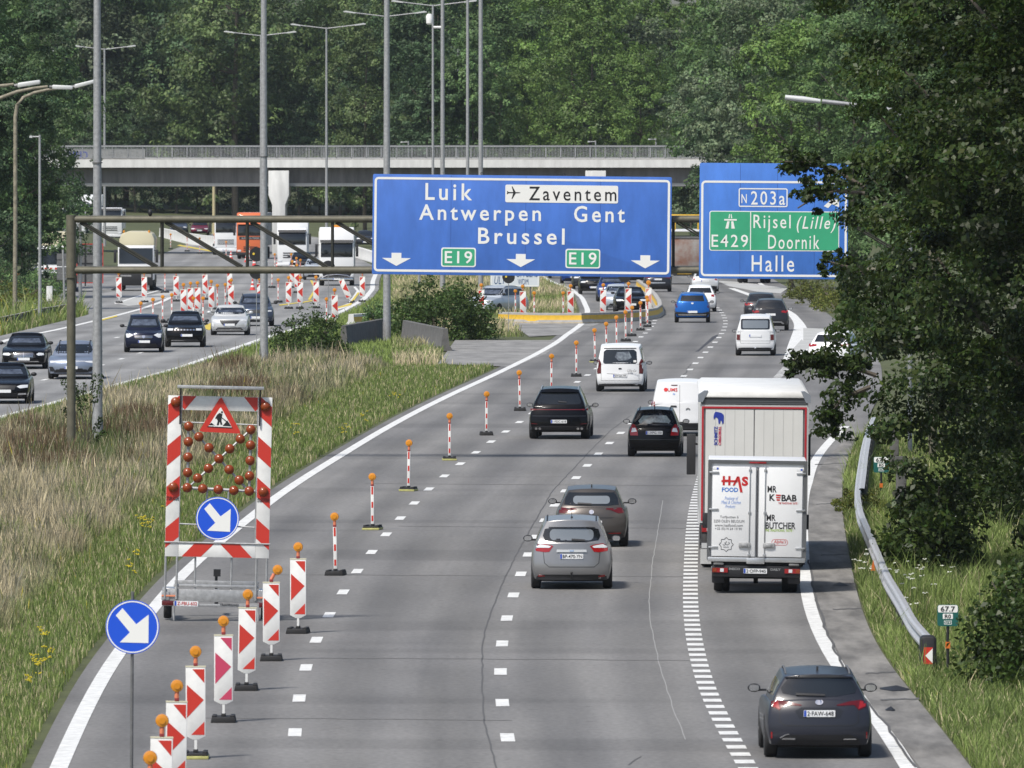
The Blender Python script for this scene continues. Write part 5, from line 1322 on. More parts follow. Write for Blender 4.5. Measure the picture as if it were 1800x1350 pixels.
# --- light-arrow trailer
P = G(377, 1092)
T = thing("arrow_trailer", "roadworks light-arrow trailer with striped frame, warning triangle and blue arrow disc", "trailer", (P.x, P.y, P.z), .02)
S_ = FPX/P.y
def tz(x, y):   # photo pixel -> trailer plane metres
    q = at(x, y, P.y); return (q.x-P.x, q.z-P.z)
def zt(x, y): return tz(x*.3258+270, y*.3259+670)   # from the enlarged view
T.rotation_euler = (0, R(1.3), .02)
ca, sa = math.cos(R(.6)), math.sin(R(.6))
def U(x, y):
    a, b = zt(x, y); return (a*ca + b*-sa*-1*-1, b)
def zt2(x, y):
    a, b = zt(x, y); return (a - b*math.tan(R(1.3)), b)
def stripes(mb, quad, n, ph=0, flip=False, horiz=False, y=-.03):
    """alternating slanted red bands over a board given by x0,x1,z0,z1"""
    x0, x1, z0, z1 = quad
    if not horiz:
        hgt = (z1-z0)/n; sl_ = (x1-x0)*(.75)
        for k in range(-1, n+1):
            if (k+ph) % 2: continue
            za, zb_ = z0+hgt*k, z0+hgt*(k+1)
            q = [(x0, za-(sl_ if not flip else 0)+ (0 if not flip else 0)), (x1, za+(0 if not flip else -sl_)), (x1, zb_+(0 if not flip else -sl_)), (x0, zb_-(sl_ if not flip else 0))]
            q = clip(q, z0, z1); 
            if len(q) > 2: mb.prism(q, y-.003, y)
def clip(poly, z0, z1):
    for lim, keep in ((z0, lambda p: p[1] >= z0-1e-9), (z1, lambda p: p[1] <= z1+1e-9)):
        out = []
        for a, b in zip(poly, poly[1:]+poly[:1]):
            ka, kb = keep(a), keep(b)
            if ka: out.append(a)
            if ka != kb:
                t = (lim-a[1])/(b[1]-a[1]); out.append((a[0]+(b[0]-a[0])*t, lim))
        poly = out
        if len(poly) < 3: return []
    return poly
X0, X1 = zt2(70, 500)[0], zt2(632, 500)[0]
ZT, ZB = zt(80, 82)[1], zt(80, 950)[1]; bw = .285
yb = .0
def bands(xa, xb):      # red bands rising from xa (outer edge) to xb (inner edge)
    mb = MB()
    for k in range(-1, 4):
        z = ZB+.175+.862*k; q = clip([(xa, z), (xb, z+.24), (xb, z+.24+.42), (xa, z+.42)], ZB+.004, ZT-.004)
        if len(q) > 2: mb.prism(q if xb > xa else q[::-1], yb-.0235, yb-.0205)
    return mb.build("red_stripe", RED, T)
mb = MB(); mb.box(X0, X0+bw, yb-.02, yb+.02, ZB, ZT); mb.build("side_board", WHITE, T, bevel=.006)
bands(X0+.004, X0+bw-.004)
mb = MB(); mb.box(X1-bw, X1, yb-.02, yb+.02, ZB, ZT); mb.build("side_board", WHITE, T, bevel=.006)
bands(X1-.004, X1-bw+.004)
mb = MB(); mb.box(X0+bw, X1-bw, yb-.02, yb+.02, ZT-.30, ZT); mb.build("top_board", WHITE, T, bevel=.006)
mb = MB(); mb.box(X0+bw+.002, X1-bw-.002, yb-.022, yb+.022, ZB, ZB+.29); mb.build("bottom_board", WHITE, T, bevel=.006)
xc = (X0+X1)/2; mb = MB(); z0, z1 = ZB+.004, ZB+.286
for sg in (-1, 1):
    mb.prism([(xc+sg*.06, z1), (xc+sg*.47, z1), (xc+sg*.74, z0), (xc+sg*.34, z0)][::sg], yb-.026, yb-.0225)
z0, z1 = ZT-.296, ZT-.004
for sg in (-1, 1): mb.prism([(xc+sg*.5, z1), (xc+sg*.787, z1), (xc+sg*.787, z0+.05), (xc+sg*.74, z0)][::sg], yb-.0245, yb-.0205)
mb.build("red_stripe", RED, T)
# solar strip on top
mb = MB(); mb.box(X0+.19, X1-.18, yb-.25, yb+.10, ZT+.16, ZT+.22); mb.build("solar_panel", GALV, T, bevel=.008)
mb = MB()
for x in (X0+.26, X1-.26): mb.tube([(x, yb-.05, ZT+.18), (x, yb-.06, ZT-.6)], .018, 8)
mb.build("panel_strut", DARK, T)
# lamp grid
def lamp(x, y, r=.102, par=T):
    mb = MB(); a, b = zt2(x, y)
    mb.lathe([(r, .0), (r, -.03), (r*.86, -.05), (r*.55, -.075), (r*.2, -.088)], (a, yb-.03, b), 'y', 20)
    mb.build("warning_lamp", AMBERD, par)
gl = [(190,247),(188,330),(186,413),(184,496),(182,578),(525,257),(523,341),(521,424),(518,507),(516,589),(245,302),(299,360),(353,418),(408,475),(462,531),(468,309),(411,363),(296,471),(238,525),(265,581),(349,584),(433,587)]
for g in gl: lamp(*g)
for g in [(119,117),(604,131),(106,577),(592,591)]: lamp(*g, r=.105)
mb = MB()
def bar(a, b, w_=.03): 
    p, q = zt2(*a), zt2(*b); mb.tube([(p[0], yb+.0, p[1]), (q[0], yb+.0, q[1])], w_, 6)
bar((188, 247), (182, 590)); bar((525, 257), (516, 592)); bar((190, 247), (516, 592), .028); bar((525, 257), (182, 582), .028); bar((150, 578), (548, 590), .035); bar((155, 225), (560, 232), .018); bar((140, 773), (545, 785), .018)
bar((290, 590), (285, 640), .02); bar((405, 590), (402, 640), .02); bar((150, 90), (135, 870), .02); bar((565, 100), (548, 870), .02)
mb.build("lamp_frame", GALV, T)
# triangle
mb = MB(); a, b, c = zt2(363, 88), zt2(468, 276), zt2(250, 270)
def tri(k, y0, y1, m=None, down=0):
    g = ((a[0]+b[0]+c[0])/3, (a[1]+b[1]+c[1])/3)
    pts = []
    for p in (a, c, b):
        pts.append((g[0]+(p[0]-g[0])*k, g[1]+(p[1]-g[1])*k+down))
    out = []
    for i in range(3):
        p, q, r_ = pts[i-1], pts[i], pts[(i+1) % 3]
        for t in (.08, .03): out.append((q[0]+(p[0]-q[0])*t, q[1]+(p[1]-q[1])*t))
        out[-1], out[-1] = out[-1], out[-1]
        out.append((q[0]+(r_[0]-q[0])*.08, q[1]+(r_[1]-q[1])*.08))
    m.prism(out, y0, y1)
tri(1.06, yb-.065, yb-.045, mb); sgn = mb.build("warning_sign", RED, T)
mb = MB(); tri(.60, yb-.069, yb-.0655, mb); mb.build("sign_face", SIGNWHITE, sgn)
mb = MB(); Z = zt2
mb.prism([Z(*p) for p in [(296,238),(312,224),(326,236),(333,238)]][::1], yb-.072, yb-.069)
mb.prism([Z(*p) for p in [(372,240),(398,210),(420,242)]], yb-.072, yb-.069)
mb.prism([Z(*p) for p in [(340,238),(346,215),(340,200),(334,205),(333,198),(343,180),(356,170),(372,176),(368,196),(366,214),(372,232),(362,236),(356,216),(352,236)]], yb-.0725, yb-.069)
cx_, cz_ = Z(369, 166); mb.lathe([(.022, -.0035), (.022, 0)], (cx_, yb-.069, cz_), 'y', 12)
mb.prism([Z(*p) for p in [(352,186),(356,184),(398,216),(394,220)]], yb-.073, yb-.069)
mb.prism([Z(*p) for p in [(290,243),(425,247),(425,252),(290,248)]], yb-.072, yb-.069)
mb.build("pictogram", BLACK, sgn)
def disc(root_par, cx, cz, r, y, name="arrow_disc"):
    mb = MB(); mb.lathe([(r, -.012), (r, .012)], (cx, y, cz), 'y', 48); d = mb.build(name, BLUEROUND, root_par)
    mb = MB(); n = 64; O = [(cx+r*.965*math.cos(2*math.pi*k/n), cz+r*.965*math.sin(2*math.pi*k/n)) for k in range(n)]; I = [(cx+r*.92*math.cos(2*math.pi*k/n), cz+r*.92*math.sin(2*math.pi*k/n)) for k in range(n)]
    vs = [(p[0], y-.015, p[1]) for p in O]+[(p[0], y-.015, p[1]) for p in I]+[(p[0], y-.012, p[1]) for p in O]+[(p[0], y-.012, p[1]) for p in I]; fs = []
    for i in range(n):
        j = (i+1) % n; fs += [(i, j, n+j, n+i), (i, 2*n+i, 2*n+j, j), (n+i, n+j, 3*n+j, 3*n+i)]
    mb.add(vs, fs); mb.build("rim_line", SIGNWHITE, d)
    A = [(-.62, .42), (-.36, .70), (.20, .14), (.60, .47), (.60, -.60), (-.48, -.58), (-.10, -.22)]
    A = [(-.62,.43),(-.37,.70),(.14,.10),(.60,.46),(.59,-.60),(-.47,-.57),(-.10,-.20)]
    mb = MB(); mb.prism([(cx+p[0]*r, cz+p[1]*r) for p in A][::-1], y-.016, y-.012); mb.build("arrow", SIGNWHITE, d)
    return d
c = zt2(345, 740); disc(T, c[0], c[1], .455, yb-.06)
# chassis
mb = MB()
for x in (X0+.02, X0+.26, X1-.26, X1-.04): mb.tube([(x, .0, .45), (x, .0, ZB)], .025, 8)
for x in (-.43, .33): mb.tube([(x, .05, .62), (x, .05, ZB)], .022, 8)
mb.tube([(X0-.02, -.03, ZB+.30), (X1+.02, -.03, ZB+.30)], .018, 8)
mb.build("mast", GALV, T)
mb = MB(); mb.box(X0-.03, X1+.05, .02, .10, .40, .66); mb.box(X0-.03, X1+.05, .0, .08, .30, .36); mb.box(X0+.2, X1-.2, .02, .2, .70, .76); mb.box(X0-.05, X0+.12, .0, 2.4, .42, .60); mb.box(X1-.12, X1+.05, .0, 2.4, .42, .60); mb.box(X0+.2, X1-.2, 2.3, 2.42, .62, .75)
mb.box(-.05, .07, 2.4, 3.6, .45, .53); mb.build("chassis", GALV, T, bevel=.01)
mb = MB(); mb.tube([(0, 3.5, .5), (0, 3.5, .85)], .03, 8); mb.box(-.06, .09, 3.42, 3.55, .80, .95); mb.tube([(.02, 2.2, .2), (.02, 2.2, .55)], .04, 8); mb.build("jockey_post", DARK, T)
for sx, xx in ((-1, X0+.10), (1, X1-.08)):
    mb = MB(); mb.box(xx-.14, xx+.14, -.015, .02, .31, .41); mb.build("tail_light", TAILD, T, bevel=.01)
    mb = MB(); mb.box(xx-.15, xx+.15, -.01, .02, .50, .53); mb.build("reflector_strip", SALMON, T)
    o = wheel_mb(.27, .17).build("wheel", RUBBER, T); o.location = (xx-sx*-.02, .85, .27)
    mb = MB(); mb.prismx([(.45, .38), (1.25, .38), (1.15, .66), (.55, .66)], xx-.12, xx+.12); mb.build("mudguard", ALU, T, bevel=.02)
    mb = MB(); mb.tube([(xx+sx*-.12, .0, .0), (xx+sx*-.12, .0, .4)], .022, 8); mb.build("prop_stand", GALV, T)
plate(T, -.60, -.02, .36, "Z-FBU-602", red=True, w=.50)
mb = MB(); text_mb(mb, "TRAFIROAD", .10, .50, .33, .375, -.004, .02); mb.build("lettering", DARK, T)
mb = MB()

for sx, xx in ((-1, X0+.14), (1, X1-.14)):
    m_ = MB(); text_mb(m_, "STUER-EGGHE", xx-.13, xx+.13, 2.52+(.0), 2.60, -.024, .01); m_.build("sticker", DARK, T)

# --- blue arrow disc on a post
P = G(231, 1362)
o_ = thing("arrow_sign", "round blue sign with a white arrow pointing down to the right, on a thin post", "road sign", P, .0)
mb = MB(); q = at(233, 1102, P.y); cz = q.z; cx = q.x-P.x
mb.tube([(0, .04, 0), (cx, .04, cz+.57)], .026, 10); mb.build("post", GALVD, o_)
disc(o_, cx, cz, .435, 0, "sign_disc")
mb = MB(); mb.box(-.3, .3, -.3, .3, 0, .08); mb.build("foot", RUBBER, o_, bevel=.02)
# two small dark double round warning lights seen on thin stems before the works
for px_, ytop, ybt, gy, lb in ((451, 447, 478, 640, "pair of dark round signal heads left of the thick lamp post"), (577, 470, 470, 620, "dark round signal head low in front of the white lorry"), (894, 487, 487, 590, "dark round signal head in front of the small white board"), (1098, 485, 485, 600, "dark round signal head under the big sign's right half")):
    P = G(px_, gy); t = thing("signal_head", lb, "signal", P, 0, "dark round signal heads on thin stems")
    mb = MB()
    for yy in sorted({ytop, ybt}):
        q = at(px_, yy, P.y); mb.lathe([(.30, -.06), (.30, .06)], (0, 0, q.z-P.z), 'y', 24)
    mb.build("signal_disc", DARK, t)
    mb = MB(); q = at(px_, min(ytop, ybt), P.y); mb.tube([(0, 0, 0), (0, 0, q.z-P.z)], .016, 6); mb.build("stem", GALV, t)
    mb = MB(); mb.lathe([(.05, -.08), (.05, -.05)], (-.12, 0, q.z-P.z+.02), 'y', 12); mb.build("yellow_lens", M("yellow_lens", (.7, .5, .05), .4), t)
# ================================================================== gantry and signs
BRACE = M('brace_steel', (.045, .045, .035), .6, .2, noise=.4, nscale=3)
GY = 348.0; GS = FPX/GY
def gx(px): return (px-900)/GS
def gz(py): return at(900, py, GY).z
root = thing("sign_gantry", "olive steel lattice gantry spanning the carriageway, carrying both blue signs", "gantry", (gx(125), GY, 0))
ox = gx(125)
zt_, zl = gz(385.5), gz(475)
mb = MB(); mb.tube([(0, 0, -.1), (0, 0, gz(487))], .135, 16); mb.build("post", OLIVE, root)
mb = MB(); mb.tube([(0, 0, gz(487)), (0, 0, gz(378))], .15, 16); mb.lathe([(.18, -.02), (.18, .02)], (0, 0, gz(487)), 'z', 16); mb.build("post_head", OLIVE, root)
XE = gx(1640)-ox
mb = MB(); mb.tube([(XE, 0, -.1), (XE, 0, gz(378))], .14, 16); mb.build("post", OLIVE, root)
mb = MB()
for dy in (-.0, 1.1): mb.tube([(0, dy, zt_), (XE, dy, zt_)], .105, 12)
mb.build("top_chord", OLIVE, root)
mb = MB()
for dy in (-.0, 1.1): mb.tube([(0, dy, zl), (XE, dy, zl)], .105, 12)
mb.tube([(0, 0, zt_), (0, 1.1, zt_)], .08, 8); mb.tube([(0, 0, zl), (0, 1.1, zl)], .08, 8)
mb.build("bottom_chord", OLIVE, root)
k = 0; step = gx(1050)-gx(900); x = gx(137)-ox
while x < XE-1:
    n = min(x+step*.98, XE)
    for dy in (.0, 1.1):
        mb = MB()
        for dz in (-.035, .035): mb.tube([(x+.05, dy, zt_-.08+dz), (n-.15, dy, zl+.08+dz)], .028, 6)
        mb.build("diagonal_brace", BRACE, root)
    mb = MB()
    for dy in (.0, 1.1): mb.tube([(n, dy, zt_), (n, dy, zl)], .04, 6)
    mb.tube([(n, 0, zt_), (n, 1.1, zt_)], .03, 6); mb.tube([(n, 0, zl), (n, 1.1, zl)], .03, 6)
    mb.build("upright_brace", BRACE, root)
    x += step
mb = MB(); q = gx(264)-ox; mb.ball((q, 0, gz(374)), .07, .07, .11); mb.tube([(q, 0, gz(384)), (q, 0, gz(374))], .03, 6); mb.build("gantry_sensor", DARK, root)

def sign(name, label, x0, x1, y0, y1, roll, bm=BLUESIGN):
    cx, cz = gx((x0+x1)/2), gz((y0+y1)/2)
    o = thing(name, label, "road sign", (cx, GY-.32, cz)); o.rotation_euler = (0, R(roll), 0)
    w_, h_ = (x1-x0)/GS, (y1-y0)/GS
    mb = MB(); mb.prism(rrect(0, 0, w_, h_, .05), -.05, .05); p = mb.build("panel", bm, o, bevel=.008)
    mb = MB(); 
    for k in range(5): xx = -w_/2+w_*(k+.5)/5; mb.box(xx-.05, xx+.05, .05, .2, -h_/2+.1, h_/2-.1)
    mb.build("bracket", GALVD, o)
    for k in range(1, 4):
        mb = MB(); xx = -w_/2+w_*k/4+.11; mb.box(xx-.007, xx+.007, -.0515, -.049, -h_/2+.02, h_/2-.02); mb.build("panel_joint", M("joint_blue", (.03, .09, .33), .6), o)
    return o, (lambda x, y, X=(x0+x1)/2, Y=(y0+y1)/2: ((x-X)/GS, (Y-y)/GS))
def words(o, f, items, mat, name="lettering", bold=.010, y=-.052, space=1.0):
    mb = MB()
    for it in items:
        s_, x0, x1, ya, yb_ = it[:5]; sh = it[5] if len(it) > 5 else 0
        a = f(x0, yb_); b = f(x1, ya); text_mb(mb, s_, a[0], b[0], a[1], b[1], y, bold, depth=.004, shear=sh, space=space)
    return mb.build(name, mat, o)
o, f = sign("direction_sign", "big blue motorway sign listing Luik, Antwerpen, Brussel, Gent and Zaventem", 655, 1180, 308.5, 484.5, .62)
mb = MB(); c = f(917.5, 396.5); frame_mb(c[0], c[1], 519/GS, 166/GS, .07, .12, -.055, -.05, mb); mb.build("border", SIGNWHITE, o)
# zoomed view coordinates (x/3+600, y/3+300) along the top-left straightened sign
def z5(x, y): return (x/3+600, y/3+300)
def Wd(s_, x0, x1, y0, y1, sh=0):
    cxm = (x0+x1)/2; dy = -(cxm-945)*.0108
    a = z5(x0, y0+dy); b = z5(x1, y1+dy); return (s_, a[0], b[0], a[1], b[1], sh)
words(o, f, [Wd("Luik", 442, 688, 66, 156), Wd("Antwerpen", 410, 1052, 180, 288), Wd("Gent", 1226, 1494, 186, 272), Wd("Brussel", 722, 1178, 302, 388)], SIGNWHITE, bold=.014, space=1.32)
q = z5(1160, 118); c = f(q[0], q[1]+.8)
mb = MB(); mb.prism(rrect(c[0], c[1], 198/GS, 31/GS, .05), -.058, -.05); pl = mb.build("airport_plate", SIGNWHITE, o)
words(pl, f, [Wd("Zaventem", 988, 1448, 86, 158)], BLACK, y=-.060, bold=.004, space=1.32)
mb = MB(); c = f(*z5(908, 116)); 
pln = [(-.20,.0),(-.215,.045),(-.195,.045),(-.16,.018),(-.02,.018),(-.07,.19),(-.045,.19),(.055,.018),(.16,.014),(.21,0)]
pln = pln + [(x, -z) for x, z in pln[::-1][1:]]
mb.prism([(c[0]+x, c[1]+z) for x, z in pln][::-1], -.062, -.058); mb.build("plane_symbol", BLACK, pl)
for cx_, cy_ in ((620, 456), (1275, 463)):
    q = z5(cx_, cy_); c = f(q[0], q[1]+(cx_-945)*-.0036); mb = MB(); mb.prism(rrect(c[0], c[1], 61/GS, 34/GS, .07), -.056, -.05); b_ = mb.build("route_plate", SIGNWHITE, o)
    mb = MB(); mb.prism(rrect(c[0], c[1], 56.5/GS, 29.5/GS, .05), -.059, -.056); mb.build("route_field", GREEN, b_)
    mb = MB(); text_mb(mb, "E19", c[0]-.42, c[0]+.42, c[1]-.19, c[1]+.19, -.059, .012, space=1.15); mb.build("lettering", SIGNWHITE, b_)
for cx_, cy_ in ((293, 467), (948, 473), (1604, 480)):
    q = z5(cx_, cy_); c = f(q[0], q[1]+(cx_-945)*-.0036); mb = MB(); a = .44; 
    mb.prism([(c[0]-.15, c[1]+.20), (c[0]-.15, c[1]+.04), (c[0]-a, c[1]+.04), (c[0], c[1]-.20), (c[0]+a, c[1]+.04), (c[0]+.15, c[1]+.04), (c[0]+.15, c[1]+.20)], -.055, -.05); mb.build("lane_arrow", SIGNWHITE, o)
for x in (846, 990):
    c = f(x, 306); mb = MB(); mb.tube([(c[0]+.035*math.cos(t), 0, c[1]+.035*math.sin(t)) for t in [2*math.pi*k/10 for k in range(11)]], .009, 5); mb.build("lifting_eye", DARK, o)
o, f = sign("exit_sign", "blue exit sign for N203a with a green Rijsel and Doornik field, half behind the oak", 1229, 1490, 287, 490, .38, BLUESIGN2)
def z6(x, y): return (x/3+1200, y/3+300)
c = f(1360, 402); frame_mb(c[0], c[1], 256/GS, 168/GS, .065, .13, -.055, -.05, mb := MB()); mb.build("border", SIGNWHITE, o)
c = f(*z6(422, 142)); mb = MB(); frame_mb(c[0], c[1], 86/GS, 33/GS, .035, .06, -.056, -.05, mb); mb.build("route_frame", SIGNWHITE, o)
def W6(s_, x0, x1, y0, y1, sh=0): a = z6(x0, y0); b = z6(x1, y1); return (s_, a[0], b[0], a[1], b[1], sh)
words(o, f, [W6("N", 308, 336, 124, 172), W6("203a", 358, 538, 108, 180), W6("Halle", 364, 588, 446, 532)], SIGNWHITE, bold=.006, space=1.25)
c = f(*z6(482, 318)); mb = MB(); mb.prism(rrect(c[0], c[1], 228/GS, 70/GS, .07), -.055, -.05); gp = mb.build("green_field_edge", SIGNWHITE, o)
mb = MB(); mb.prism(rrect(c[0]-.0, c[1], 225/GS, 67/GS, .05), -.058, -.055); mb.build("green_field", GREEN, gp)
c2 = f(*z6(357, 318)); mb = MB(); mb.box(c2[0]-.014, c2[0]+.014, -.060, -.057, c[1]-.58, c[1]+.58); mb.build("divider", SIGNWHITE, gp)
words(gp, f, [W6("E429", 152, 344, 338, 404), W6("Rijsel", 372, 568, 232, 326), W6("(Lille)", 600, 806, 238, 326, .25), W6("Doornik", 450, 720, 338, 412)], SIGNWHITE, y=-.058, bold=.004, space=1.22)
mb = MB(); g = lambda x, y: f(*z6(x, y))
for pg in ([(224,306),(240,306),(246,268),(234,268)], [(256,306),(274,306),(266,268),(255,268)], [(218,256),(284,256),(284,264),(218,264)], [(240,252),(246,252),(248,230),(244,230)], [(254,252),(260,252),(256,230),(252,230)]):
    mb.prism([g(*p) for p in pg], -.062, -.058)
mb.build("motorway_symbol", SIGNWHITE, gp)
mb = MB(); 
for pg in ([(742,185),(765,195),(805,150),(790,140)], [(765,165),(822,190),(822,150),(800,150)]): mb.prism([g(*p) for p in pg], -.055, -.05)
mb.build("exit_arrow", SIGNWHITE, o)

# small white board with graffiti behind the median bush
P = G(905, 540); o = thing("board", "small white board with scribbled blue letters, cut off by the big sign", "board", P)
s_ = FPX/P.y; z1 = at(905, 462, P.y).z-P.z; z0 = at(905, 504, P.y).z-P.z
mb = MB(); mb.prism(rrect(0, (z0+z1)/2, 86/s_, z1-z0, .1), -.03, .03); mb.build("panel", M("grey_back", (.62, .66, .70), .5), o)
mb = MB(); frame_mb(0, (z0+z1)/2, 84/s_, z1-z0-.06, .05, .08, -.035, -.03, mb); mb.build("border", SIGNWHITE, o)
mb = MB(); text_mb(mb, "ULT", -36/s_, -16/s_, z0+.15, z0+.60, -.032, .0, shear=.2); text_mb(mb, "WDM", 5/s_, 24/s_, z0+.12, z0+.45, -.032, 0, shear=-.1); text_mb(mb, "OM BEAS", 2/s_, 40/s_, z0+.55, z0+.95, -.032, 0); mb.build("lettering", M("spray_blue", (.03, .08, .20), .5), o)
mb = MB()
for x in (-.9, .0, .9): mb.tube([(x, .05, 0), (x, .05, z0+.2)], .04, 6)
mb.build("post", GALVD, o)
# backs of the works signs on the left
P = G(158, 503); s_ = FPX/P.y; o = thing("board", "back of a large red-edged board between gantry post and lone sweeper", "board", P)
mb = MB(); h_ = 68/s_; b0 = at(158, 497, P.y).z-P.z; mb.box(-23/s_, 23/s_, -.04, .04, b0, b0+h_); mb.build("panel", GALVD, o)
mb = MB(); frame_mb(0, b0+h_/2, 47/s_, h_+.05, .05, .02, -.05, .05, mb); mb.build("edge", RED, o)
mb = MB()
for k in range(1, 4): mb.box(-22/s_, 22/s_, -.07, -.04, b0+h_*k/4-.04, b0+h_*k/4+.04)
for x in (-8/s_, 12/s_): mb.box(x-.05, x+.05, -.08, -.04, 0, b0+h_)
mb.build("rail", DARK, o)
P = G(109, 545); s_ = FPX/P.y; o = thing("board", "back of a small grey slatted board left of the gantry post", "board", P)
mb = MB(); b0 = at(109, 492, P.y).z-P.z
for k in range(4): mb.box(-9/s_, 8/s_, -.03, .03, b0+k*.38, b0+k*.38+.34)
mb.build("panel", GALVD, o)
mb = MB(); mb.tube([(.15, 0, 0), (.05, 0, b0+1.7)], .06, 8); mb.build("post", GALV, o)
P = G(87, 545); o = thing("marker_post", "short fat white marker post in the left verge weeds", "post", P); s_ = FPX/P.y
mb = MB(); mb.box(-.17, .17, -.1, .1, 0, 1.35); mb.build("post", WHITE, o, bevel=.03)
P = G(33, 520); o = thing("warning_board", "round faded orange board back behind the left pole", "board", P); s_ = FPX/P.y
mb = MB(); q = at(33, 486, P.y); mb.lathe([(.36, -.02), (.36, .02)], (0, 0, q.z-P.z), 'y', 24); mb.build("panel", SALMON, o)
mb = MB(); mb.tube([(0, .05, 0), (0, .05, q.z-P.z)], .03, 6); mb.build("post", GALVD, o)

# kilometre signs
TEAL = M("teal_film", (.008, .10, .085), .5)
def kmsign(px, gy, ptop, wpx, num, label, back=False):
    P = G(px, gy); s_ = FPX/P.y; o = thing("kilometre_sign", label, "road sign", P, -.02)
    h_ = wpx/s_*1.02; zt_ = at(px, ptop, P.y).z-P.z; w_ = wpx/s_; cz = zt_-h_/2
    mb = MB(); mb.prism(rrect(0, cz, w_, h_, .05), -.012, .012); p = mb.build("panel", TEAL, o)
    mb = MB(); mb.prism(rrect(0, zt_-h_*.19, w_*.94, h_*.34, .03), -.015, -.012); mb.prism(rrect(0, cz-h_*.04, w_*.48, h_*.24, .01), -.015, -.012); mb.build("white_field", SIGNWHITE, p)
    mb = MB(); text_mb(mb, num, -w_*.34, w_*.34, zt_-h_*.32, zt_-h_*.07, -.015, .015); text_mb(mb, "R0", -w_*.15, w_*.15, cz-h_*.13, cz+h_*.05, -.015, .015); mb.build("lettering", BLACK, p)
    mb = MB(); frame_mb(0, zt_-h_*.83, w_*.36, h_*.18, .008, .008, -.014, -.012, mb); text_mb(mb, "E19", -w_*.12, w_*.12, zt_-h_*.88, zt_-h_*.78, -.012, .01); mb.build("route_mark", SIGNWHITE, p)
    mb = MB(); mb.tube([(0, .03, 0), (0, .03, zt_-.05)], .028, 8); mb.build("post", DARK, o)
    mb = MB(); mb.box(-.045, .045, -.012, .06, zt_-h_-.42, zt_-h_-.30); mb.build("orange_band", M("orange_band", (.6, .15, .02), .5), o)
kmsign(1666, 1187, 1063, 37, "67.7", "green and white kilometre sign 67.7 on a dark post beside the guardrail end")
kmsign(1549, 872, 803, 27, "67.6", "smaller looking kilometre sign 67.6 behind the overlapping guardrail")

# ================================================================== guardrails and barriers
def railing(name, label, pts, hgt=.68, mat=RAILM, end=False, wood=False, band=.31):
    """W-beam rail on posts along ground pixel points given at rail top"""
    W = []
    for x, y in pts:
        p = G(x, y, hgt); W.append(Vector((p.x, p.y, zg(p.y))))
    W.sort(key=lambda p: p.y)
    o = thing(name, label, "guardrail", W[0]); B = W[0]
    # resample
    Q = [W[0]]
    for a, b in zip(W[:-1], W[1:]):
        n = max(1, int((b-a).length/2.0))
        for k in range(1, n+1): Q.append(a.lerp(b, k/n))
    for _ in range(2): Q = [Q[0]]+[(Q[i-1]+Q[i]*2+Q[i+1])/4 for i in range(1, len(Q)-1)]+[Q[-1]]
    prof = [(0, 0), (.045, .02), (.055, .07), (.02, .12), (.0, .155), (.02, .19), (.055, .24), (.045, .29), (0, .31)]
    mb = MB(); V = []; F = []; n = len(prof)
    for q in Q:
        for dx, dz in prof: V.append((q.x-B.x-dx, q.y-B.y, q.z-B.z+hgt-.31+dz))
    for i in range(len(Q)-1):
        for j in range(n-1): F.append((i*n+j, i*n+j+1, (i+1)*n+j+1, (i+1)*n+j))
    mb.add(V, F)
    mb.add([(v[0]+.012, v[1], v[2]) for v in V], F)
    for e in (0, len(Q)-1): pass
    mb.build("rail_beam", mat, o)
    mb = MB(); V = []
    for q in Q: V += [(q.x-B.x+.01, q.y-B.y, q.z-B.z+hgt+.0), (q.x-B.x+.10, q.y-B.y, q.z-B.z+hgt-.01)]
    mb.add(V, [(2*i, 2*i+1, 2*i+3, 2*i+2) for i in range(len(Q)-1)]); mb.build("rail_lip", mat, o)
    L_ = 0; mbp = []
    for a, b in zip(Q[:-1], Q[1:]):
        L_ += (b-a).length
        if L_ > 3.9:
            L_ = 0; m = MB(); m.box(b.x-B.x+.02, b.x-B.x+.14, b.y-B.y-.05, b.y-B.y+.05, b.z-B.z-.1, b.z-B.z+hgt-.04)
            m.box(b.x-B.x-.0, b.x-B.x+.06, b.y-B.y-.05, b.y-B.y+.05, b.z-B.z+hgt-.26, b.z-B.z+hgt-.08); m.build("rail_post", GALVD, o)
    return o, Q
o, Q = railing("guardrail", "galvanised guardrail with an arrow end block in the right verge", [(1629,1118),(1603,1090),(1582,1050),(1556,1008),(1531,948),(1510,899),(1505,867),(1508,837),(1515,792),(1523,758),(1534,733)])
q = G(1632, 1176); 
mb = MB(); dy = .05; dx = at(1632, 1176, Q[0].y).x-Q[0].x; mb.prism([(p[0]+dx-.02, p[1]) for p in rrect(0, .355, .31, .70, .08)], dy-.62, dy-.10); mb.build("end_block", DARK, o, bevel=.04)
mb = MB(); mb.box(dx-.11, dx+.06, dy-.628, dy-.618, .17, .49); mb.build("red_plate", RED, o)
mb = MB(); mb.prism([(dx-.08, .33), (dx+.058, .47), (dx+.058, .19)], dy-.634, dy-.628); mb.build("white_arrow", SIGNWHITE, o)
mb = MB(); q2 = at(1536, 995, G(1533, 1040).y); mb.prism([(q2.x-Q[0].x-.07, q2.z-.1), (q2.x-Q[0].x+.03, q2.z-.1), (q2.x-Q[0].x-.01, q2.z+.14)], q2.y-Q[0].y-.02, q2.y-Q[0].y+.02); mb.build("reflector", M("orange_band"), o)
railing("guardrail", "second overlapping guardrail section on the field side, ending beside kilometre sign 67.6", [(1513,858),(1517,828),(1520,800),(1527,760),(1534,745)], .72)
railing("guardrail", "old weathered guardrail in front of the left verge weeds", [(-30,563),(0,557),(40,549),(62,543),(90,539),(125,532),(144,529)], .6, M("weathered_rail", (.42, .41, .37), .7, .2, noise=.4, nscale=3))
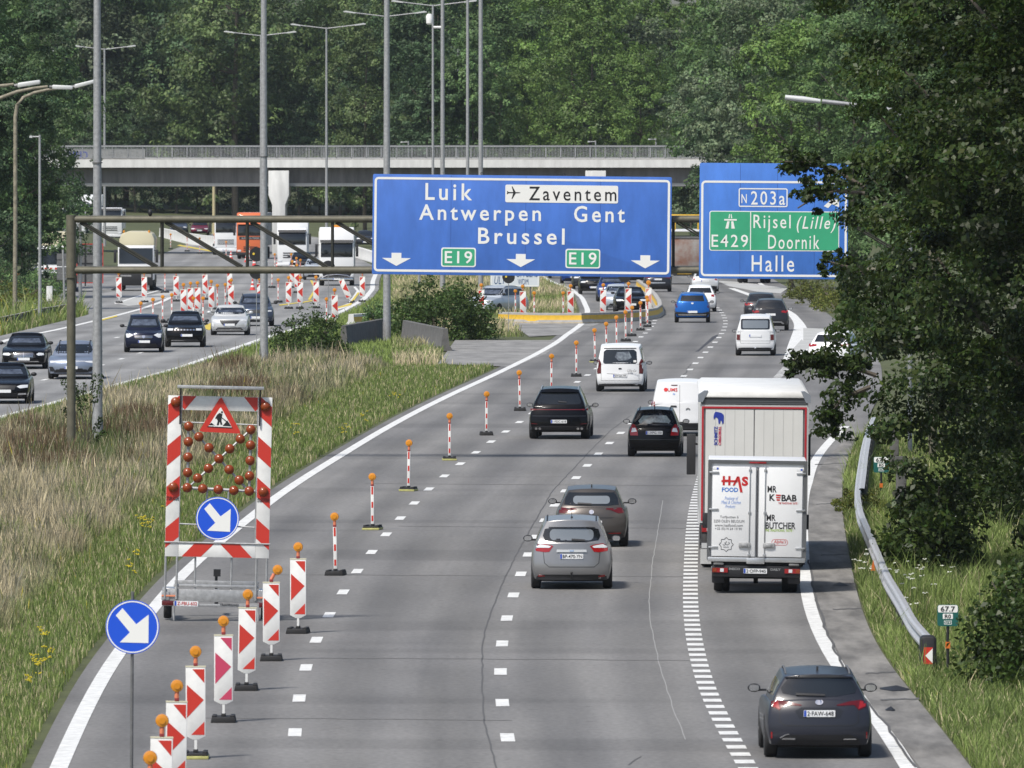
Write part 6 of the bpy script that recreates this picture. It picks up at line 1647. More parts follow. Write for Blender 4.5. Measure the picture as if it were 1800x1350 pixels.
railing("guardrail", "distant guardrail beneath the left trees", [(5,492),(40,477),(60,470),(75,466)], .6)
def jersey(name, label, pts, hgt=.8, mat=CONC, base=.6, top=.2, stripe=None, cat="concrete barrier", gap=0, dz0=0):
    W = [Vector((G(x, y).x, G(x, y).y, zg(G(x, y).y))) for x, y in pts]
    o = thing(name, label, cat, W[0]); B = W[0]
    prof = [(-base/2, 0), (-base/2, .08), (-base/2+.12, .25), (-top/2, hgt-.02), (-top/2+.02, hgt), (top/2-.02, hgt), (top/2, hgt-.02), (base/2-.12, .25), (base/2, .08), (base/2, 0)]
    Q = [W[0]]
    for a, b in zip(W[:-1], W[1:]):
        n = max(1, int((b-a).length/1.5))
        for k in range(1, n+1): Q.append(a.lerp(b, k/n))
    V = []; n = len(prof); F = []
    for i, q in enumerate(Q):
        d = (Q[min(i+1, len(Q)-1)]-Q[max(i-1, 0)]); d.z = 0; d.normalize(); nrm = Vector((d.y, -d.x, 0))
        for a, z in prof: p = q-B+nrm*a; V.append((p.x, p.y, q.z-B.z+z))
    for i in range(len(Q)-1):
        for j in range(n): F.append((i*n+j, i*n+(j+1) % n, (i+1)*n+(j+1) % n, (i+1)*n+j))
    F += [tuple(range(n-1, -1, -1)), tuple((len(Q)-1)*n+j for j in range(n))]
    mb = MB(); mb.add(V, F); body = mb.build("barrier_body", mat, o, bevel=.0)
    if stripe:
        sp = [(prof[1][0]-.006, .05), (-base/2+.12-.006, .25), (-(base/2-.12)*.62-top/2*.38-.006+.0, .25+(hgt-.27)*stripe)]
        for sg in (1, -1):
            V = []; F = []
            for i, q in enumerate(Q):
                d = (Q[min(i+1, len(Q)-1)]-Q[max(i-1, 0)]); d.z = 0; d.normalize(); nrm = Vector((d.y, -d.x, 0))
                for a, z in sp: p = q-B+nrm*a*sg; V.append((p.x, p.y, q.z-B.z+z))
            for i in range(len(Q)-1):
                for j in range(2): F.append((i*3+j, i*3+j+1, (i+1)*3+j+1, (i+1)*3+j))
            mb = MB(); mb.add(V, F); mb.build("yellow_stripe", YPAINT, o)
    return o
jersey("concrete_barrier", "stained grey concrete barrier end, nearer of two beside the median bush", [(783,617),(762,606),(742,597),(700,621)][:1]+[(712,601)], 1.0, CONCD)
jersey("concrete_barrier", "stained grey concrete barrier left of the thin lamp post by the bush", [(672,598),(604,611)], 1.0, CONCD)
jersey("concrete_barrier", "long yellow-striped concrete barrier curving across the median and lane", [(880,567),(950,569),(1020,569),(1080,567),(1130,563),(1152,559),(1160,553),(1159,545),(1152,533),(1140,520),(1122,506)], .55, CONC, .5, .24, .66)
jersey("concrete_barrier", "short yellow-striped concrete barrier left of the median bush", [(617,573),(652,571)], .6, CONCL, .55, .26, .62)
jersey("concrete_barrier", "row of pale concrete blocks at the far end of the works, under the gantry", [(283,418),(330,428),(391,437)], 1.0, CONCL, .6, .3)
jersey("concrete_barrier", "pale concrete barrier right of the white lorry, far behind", [(628,452),(660,462)], .9, CONCL, .6, .3)
for x, y, h_, lb in ((1572,830,1.5,"grey concrete post in the right verge under the tree"),(1584,935,1.9,"nearer grey concrete post half inside the right bush")):
    P = G(x, y); o = thing("verge_post", lb, "post", P); mb = MB(); mb.box(-.13, .13, -.13, .13, 0, h_); mb.build("post", CONCD, o, bevel=.03)
    mb = MB(); mb.box(-.15, .15, -.15, .15, h_-.06, h_+.02); mb.build("cap", CONCD, o)
# fallen leaves and debris in the gutter
mb = MB()
for (x, y, r_) in ((1576,1213,.35),(1476,1030,.22),(1566,1250,.12)):
    P = G(x, y); V = [(P.x+r_*math.cos(t)*random.uniform(.6, 1.1), P.y+r_*2.2*math.sin(t)*random.uniform(.6, 1.1), .02) for t in [k*math.pi/5 for k in range(10)]]; V.append((P.x, P.y, .09)); mb.add(V, [(k, (k+1) % 10, 10) for k in range(10)])
o = mb.build("gutter_debris", DARK); tag(o, "dark dirt and debris lying in the concrete gutter", "debris", kind='stuff')

# ================================================================== bridge
BY = 1005.0; BS = FPX/BY
def bz(py): return at(900, py, BY).z
def bx(px): return (px-900)/BS
root = thing("road_bridge", "grey concrete road bridge with white edge beam and railing crossing both carriageways", "bridge", (bx(660), BY, zg(BY)))
B0 = Vector((bx(660), BY, zg(BY)))
def bb(mb, x0, x1, dy0, dy1, z0, z1): mb.box(x0-B0.x, x1-B0.x, dy0, dy1, z0-B0.z, z1-B0.z)
XL, XR = bx(40), bx(1300)
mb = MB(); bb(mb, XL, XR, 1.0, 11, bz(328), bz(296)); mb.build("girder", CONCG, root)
mb = MB(); bb(mb, XL, XR, .93, 1.02, bz(327.5), bz(322)); mb.build("girder_flange", M("flange", (.36, .36, .35), .8), root)
mb = MB(); bb(mb, XL, XR, 0, 12, bz(294.5), bz(281)); mb.build("edge_beam", CONCL, root)
mb = MB(); bb(mb, XL, XR, .12, 11.9, bz(282), bz(279)); mb.build("deck", CONC, root)
mb = MB(); x = XL
while x < XR: bb(mb, x-.035, x+.035, .25, .33, bz(281), bz(257)); x += 1.32
bb(mb, XL, XR, .22, .36, bz(258.5), bz(256)); bb(mb, XL, XR, .25, .33, bz(278), bz(276.5)); mb.build("railing", GALV, root)
mb = MB(); x = XL
while x < XR: bb(mb, x-.024, x+.024, .28, .30, bz(277), bz(258)); x += .13
mb.build("railing_bars", GALV, root)
mb = MB(); x = XL
while x < XR: bb(mb, x-.035, x+.035, 11.6, 11.7, bz(281), bz(257)); x += 1.32
bb(mb, XL, XR, 11.55, 11.72, bz(258.5), bz(256)); mb.build("railing", GALVD, root)
mb = MB(); bb(mb, bx(112), bx(255), .34, .38, bz(280.5), bz(262)); pn = mb.build("solid_panel", M("panel_white", (.50, .50, .48), .7, noise=.3, nscale=1.5), root)
mb = MB(); text_mb(mb, "NEID", bx(120)-B0.x, bx(155)-B0.x, bz(279)-B0.z, bz(266)-B0.z, .335, .04); mb.build("graffiti", M("spray_light_blue", (.08, .12, .50), .6), pn)
mb = MB(); random.seed(3)
for k in range(26):
    x = bx(random.uniform(176, 252))-B0.x; z = bz(random.uniform(264, 279))-B0.z; mb.tube([(x, .333, z), (x+random.uniform(-.2, .2), .333, z+random.uniform(-.25, .25))], .018, 4)
mb.build("graffiti", M("spray_grey", (.25, .27, .25), .7), pn)
for px_ in (490, 1047):
    x = bx(px_)-B0.x; mb = MB(); w1, w2 = 18/BS, 11.5/BS; z1 = bz(300)-B0.z; z2 = bz(343)-B0.z; z3 = bz(360)-B0.z
    mb.prism([(x-w2, -.2), (x+w2, -.2), (x+w2, z3), (x+w1, z2), (x+w1, z1), (x-w1, z1), (x-w1, z2), (x-w2, z3)], -.2, 9.5); mb.build("pier", CONCL, root, bevel=.04)

# ================================================================== lamp posts
def put_head(mb, c, dx, ln=.75, up=.06):
    mb.prism([(c[0], c[1]-.05), (c[0]+dx*ln, c[1]-.05+up), (c[0]+dx*ln, c[1]+.02+up), (c[0]+dx*ln*.8, c[1]+.07+up), (c[0], c[1]+.05)], -.13, .13)
HEADM = M("lamp_head", (.60, .61, .60), .4, .2)
def tpole(px, gy, ptop, arms, label, w0=.15, w1=.09, head=HEADM, group="tall grey lamp posts in the median", mat=GALV, cat="lamp post", Y=None, ring=None, armup=.12, name="lamp_post", z=None):
    P = G(px, gy) if Y is None else Vector(((px-900)/FPX*Y, Y, zg(Y) if z is None else z))
    H = (at(px, ptop, P.y).z-P.z) if ptop is not None else max(17.0, at(px, 0, P.y).z-P.z+1.2)
    o = thing(name, label, cat, P, 0, group); s_ = FPX/P.y
    mb = MB(); mb.tube([(0, 0, 0), (0, 0, H*.5), (0, 0, H)], [w0, (w0+w1)/2, w1], 14); mb.build("pole", mat, o)
    mb = MB(); mb.lathe([(w0*1.05, 0), (w0*1.05, .9)], axis='z', n=14); mb.box(-w0*1.5, w0*1.5, -w0*1.5, w0*1.5, 0, .04); mb.build("base", mat, o)
    if ring:
        z = at(px, ring, P.y).z-P.z; mb = MB(); mb.lathe([(w0*1.0, -.02), (w0*1.0, .02)], (0, 0, z), 'z', 14); mb.build("joint", GALVD, o)
    if ptop is None: arms = [px-3.2*s_, px+3.2*s_]
    for a in arms:     # horizontal pixel extent of the arm tip
        xe = (a-px)/s_; sg = 1 if xe > 0 else -1
        mb = MB(); mb.tube([(0, 0, H-.1), (xe*.72, 0, H-.1+abs(xe)*armup*.72)], .045, 8); mb.build("arm", mat, o)
        mb = MB(); put_head(mb, (xe*.72, H-.1+abs(xe)*armup*.72), sg, abs(xe)*.28, abs(xe)*armup*.28); mb.build("lamp_head", head, o)
    return o
tpole(171.5, 788, None, [], "thickest lamp post, standing left in the tall dry grass", .165, .10, ring=286)
tpole(464, 650, None, [], "lamp post in the median bush left of the big sign", .17, .11, ring=275)
tpole(680, 601, None, [], "lamp post by the concrete barrier, passing behind the big sign's left part", .18, .12, ring=None)
o = tpole(778, 520, None, [], "lamp post with a white camera on a side arm above the big sign", .16, .11)
Pc = o.location; s_ = FPX/Pc.y; z_ = at(760, 48, Pc.y).z-Pc.z
mb = MB(); mb.tube([(0, 0, z_), (-16/s_, 0, z_)], .08, 8); mb.build("camera_arm", WHITE, o)
mb = MB(); mb.lathe([(.10, -.2), (.20, -.1), (.22, .35), (.12, .5)], (-23/s_, 0, z_+.35), 'z', 14); mb.build("camera", WHITE, o)
tpole(845, 513, None, [], "lamp post right of the camera post above the big sign", .16, .13)
tpole(822, 480, None, [], "slim lamp post between the camera post and the thicker right one", .13, .10, Y=830)
tpole(737, 512, 470, [], "stub of a steel post under the big sign beside the bush", .08, .08, group=None, name="steel_post")
tpole(761, 480, 8, [688, 838], "slim lamp post whose double arm touches the frame top above the big sign", .12, .08, Y=900)
tpole(679, 480, 27, [604, 750], "distant double-armed lamp post right behind the nearer post left of the sign", .12, .08, Y=950)
tpole(574, 480, 48, [511, 643], "distant double-armed lamp post standing alone between two thick posts", .13, .08, Y=965)
tpole(459, 480, 61, [394, 521], "distant double-armed lamp post hidden behind the thick post by the bush", .13, .08, Y=975)
tpole(184, 480, 85, [130, 239], "distant double-armed lamp post right of the leftmost thick post", .13, .09, Y=1050)
tpole(16, 480, 97, [95], "distant lamp arm sticking out of the left trees", .12, .08, Y=1060, group=None)
tpole(805, 480, 82, [791], "short distant lamp post on the wooded slope above the bridge", .11, .08, Y=1150, group=None, z=0)
OLD = M("old_pole_paint", (.30, .27, .20), .75, noise=.5, nscale=5)
tpole(376, 420, 318, [], "plain beige concrete pole seen beneath the bridge", .17, .15, Y=1180, group=None, mat=M("beige_concrete", (.46, .40, .24), .9), cat="pole", name="concrete_pole")
tpole(70, 520, 237, [52], "slim lamp post with a small flat head before the left trees", .09, .06, Y=585, group=None, armup=0)
tpole(141, 520, 395, [], "slim steel post between the gantry post and the red-edged board", .10, .08, Y=700, group=None, name="steel_post", cat="pole")
tpole(96, 520, 385, [], "slim grey post standing behind the left sweeper", .1, .08, Y=900, group=None, name="steel_post", cat="pole")
for px_, top in ((718,248),(1047,247),(1153,243),(1264,250)):
    o = tpole(px_, 0, top, [px_-14], {718:"small lamp post just showing above the bridge railing left of the camera post",1047:"small lamp post above the bridge railing over the airport name",1153:"small lamp post above the bridge railing near the big sign's right end",1264:"small lamp post beside the bridge's right end above the exit sign"}[px_], .07, .06, Y=BY+30 if px_ != 1264 else BY-40, group="small lamp posts along the bridge", armup=0)
def curved(px, gyY, pts, label, head_px, wd=.12):
    """old bent-arm lamp: pts are pixels from the foot to the head, at distance gyY"""
    o = thing("street_lamp", label, "lamp post", ((pts[0][0]-900)/FPX*gyY, gyY, zg(gyY)), 0, "old bent-arm street lamps"); B = o.location
    Q = [at(x, y, gyY)-B for x, y in pts]; Q[0].z = 0
    R_ = [wd*(1-.45*i/(len(Q)-1)) for i in range(len(Q))]
    mb = MB(); mb.tube(Q, R_, 12); mb.build("pole", OLD, o)
    a, b = [at(x, y, gyY)-B for x, y in head_px]
    mb = MB(); d = (b-a); n = 6; mb.tube([a-d*.15, a], .09, 8); mb.build("head_neck", GALVD, o)
    mb = MB(); mb.prism([(a.x, a.z-.11), (b.x, b.z-.10), (b.x+.04, b.z), (b.x, b.z+.10), (a.x, a.z+.11)], -.2, .2); mb.build("lamp_head", HEADM, o, bevel=.05)
curved(27, 600, [(26,560),(27,400),(27,205),(30,185),(40,172),(60,163),(82,158),(100,156)], "old street lamp with a bent arm, foot in the left verge weeds", [(131,152),(166,143)])
curved(-60, 560, [(-60,600),(-60,300),(-58,200),(-40,185),(-10,176),(30,161),(60,155),(84,152)], "old street lamp reaching in from the left edge, lower of two arms", [(92,153),(127,154)])
curved(-90, 520, [(-90,620),(-90,300),(-88,180),(-60,162),(-20,153),(10,150),(24,148)], "old street lamp reaching in from the left edge, upper arm with the big head", [(31,150),(70,144)])
o = thing("street_lamp", "lamp head reaching out of the oak above the exit sign", "lamp post", ((1600-900)/FPX*352, 352, 0)); B = o.location
Q = [at(x, y, 352)-B for x, y in [(1600,900),(1600,300),(1598,220),(1580,196),(1540,188),(1500,184),(1445,178)]]; Q[0].z = 0; Q[0].x = Q[1].x
mb = MB(); mb.tube(Q, .07, 10); mb.build("pole", GALV, o)
a, b = at(1442, 178, 352)-B, at(1380, 171, 352)-B; mb = MB(); mb.tube([a, a.lerp(b, .5), b], [.07, .10, .08], 10); mb.build("lamp_head", HEADM, o)
# ================================================================== vegetation
def quads_mesh(name, V, C, mat, nv=4):
    """V: (n, nv, 3) faces with own vertices, C: (n, 3) tone per face"""
    n = len(V); me = bpy.data.meshes.new(name)
    me.vertices.add(n*nv); me.vertices.foreach_set("co", V.reshape(-1).astype(np.float32))
    me.loops.add(n*nv); me.loops.foreach_set("vertex_index", np.arange(n*nv, dtype=np.int32))
    me.polygons.add(n); me.polygons.foreach_set("loop_start", np.arange(0, n*nv, nv, dtype=np.int32))
    try: me.polygons.foreach_set("loop_total", np.full(n, nv, dtype=np.int32))
    except Exception: pass
    a = me.attributes.new("tone", 'FLOAT_COLOR', 'POINT')
    c = np.ones((n, nv, 4), np.float32); c[:, :, :3] = C[:, None, :]; a.data.foreach_set("color", c.reshape(-1))
    me.materials.append(mat); me.update(calc_edges=True); me.validate(); return me
def unit(v): return v/np.maximum(np.linalg.norm(v, axis=-1, keepdims=True), 1e-6)
def leaf_quads(pos, nrm, size, rng, asp=.55):
    n = len(pos); r = unit(rng.normal(size=(n, 3))); t = unit(np.cross(nrm, r)); b = np.cross(nrm, t)
    s = size[:, None]; f = nrm*s*.18
    return np.stack([pos-t*s*.5, pos+b*s*asp*.5+f, pos+t*s*.5, pos-b*s*asp*.5+f], 1)
def clumps_leaves(cen, rad, npc, size, rng, flat=.75, tone=(.75, 1.25), warm=.0, keep=None, tonevec=None, asp=.55, shellp=.33, N=None):
    k = len(cen); n = k*npc
    d = unit(rng.normal(size=(n, 3))); ci = np.repeat(np.arange(k), npc)
    rr = rad[ci]*(rng.random(n)**shellp)
    p = cen[ci]+d*rr[:, None]*np.array([1, 1, flat])
    nr = unit(d*.6+rng.normal(size=(n, 3))*.55+np.array([0, 0, .45])) if N is None else unit(d*.35+N[ci]*.65+rng.normal(size=(n, 3))*.42+np.array([0, 0, .35]))
    sz = size*rng.uniform(.6, 1.35, n)
    ct = rng.uniform(tone[0], tone[1], k)[ci]*rng.uniform(.72, 1.28, n)
    C = np.stack([ct*(1+warm*rng.normal(size=n)), ct, ct*(1-.3*warm*rng.normal(size=n))], 1).clip(.05, 3)
    if tonevec is not None: C = C*tonevec[ci]
    if keep is not None:
        m = keep(p); p, nr, sz, C = p[m], nr[m], sz[m], C[m]
    return leaf_quads(p, nr, sz, rng, asp), C
def crown_pts(H, Wd_, base, n, rng, lobes=9, shape=1.0):
    """clump centres on an irregular lobed crown"""
    L = []
    for i in range(lobes):
        z = base+(H-base)*(.12+.8*rng.random()); fr = (z-base)/(H-base)
        rad = Wd_/2*math.sqrt(max(.08, 1-(abs(fr-.42)/.62)**2.2)); a = rng.random()*6.283; q = rad*rng.uniform(.25, .72)
        L.append((q*math.cos(a), q*math.sin(a), z, rng.uniform(.24, .42)*Wd_))
    L.append((0, 0, H-.22*Wd_, .26*Wd_)); L.append((0, 0, (H+base)/2, .36*Wd_))
    P = []; NN = []
    for x, y, z, r in L:
        m = int(n*r*r/sum(l[3]**2 for l in L))+1
        d = unit(rng.normal(size=(m, 3))); d[:, 2] = np.where(rng.random(m) < .7, np.abs(d[:, 2]), d[:, 2])
        P.append(np.array([x, y, z])+d*r*rng.uniform(.66, 1.03, (m, 1))*np.array([1, 1, .95])); NN.append(d)
    P = np.concatenate(P); P[:, 2] = np.maximum(P[:, 2], base*.6)
    return P, np.concatenate(NN)
def trunk_mb(H, r, rng, limbs=7, spread=3.0, lean=.0):
    mb = MB(); pts = [(0, 0, -.3)]; x = y = 0
    for k in range(1, 6): x += rng.uniform(-.15, .15)+lean; y += rng.uniform(-.15, .15); pts.append((x, y, H*.8*k/5))
    mb.tube(pts, [r*(1-.15*k) for k in range(6)], 9)
    for k in range(limbs):
        z = H*rng.uniform(.25, .7); i = min(4, int(z/(H*.16))); b = Vector(pts[i]).lerp(Vector(pts[i+1]), .5); a = rng.random()*6.28; q = spread*rng.uniform(.6, 1)
        e = b+Vector((math.cos(a)*q, math.sin(a)*q, q*rng.uniform(.4, 1.0))); m = b.lerp(e, .5)+Vector((0, 0, -.15*q))
        mb.tube([b, m, e], [r*.42, r*.26, r*.09], 6)
    return mb
LM = {'dark': leafmat("foliage_dark_green", (.064, .112, .050), .25), 'mid': leafmat("foliage_mid_green", (.098, .165, .058), .3), 'bright': leafmat("foliage_bright_green", (.125, .205, .050), .3),
      'grey': leafmat("foliage_grey_green", (.125, .168, .090), .25), 'olive': leafmat("foliage_olive", (.110, .160, .055), .3), 'near': leafmat("foliage_oak", (.036, .060, .011), .34, .45, .12), 'bush': leafmat("foliage_bush", (.055, .092, .022), .3, .5, .15),  # oak tint darkened to carry the cloud shade on the near right
      'yellow': leafmat("foliage_yellow_green", (.13, .15, .03), .3)}
# --- forest prototypes
PROTO = []
def forest_proto(seed, H, Wd_, n, npc, size, base):
    rng = np.random.default_rng(seed)
    cen, N = crown_pts(H, Wd_, base, n, rng, lobes=15); rad = rng.uniform(.5, 1.1, len(cen))*Wd_/13
    V, C = clumps_leaves(cen, rad, npc, size, rng, tone=(.62, 1.38), warm=.06, N=N)
    cm = quads_mesh("crown", V, C, LM['mid']); tm = trunk_mb(H, Wd_*.022, rng, 8, Wd_*.33).mesh("trunk", BARK)
    return cm, tm
for sd_, H, Wd_ in ((11, 24, 12), (12, 27, 13), (13, 22, 11), (14, 26, 10)):
    PROTO.append((forest_proto(sd_, H, Wd_, 420, 46, .36, .5), H, Wd_))
LOWP = [(forest_proto(sd_, 22, 13, 400, 46, .36, -1.5), 22, 13) for sd_ in (15, 16)]
_lab = {}
def uniq(s):
    k = _lab[s] = _lab.get(s, 0)+1
    if 'viewpoint' in s: return s
    return s if k == 1 else s+[None, None, ', farther right', ', rightmost there', ', last on the right'][min(k, 4)]
def tree(proto, P, key, label, sc=1.0, rz=0.0, group="forest trees behind the bridge", cat="tree", name="broadleaf_tree", sx=1.0):
    (cm, tm), H, Wd_ = proto
    o = thing(name, uniq(label), cat, P, rz, group); o.scale = (sc*sx, sc*sx, sc)
    c = bpy.data.objects.new("crown", cm); link(c, o)
    t = bpy.data.objects.new("trunk", tm); link(t, o)
    c.material_slots[0].link = 'OBJECT'; c.material_slots[0].material = LM[key]
    return o
rng = np.random.default_rng(5)
def where(px):
    B = [(60, "at the far left edge"), (200, "left above the bridge's graffiti"), (330, "above the bridge's left end"), (450, "left of the median lamp posts"), (570, "above the left bridge pier"), (680, "behind the twin-armed lamps"), (800, "behind the camera post"),
         (920, "above the word Luik"), (1040, "above the airport plate"), (1170, "above the big sign's right half"), (1300, "above the exit sign"), (1450, "beside the near oak"), (9999, "behind the near oak")]
    for a, t in B:
        if px < a: return t
names = {'dark': "dark green", 'mid': "mid green", 'bright': "bright green", 'grey': "grey-green", 'olive': "olive yellowish", 'yellow': "yellow-green"}
def zone(px):   # colour of the forest by picture column
    if px < 120: return ['mid', 'dark', 'mid']
    if px < 330: return ['grey', 'mid', 'dark']
    if px < 620: return ['grey', 'dark', 'mid', 'olive']
    if px < 800: return ['dark', 'mid', 'dark', 'olive']
    if px < 1180: return ['bright', 'bright', 'mid', 'mid', 'grey']
    return ['mid', 'grey', 'dark', 'bright']
kk = 0
for k_ in range(34):
    sm = k_ >= 15; px = -90+78*k_ if not sm else 130+36*(k_-15); Y = (1345+14*(k_ % 3)) if not sm else 1330+4*(k_ % 2)
    tree(LOWP[k_ % 2], ((px-900)/FPX*Y, Y, zg(Y)-.2), ['dark', 'mid', 'dark', 'grey'][k_ % 4], "%s %s under the bridge deck's line, %s" % (["dark", "mid green", "deep green", "grey-green"][k_ % 4], "low shrubby tree" if sm else "tall tree", where(px)), (.60 if sm else 1.3)*(1+.12*math.sin(k_*2.3)), k_*1.7, "trees closing the view under the bridge")
for k_ in range(14):  # out of view, added to give the car paint something dark to reflect
    xx = -104+16*k_; tree(PROTO[k_ % 4], (xx, -70-12*(k_ % 3), -.2), 'mid', "roadside tree behind the viewpoint", 1.0, k_*1.3, "unseen trees added behind the viewpoint")
rows = [(1080, 76, .80, "front row"), (1150, 80, .98, "second row"), (1230, 86, 1.15, "third row"), (1340, 95, 1.42, "fourth row"), (1500, 120, 1.75, "back row")]
for ri, (Y, sp, sc, rn) in enumerate(rows):
    px = -60+20*ri
    while px < 1720:
        yy = Y+rng.uniform(-20, 20); s_ = FPX/yy; p = PROTO[rng.integers(4)]
        xx = (px-900)/s_; road_gap = (float(LLg(yy))-4 < xx < float(LRr(yy))+4) if yy < 1335 else False
        z = zg(yy)-.2
        if not road_gap:
            key = zone(px)[rng.integers(len(zone(px)))]
            tree(p, (xx, yy, z), key, "%s tree in the forest's %s, %s" % (names[key], rn, where(px)), sc*rng.uniform(.85, 1.15), rng.uniform(0, 6.28), sx=rng.uniform(.85, 1.15)); kk += 1
        px += sp*sc*rng.uniform(1.35, 1.95)
# roadside trees flanking the bridge
for px, Y, sc, key, lb in ((-5, 640, .58, 'dark', "dark tree behind the old street lamps"), (40, 700, .58, 'mid', "leafy tree behind the slim lamp post"), (20, 760, .80, 'dark', "tall dark tree in the far left corner"), (50, 850, .72, 'mid', "leafy tree overhanging the bridge's left end"),
        (30, 900, .95, 'mid', "tall green tree at the left edge behind others"), (-40, 700, .85, 'mid', "tree cut by the left edge of the picture"), (1262, 905, .55, 'dark', "dark tree at the bridge's right end"), (1330, 850, .80, 'grey', "grey-green tree above the exit sign"), (1240, 1010, .75, 'grey', "tall grey-green tree with bare twigs behind the bridge's right end"),
        (1390, 760, .72, 'bright', "bright green tree between exit sign and near oak"), (1440, 820, .95, 'mid', "tall tree just left of the near oak's edge"), (1500, 700, .7, 'mid', "tree mostly hidden by the near oak"), (1600, 640, .7, 'mid', "tree fully behind the near oak's crown"), (1300, 960, .95, 'mid', "tall tree above the small lamp at the bridge's right end"), (1215, 1030, .55, 'dark', "dark tree closing the view right of the big sign")):
    tree(PROTO[rng.integers(4)], ((px-900)/FPX*Y, Y, zg(Y)-.1), key, lb, sc, rng.uniform(0, 6), "roadside trees near the bridge")
# --- near oak wall on the right
def inpoly(P, poly):
    x, y = P[:, 0], P[:, 1]; r = np.zeros(len(P), bool); n = len(poly)
    for i in range(n):
        x1, y1 = poly[i]; x2, y2 = poly[(i+1) % n]
        c = ((y1 > y) != (y2 > y)) & (x < (x2-x1)*(y-y1)/(y2-y1+1e-12)+x1); r ^= c
    return r
OAKP = [(1412,-400),(1425,-20),(1440,50),(1492,85),(1470,130),(1462,200),(1470,255),(1425,268),(1362,285),(1400,308),(1428,330),(1436,345),(1390,362),(1415,382),(1450,380),(1478,400),(1466,425),(1430,455),(1470,470),(1478,520),(1470,560),(1448,585),(1462,605),(1440,618),(1372,632),(1388,648),(1425,655),(1405,690),(1445,700),(1452,755),(1478,772),(1505,745),(1535,770),(1548,800),(1568,860),(1590,955),(1622,965),(1660,930),(1692,985),(1705,1060),(1740,1120),(1800,1180),(1900,1230),(3000,1250),(3000,-400)]
def prune(base):
    def f(p):
        q = px_of(p+np.array(base)); jit = np.random.default_rng(3).normal(size=q.shape)*3
        return inpoly(q+jit, OAKP)
    return f
oaks = [("oak_tree", "nearest tall oak filling the right edge of the picture", 13.6, 236, 15.5, 10.5, .8, 24), ("oak_tree", "oak behind the nearest one, reaching over the guardrail", 13.2, 262, 16, 11.5, 1.4, 25),
        ("oak_tree", "middle oak whose leafy twigs hang before the exit sign", 13.8, 292, 16.5, 13.0, 1.8, 26), ("oak_tree", "farther oak over the exit lane with the lamp in its crown", 16.4, 330, 17, 12.5, 1.2, 27), ("oak_tree", "farthest oak of the near row beside the exit lane", 20.5, 380, 18, 13, 1.0, 28)]
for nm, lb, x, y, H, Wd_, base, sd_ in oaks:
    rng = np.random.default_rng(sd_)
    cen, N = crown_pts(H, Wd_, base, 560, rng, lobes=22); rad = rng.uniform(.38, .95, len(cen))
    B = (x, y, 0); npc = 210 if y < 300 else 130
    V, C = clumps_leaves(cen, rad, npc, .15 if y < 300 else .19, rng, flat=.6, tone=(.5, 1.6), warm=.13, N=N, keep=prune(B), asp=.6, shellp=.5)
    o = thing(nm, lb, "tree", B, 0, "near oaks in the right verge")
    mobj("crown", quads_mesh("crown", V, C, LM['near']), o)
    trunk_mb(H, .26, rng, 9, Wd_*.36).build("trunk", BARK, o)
# twigs hanging out of the middle oaks
def twig(label, Y, path, blobs, root_xy):
    o = thing("oak_branch", label, "branch", (0, 0, 0)); rng = np.random.default_rng(int(Y))
    Q = [at(x, y, Y) for x, y in path]; B = Q[0].copy(); o.location = B
    mb = MB(); mb.tube([q-B for q in Q], [.05*(1-.8*i/(len(Q)-1))+.008 for i in range(len(Q))], 6); mb.build("bough", BARK, o)
    cen = np.array([[*(at(x, y, Y)-B)] for x, y, r in blobs]); rad = np.array([r for x, y, r in blobs])
    cen[:, 1] += rng.uniform(-.4, .4, len(cen))
    V, C = clumps_leaves(cen, rad, 34, .15, rng, flat=.55, tone=(.6, 1.3), warm=.1, asp=.5, shellp=.6)
    mobj("foliage", quads_mesh("foliage", V, C, LM['near']), o)
    return o
def bl(pts, n, r0, r1, seed):
    r = np.random.default_rng(seed); out = []
    for i in range(n):
        k = r.integers(len(pts)-1); t = r.random(); a, b = pts[k], pts[k+1]
        out.append((a[0]+(b[0]-a[0])*t+r.normal()*13, a[1]+(b[1]-a[1])*t+r.normal()*12, r.uniform(r0, r1)))
    return out
twig("upper oak branch whose leaf tips touch the exit sign's top edge", 262, [(1520,330),(1470,300),(1420,285),(1372,284)], bl([(1470,300),(1425,290),(1378,284)], 24, .1, .28, 1), None)
twig("oak branch hanging in front of the exit sign's upper right corner", 258, [(1520,340),(1470,335),(1435,345),(1402,366)], bl([(1480,312),(1450,326),(1428,342),(1404,352)], 24, .08, .2, 2), None)
twig("thin oak twig beside the name Halle", 262, [(1520,480),(1480,466),(1440,456)], bl([(1480,466),(1440,456)], 9, .07, .16, 3), None)
twig("low oak branch reaching over the exit lane before the white hatchback", 250, [(1540,660),(1480,640),(1430,636),(1384,632)], bl([(1510,665),(1480,640),(1450,632),(1425,640),(1384,632)], 52, .12, .32, 4), None)
twig("drooping oak branch end above the right edge line", 246, [(1530,680),(1480,700),(1460,730),(1468,762)], bl([(1500,680),(1465,715),(1470,765)], 26, .12, .3, 5), None)

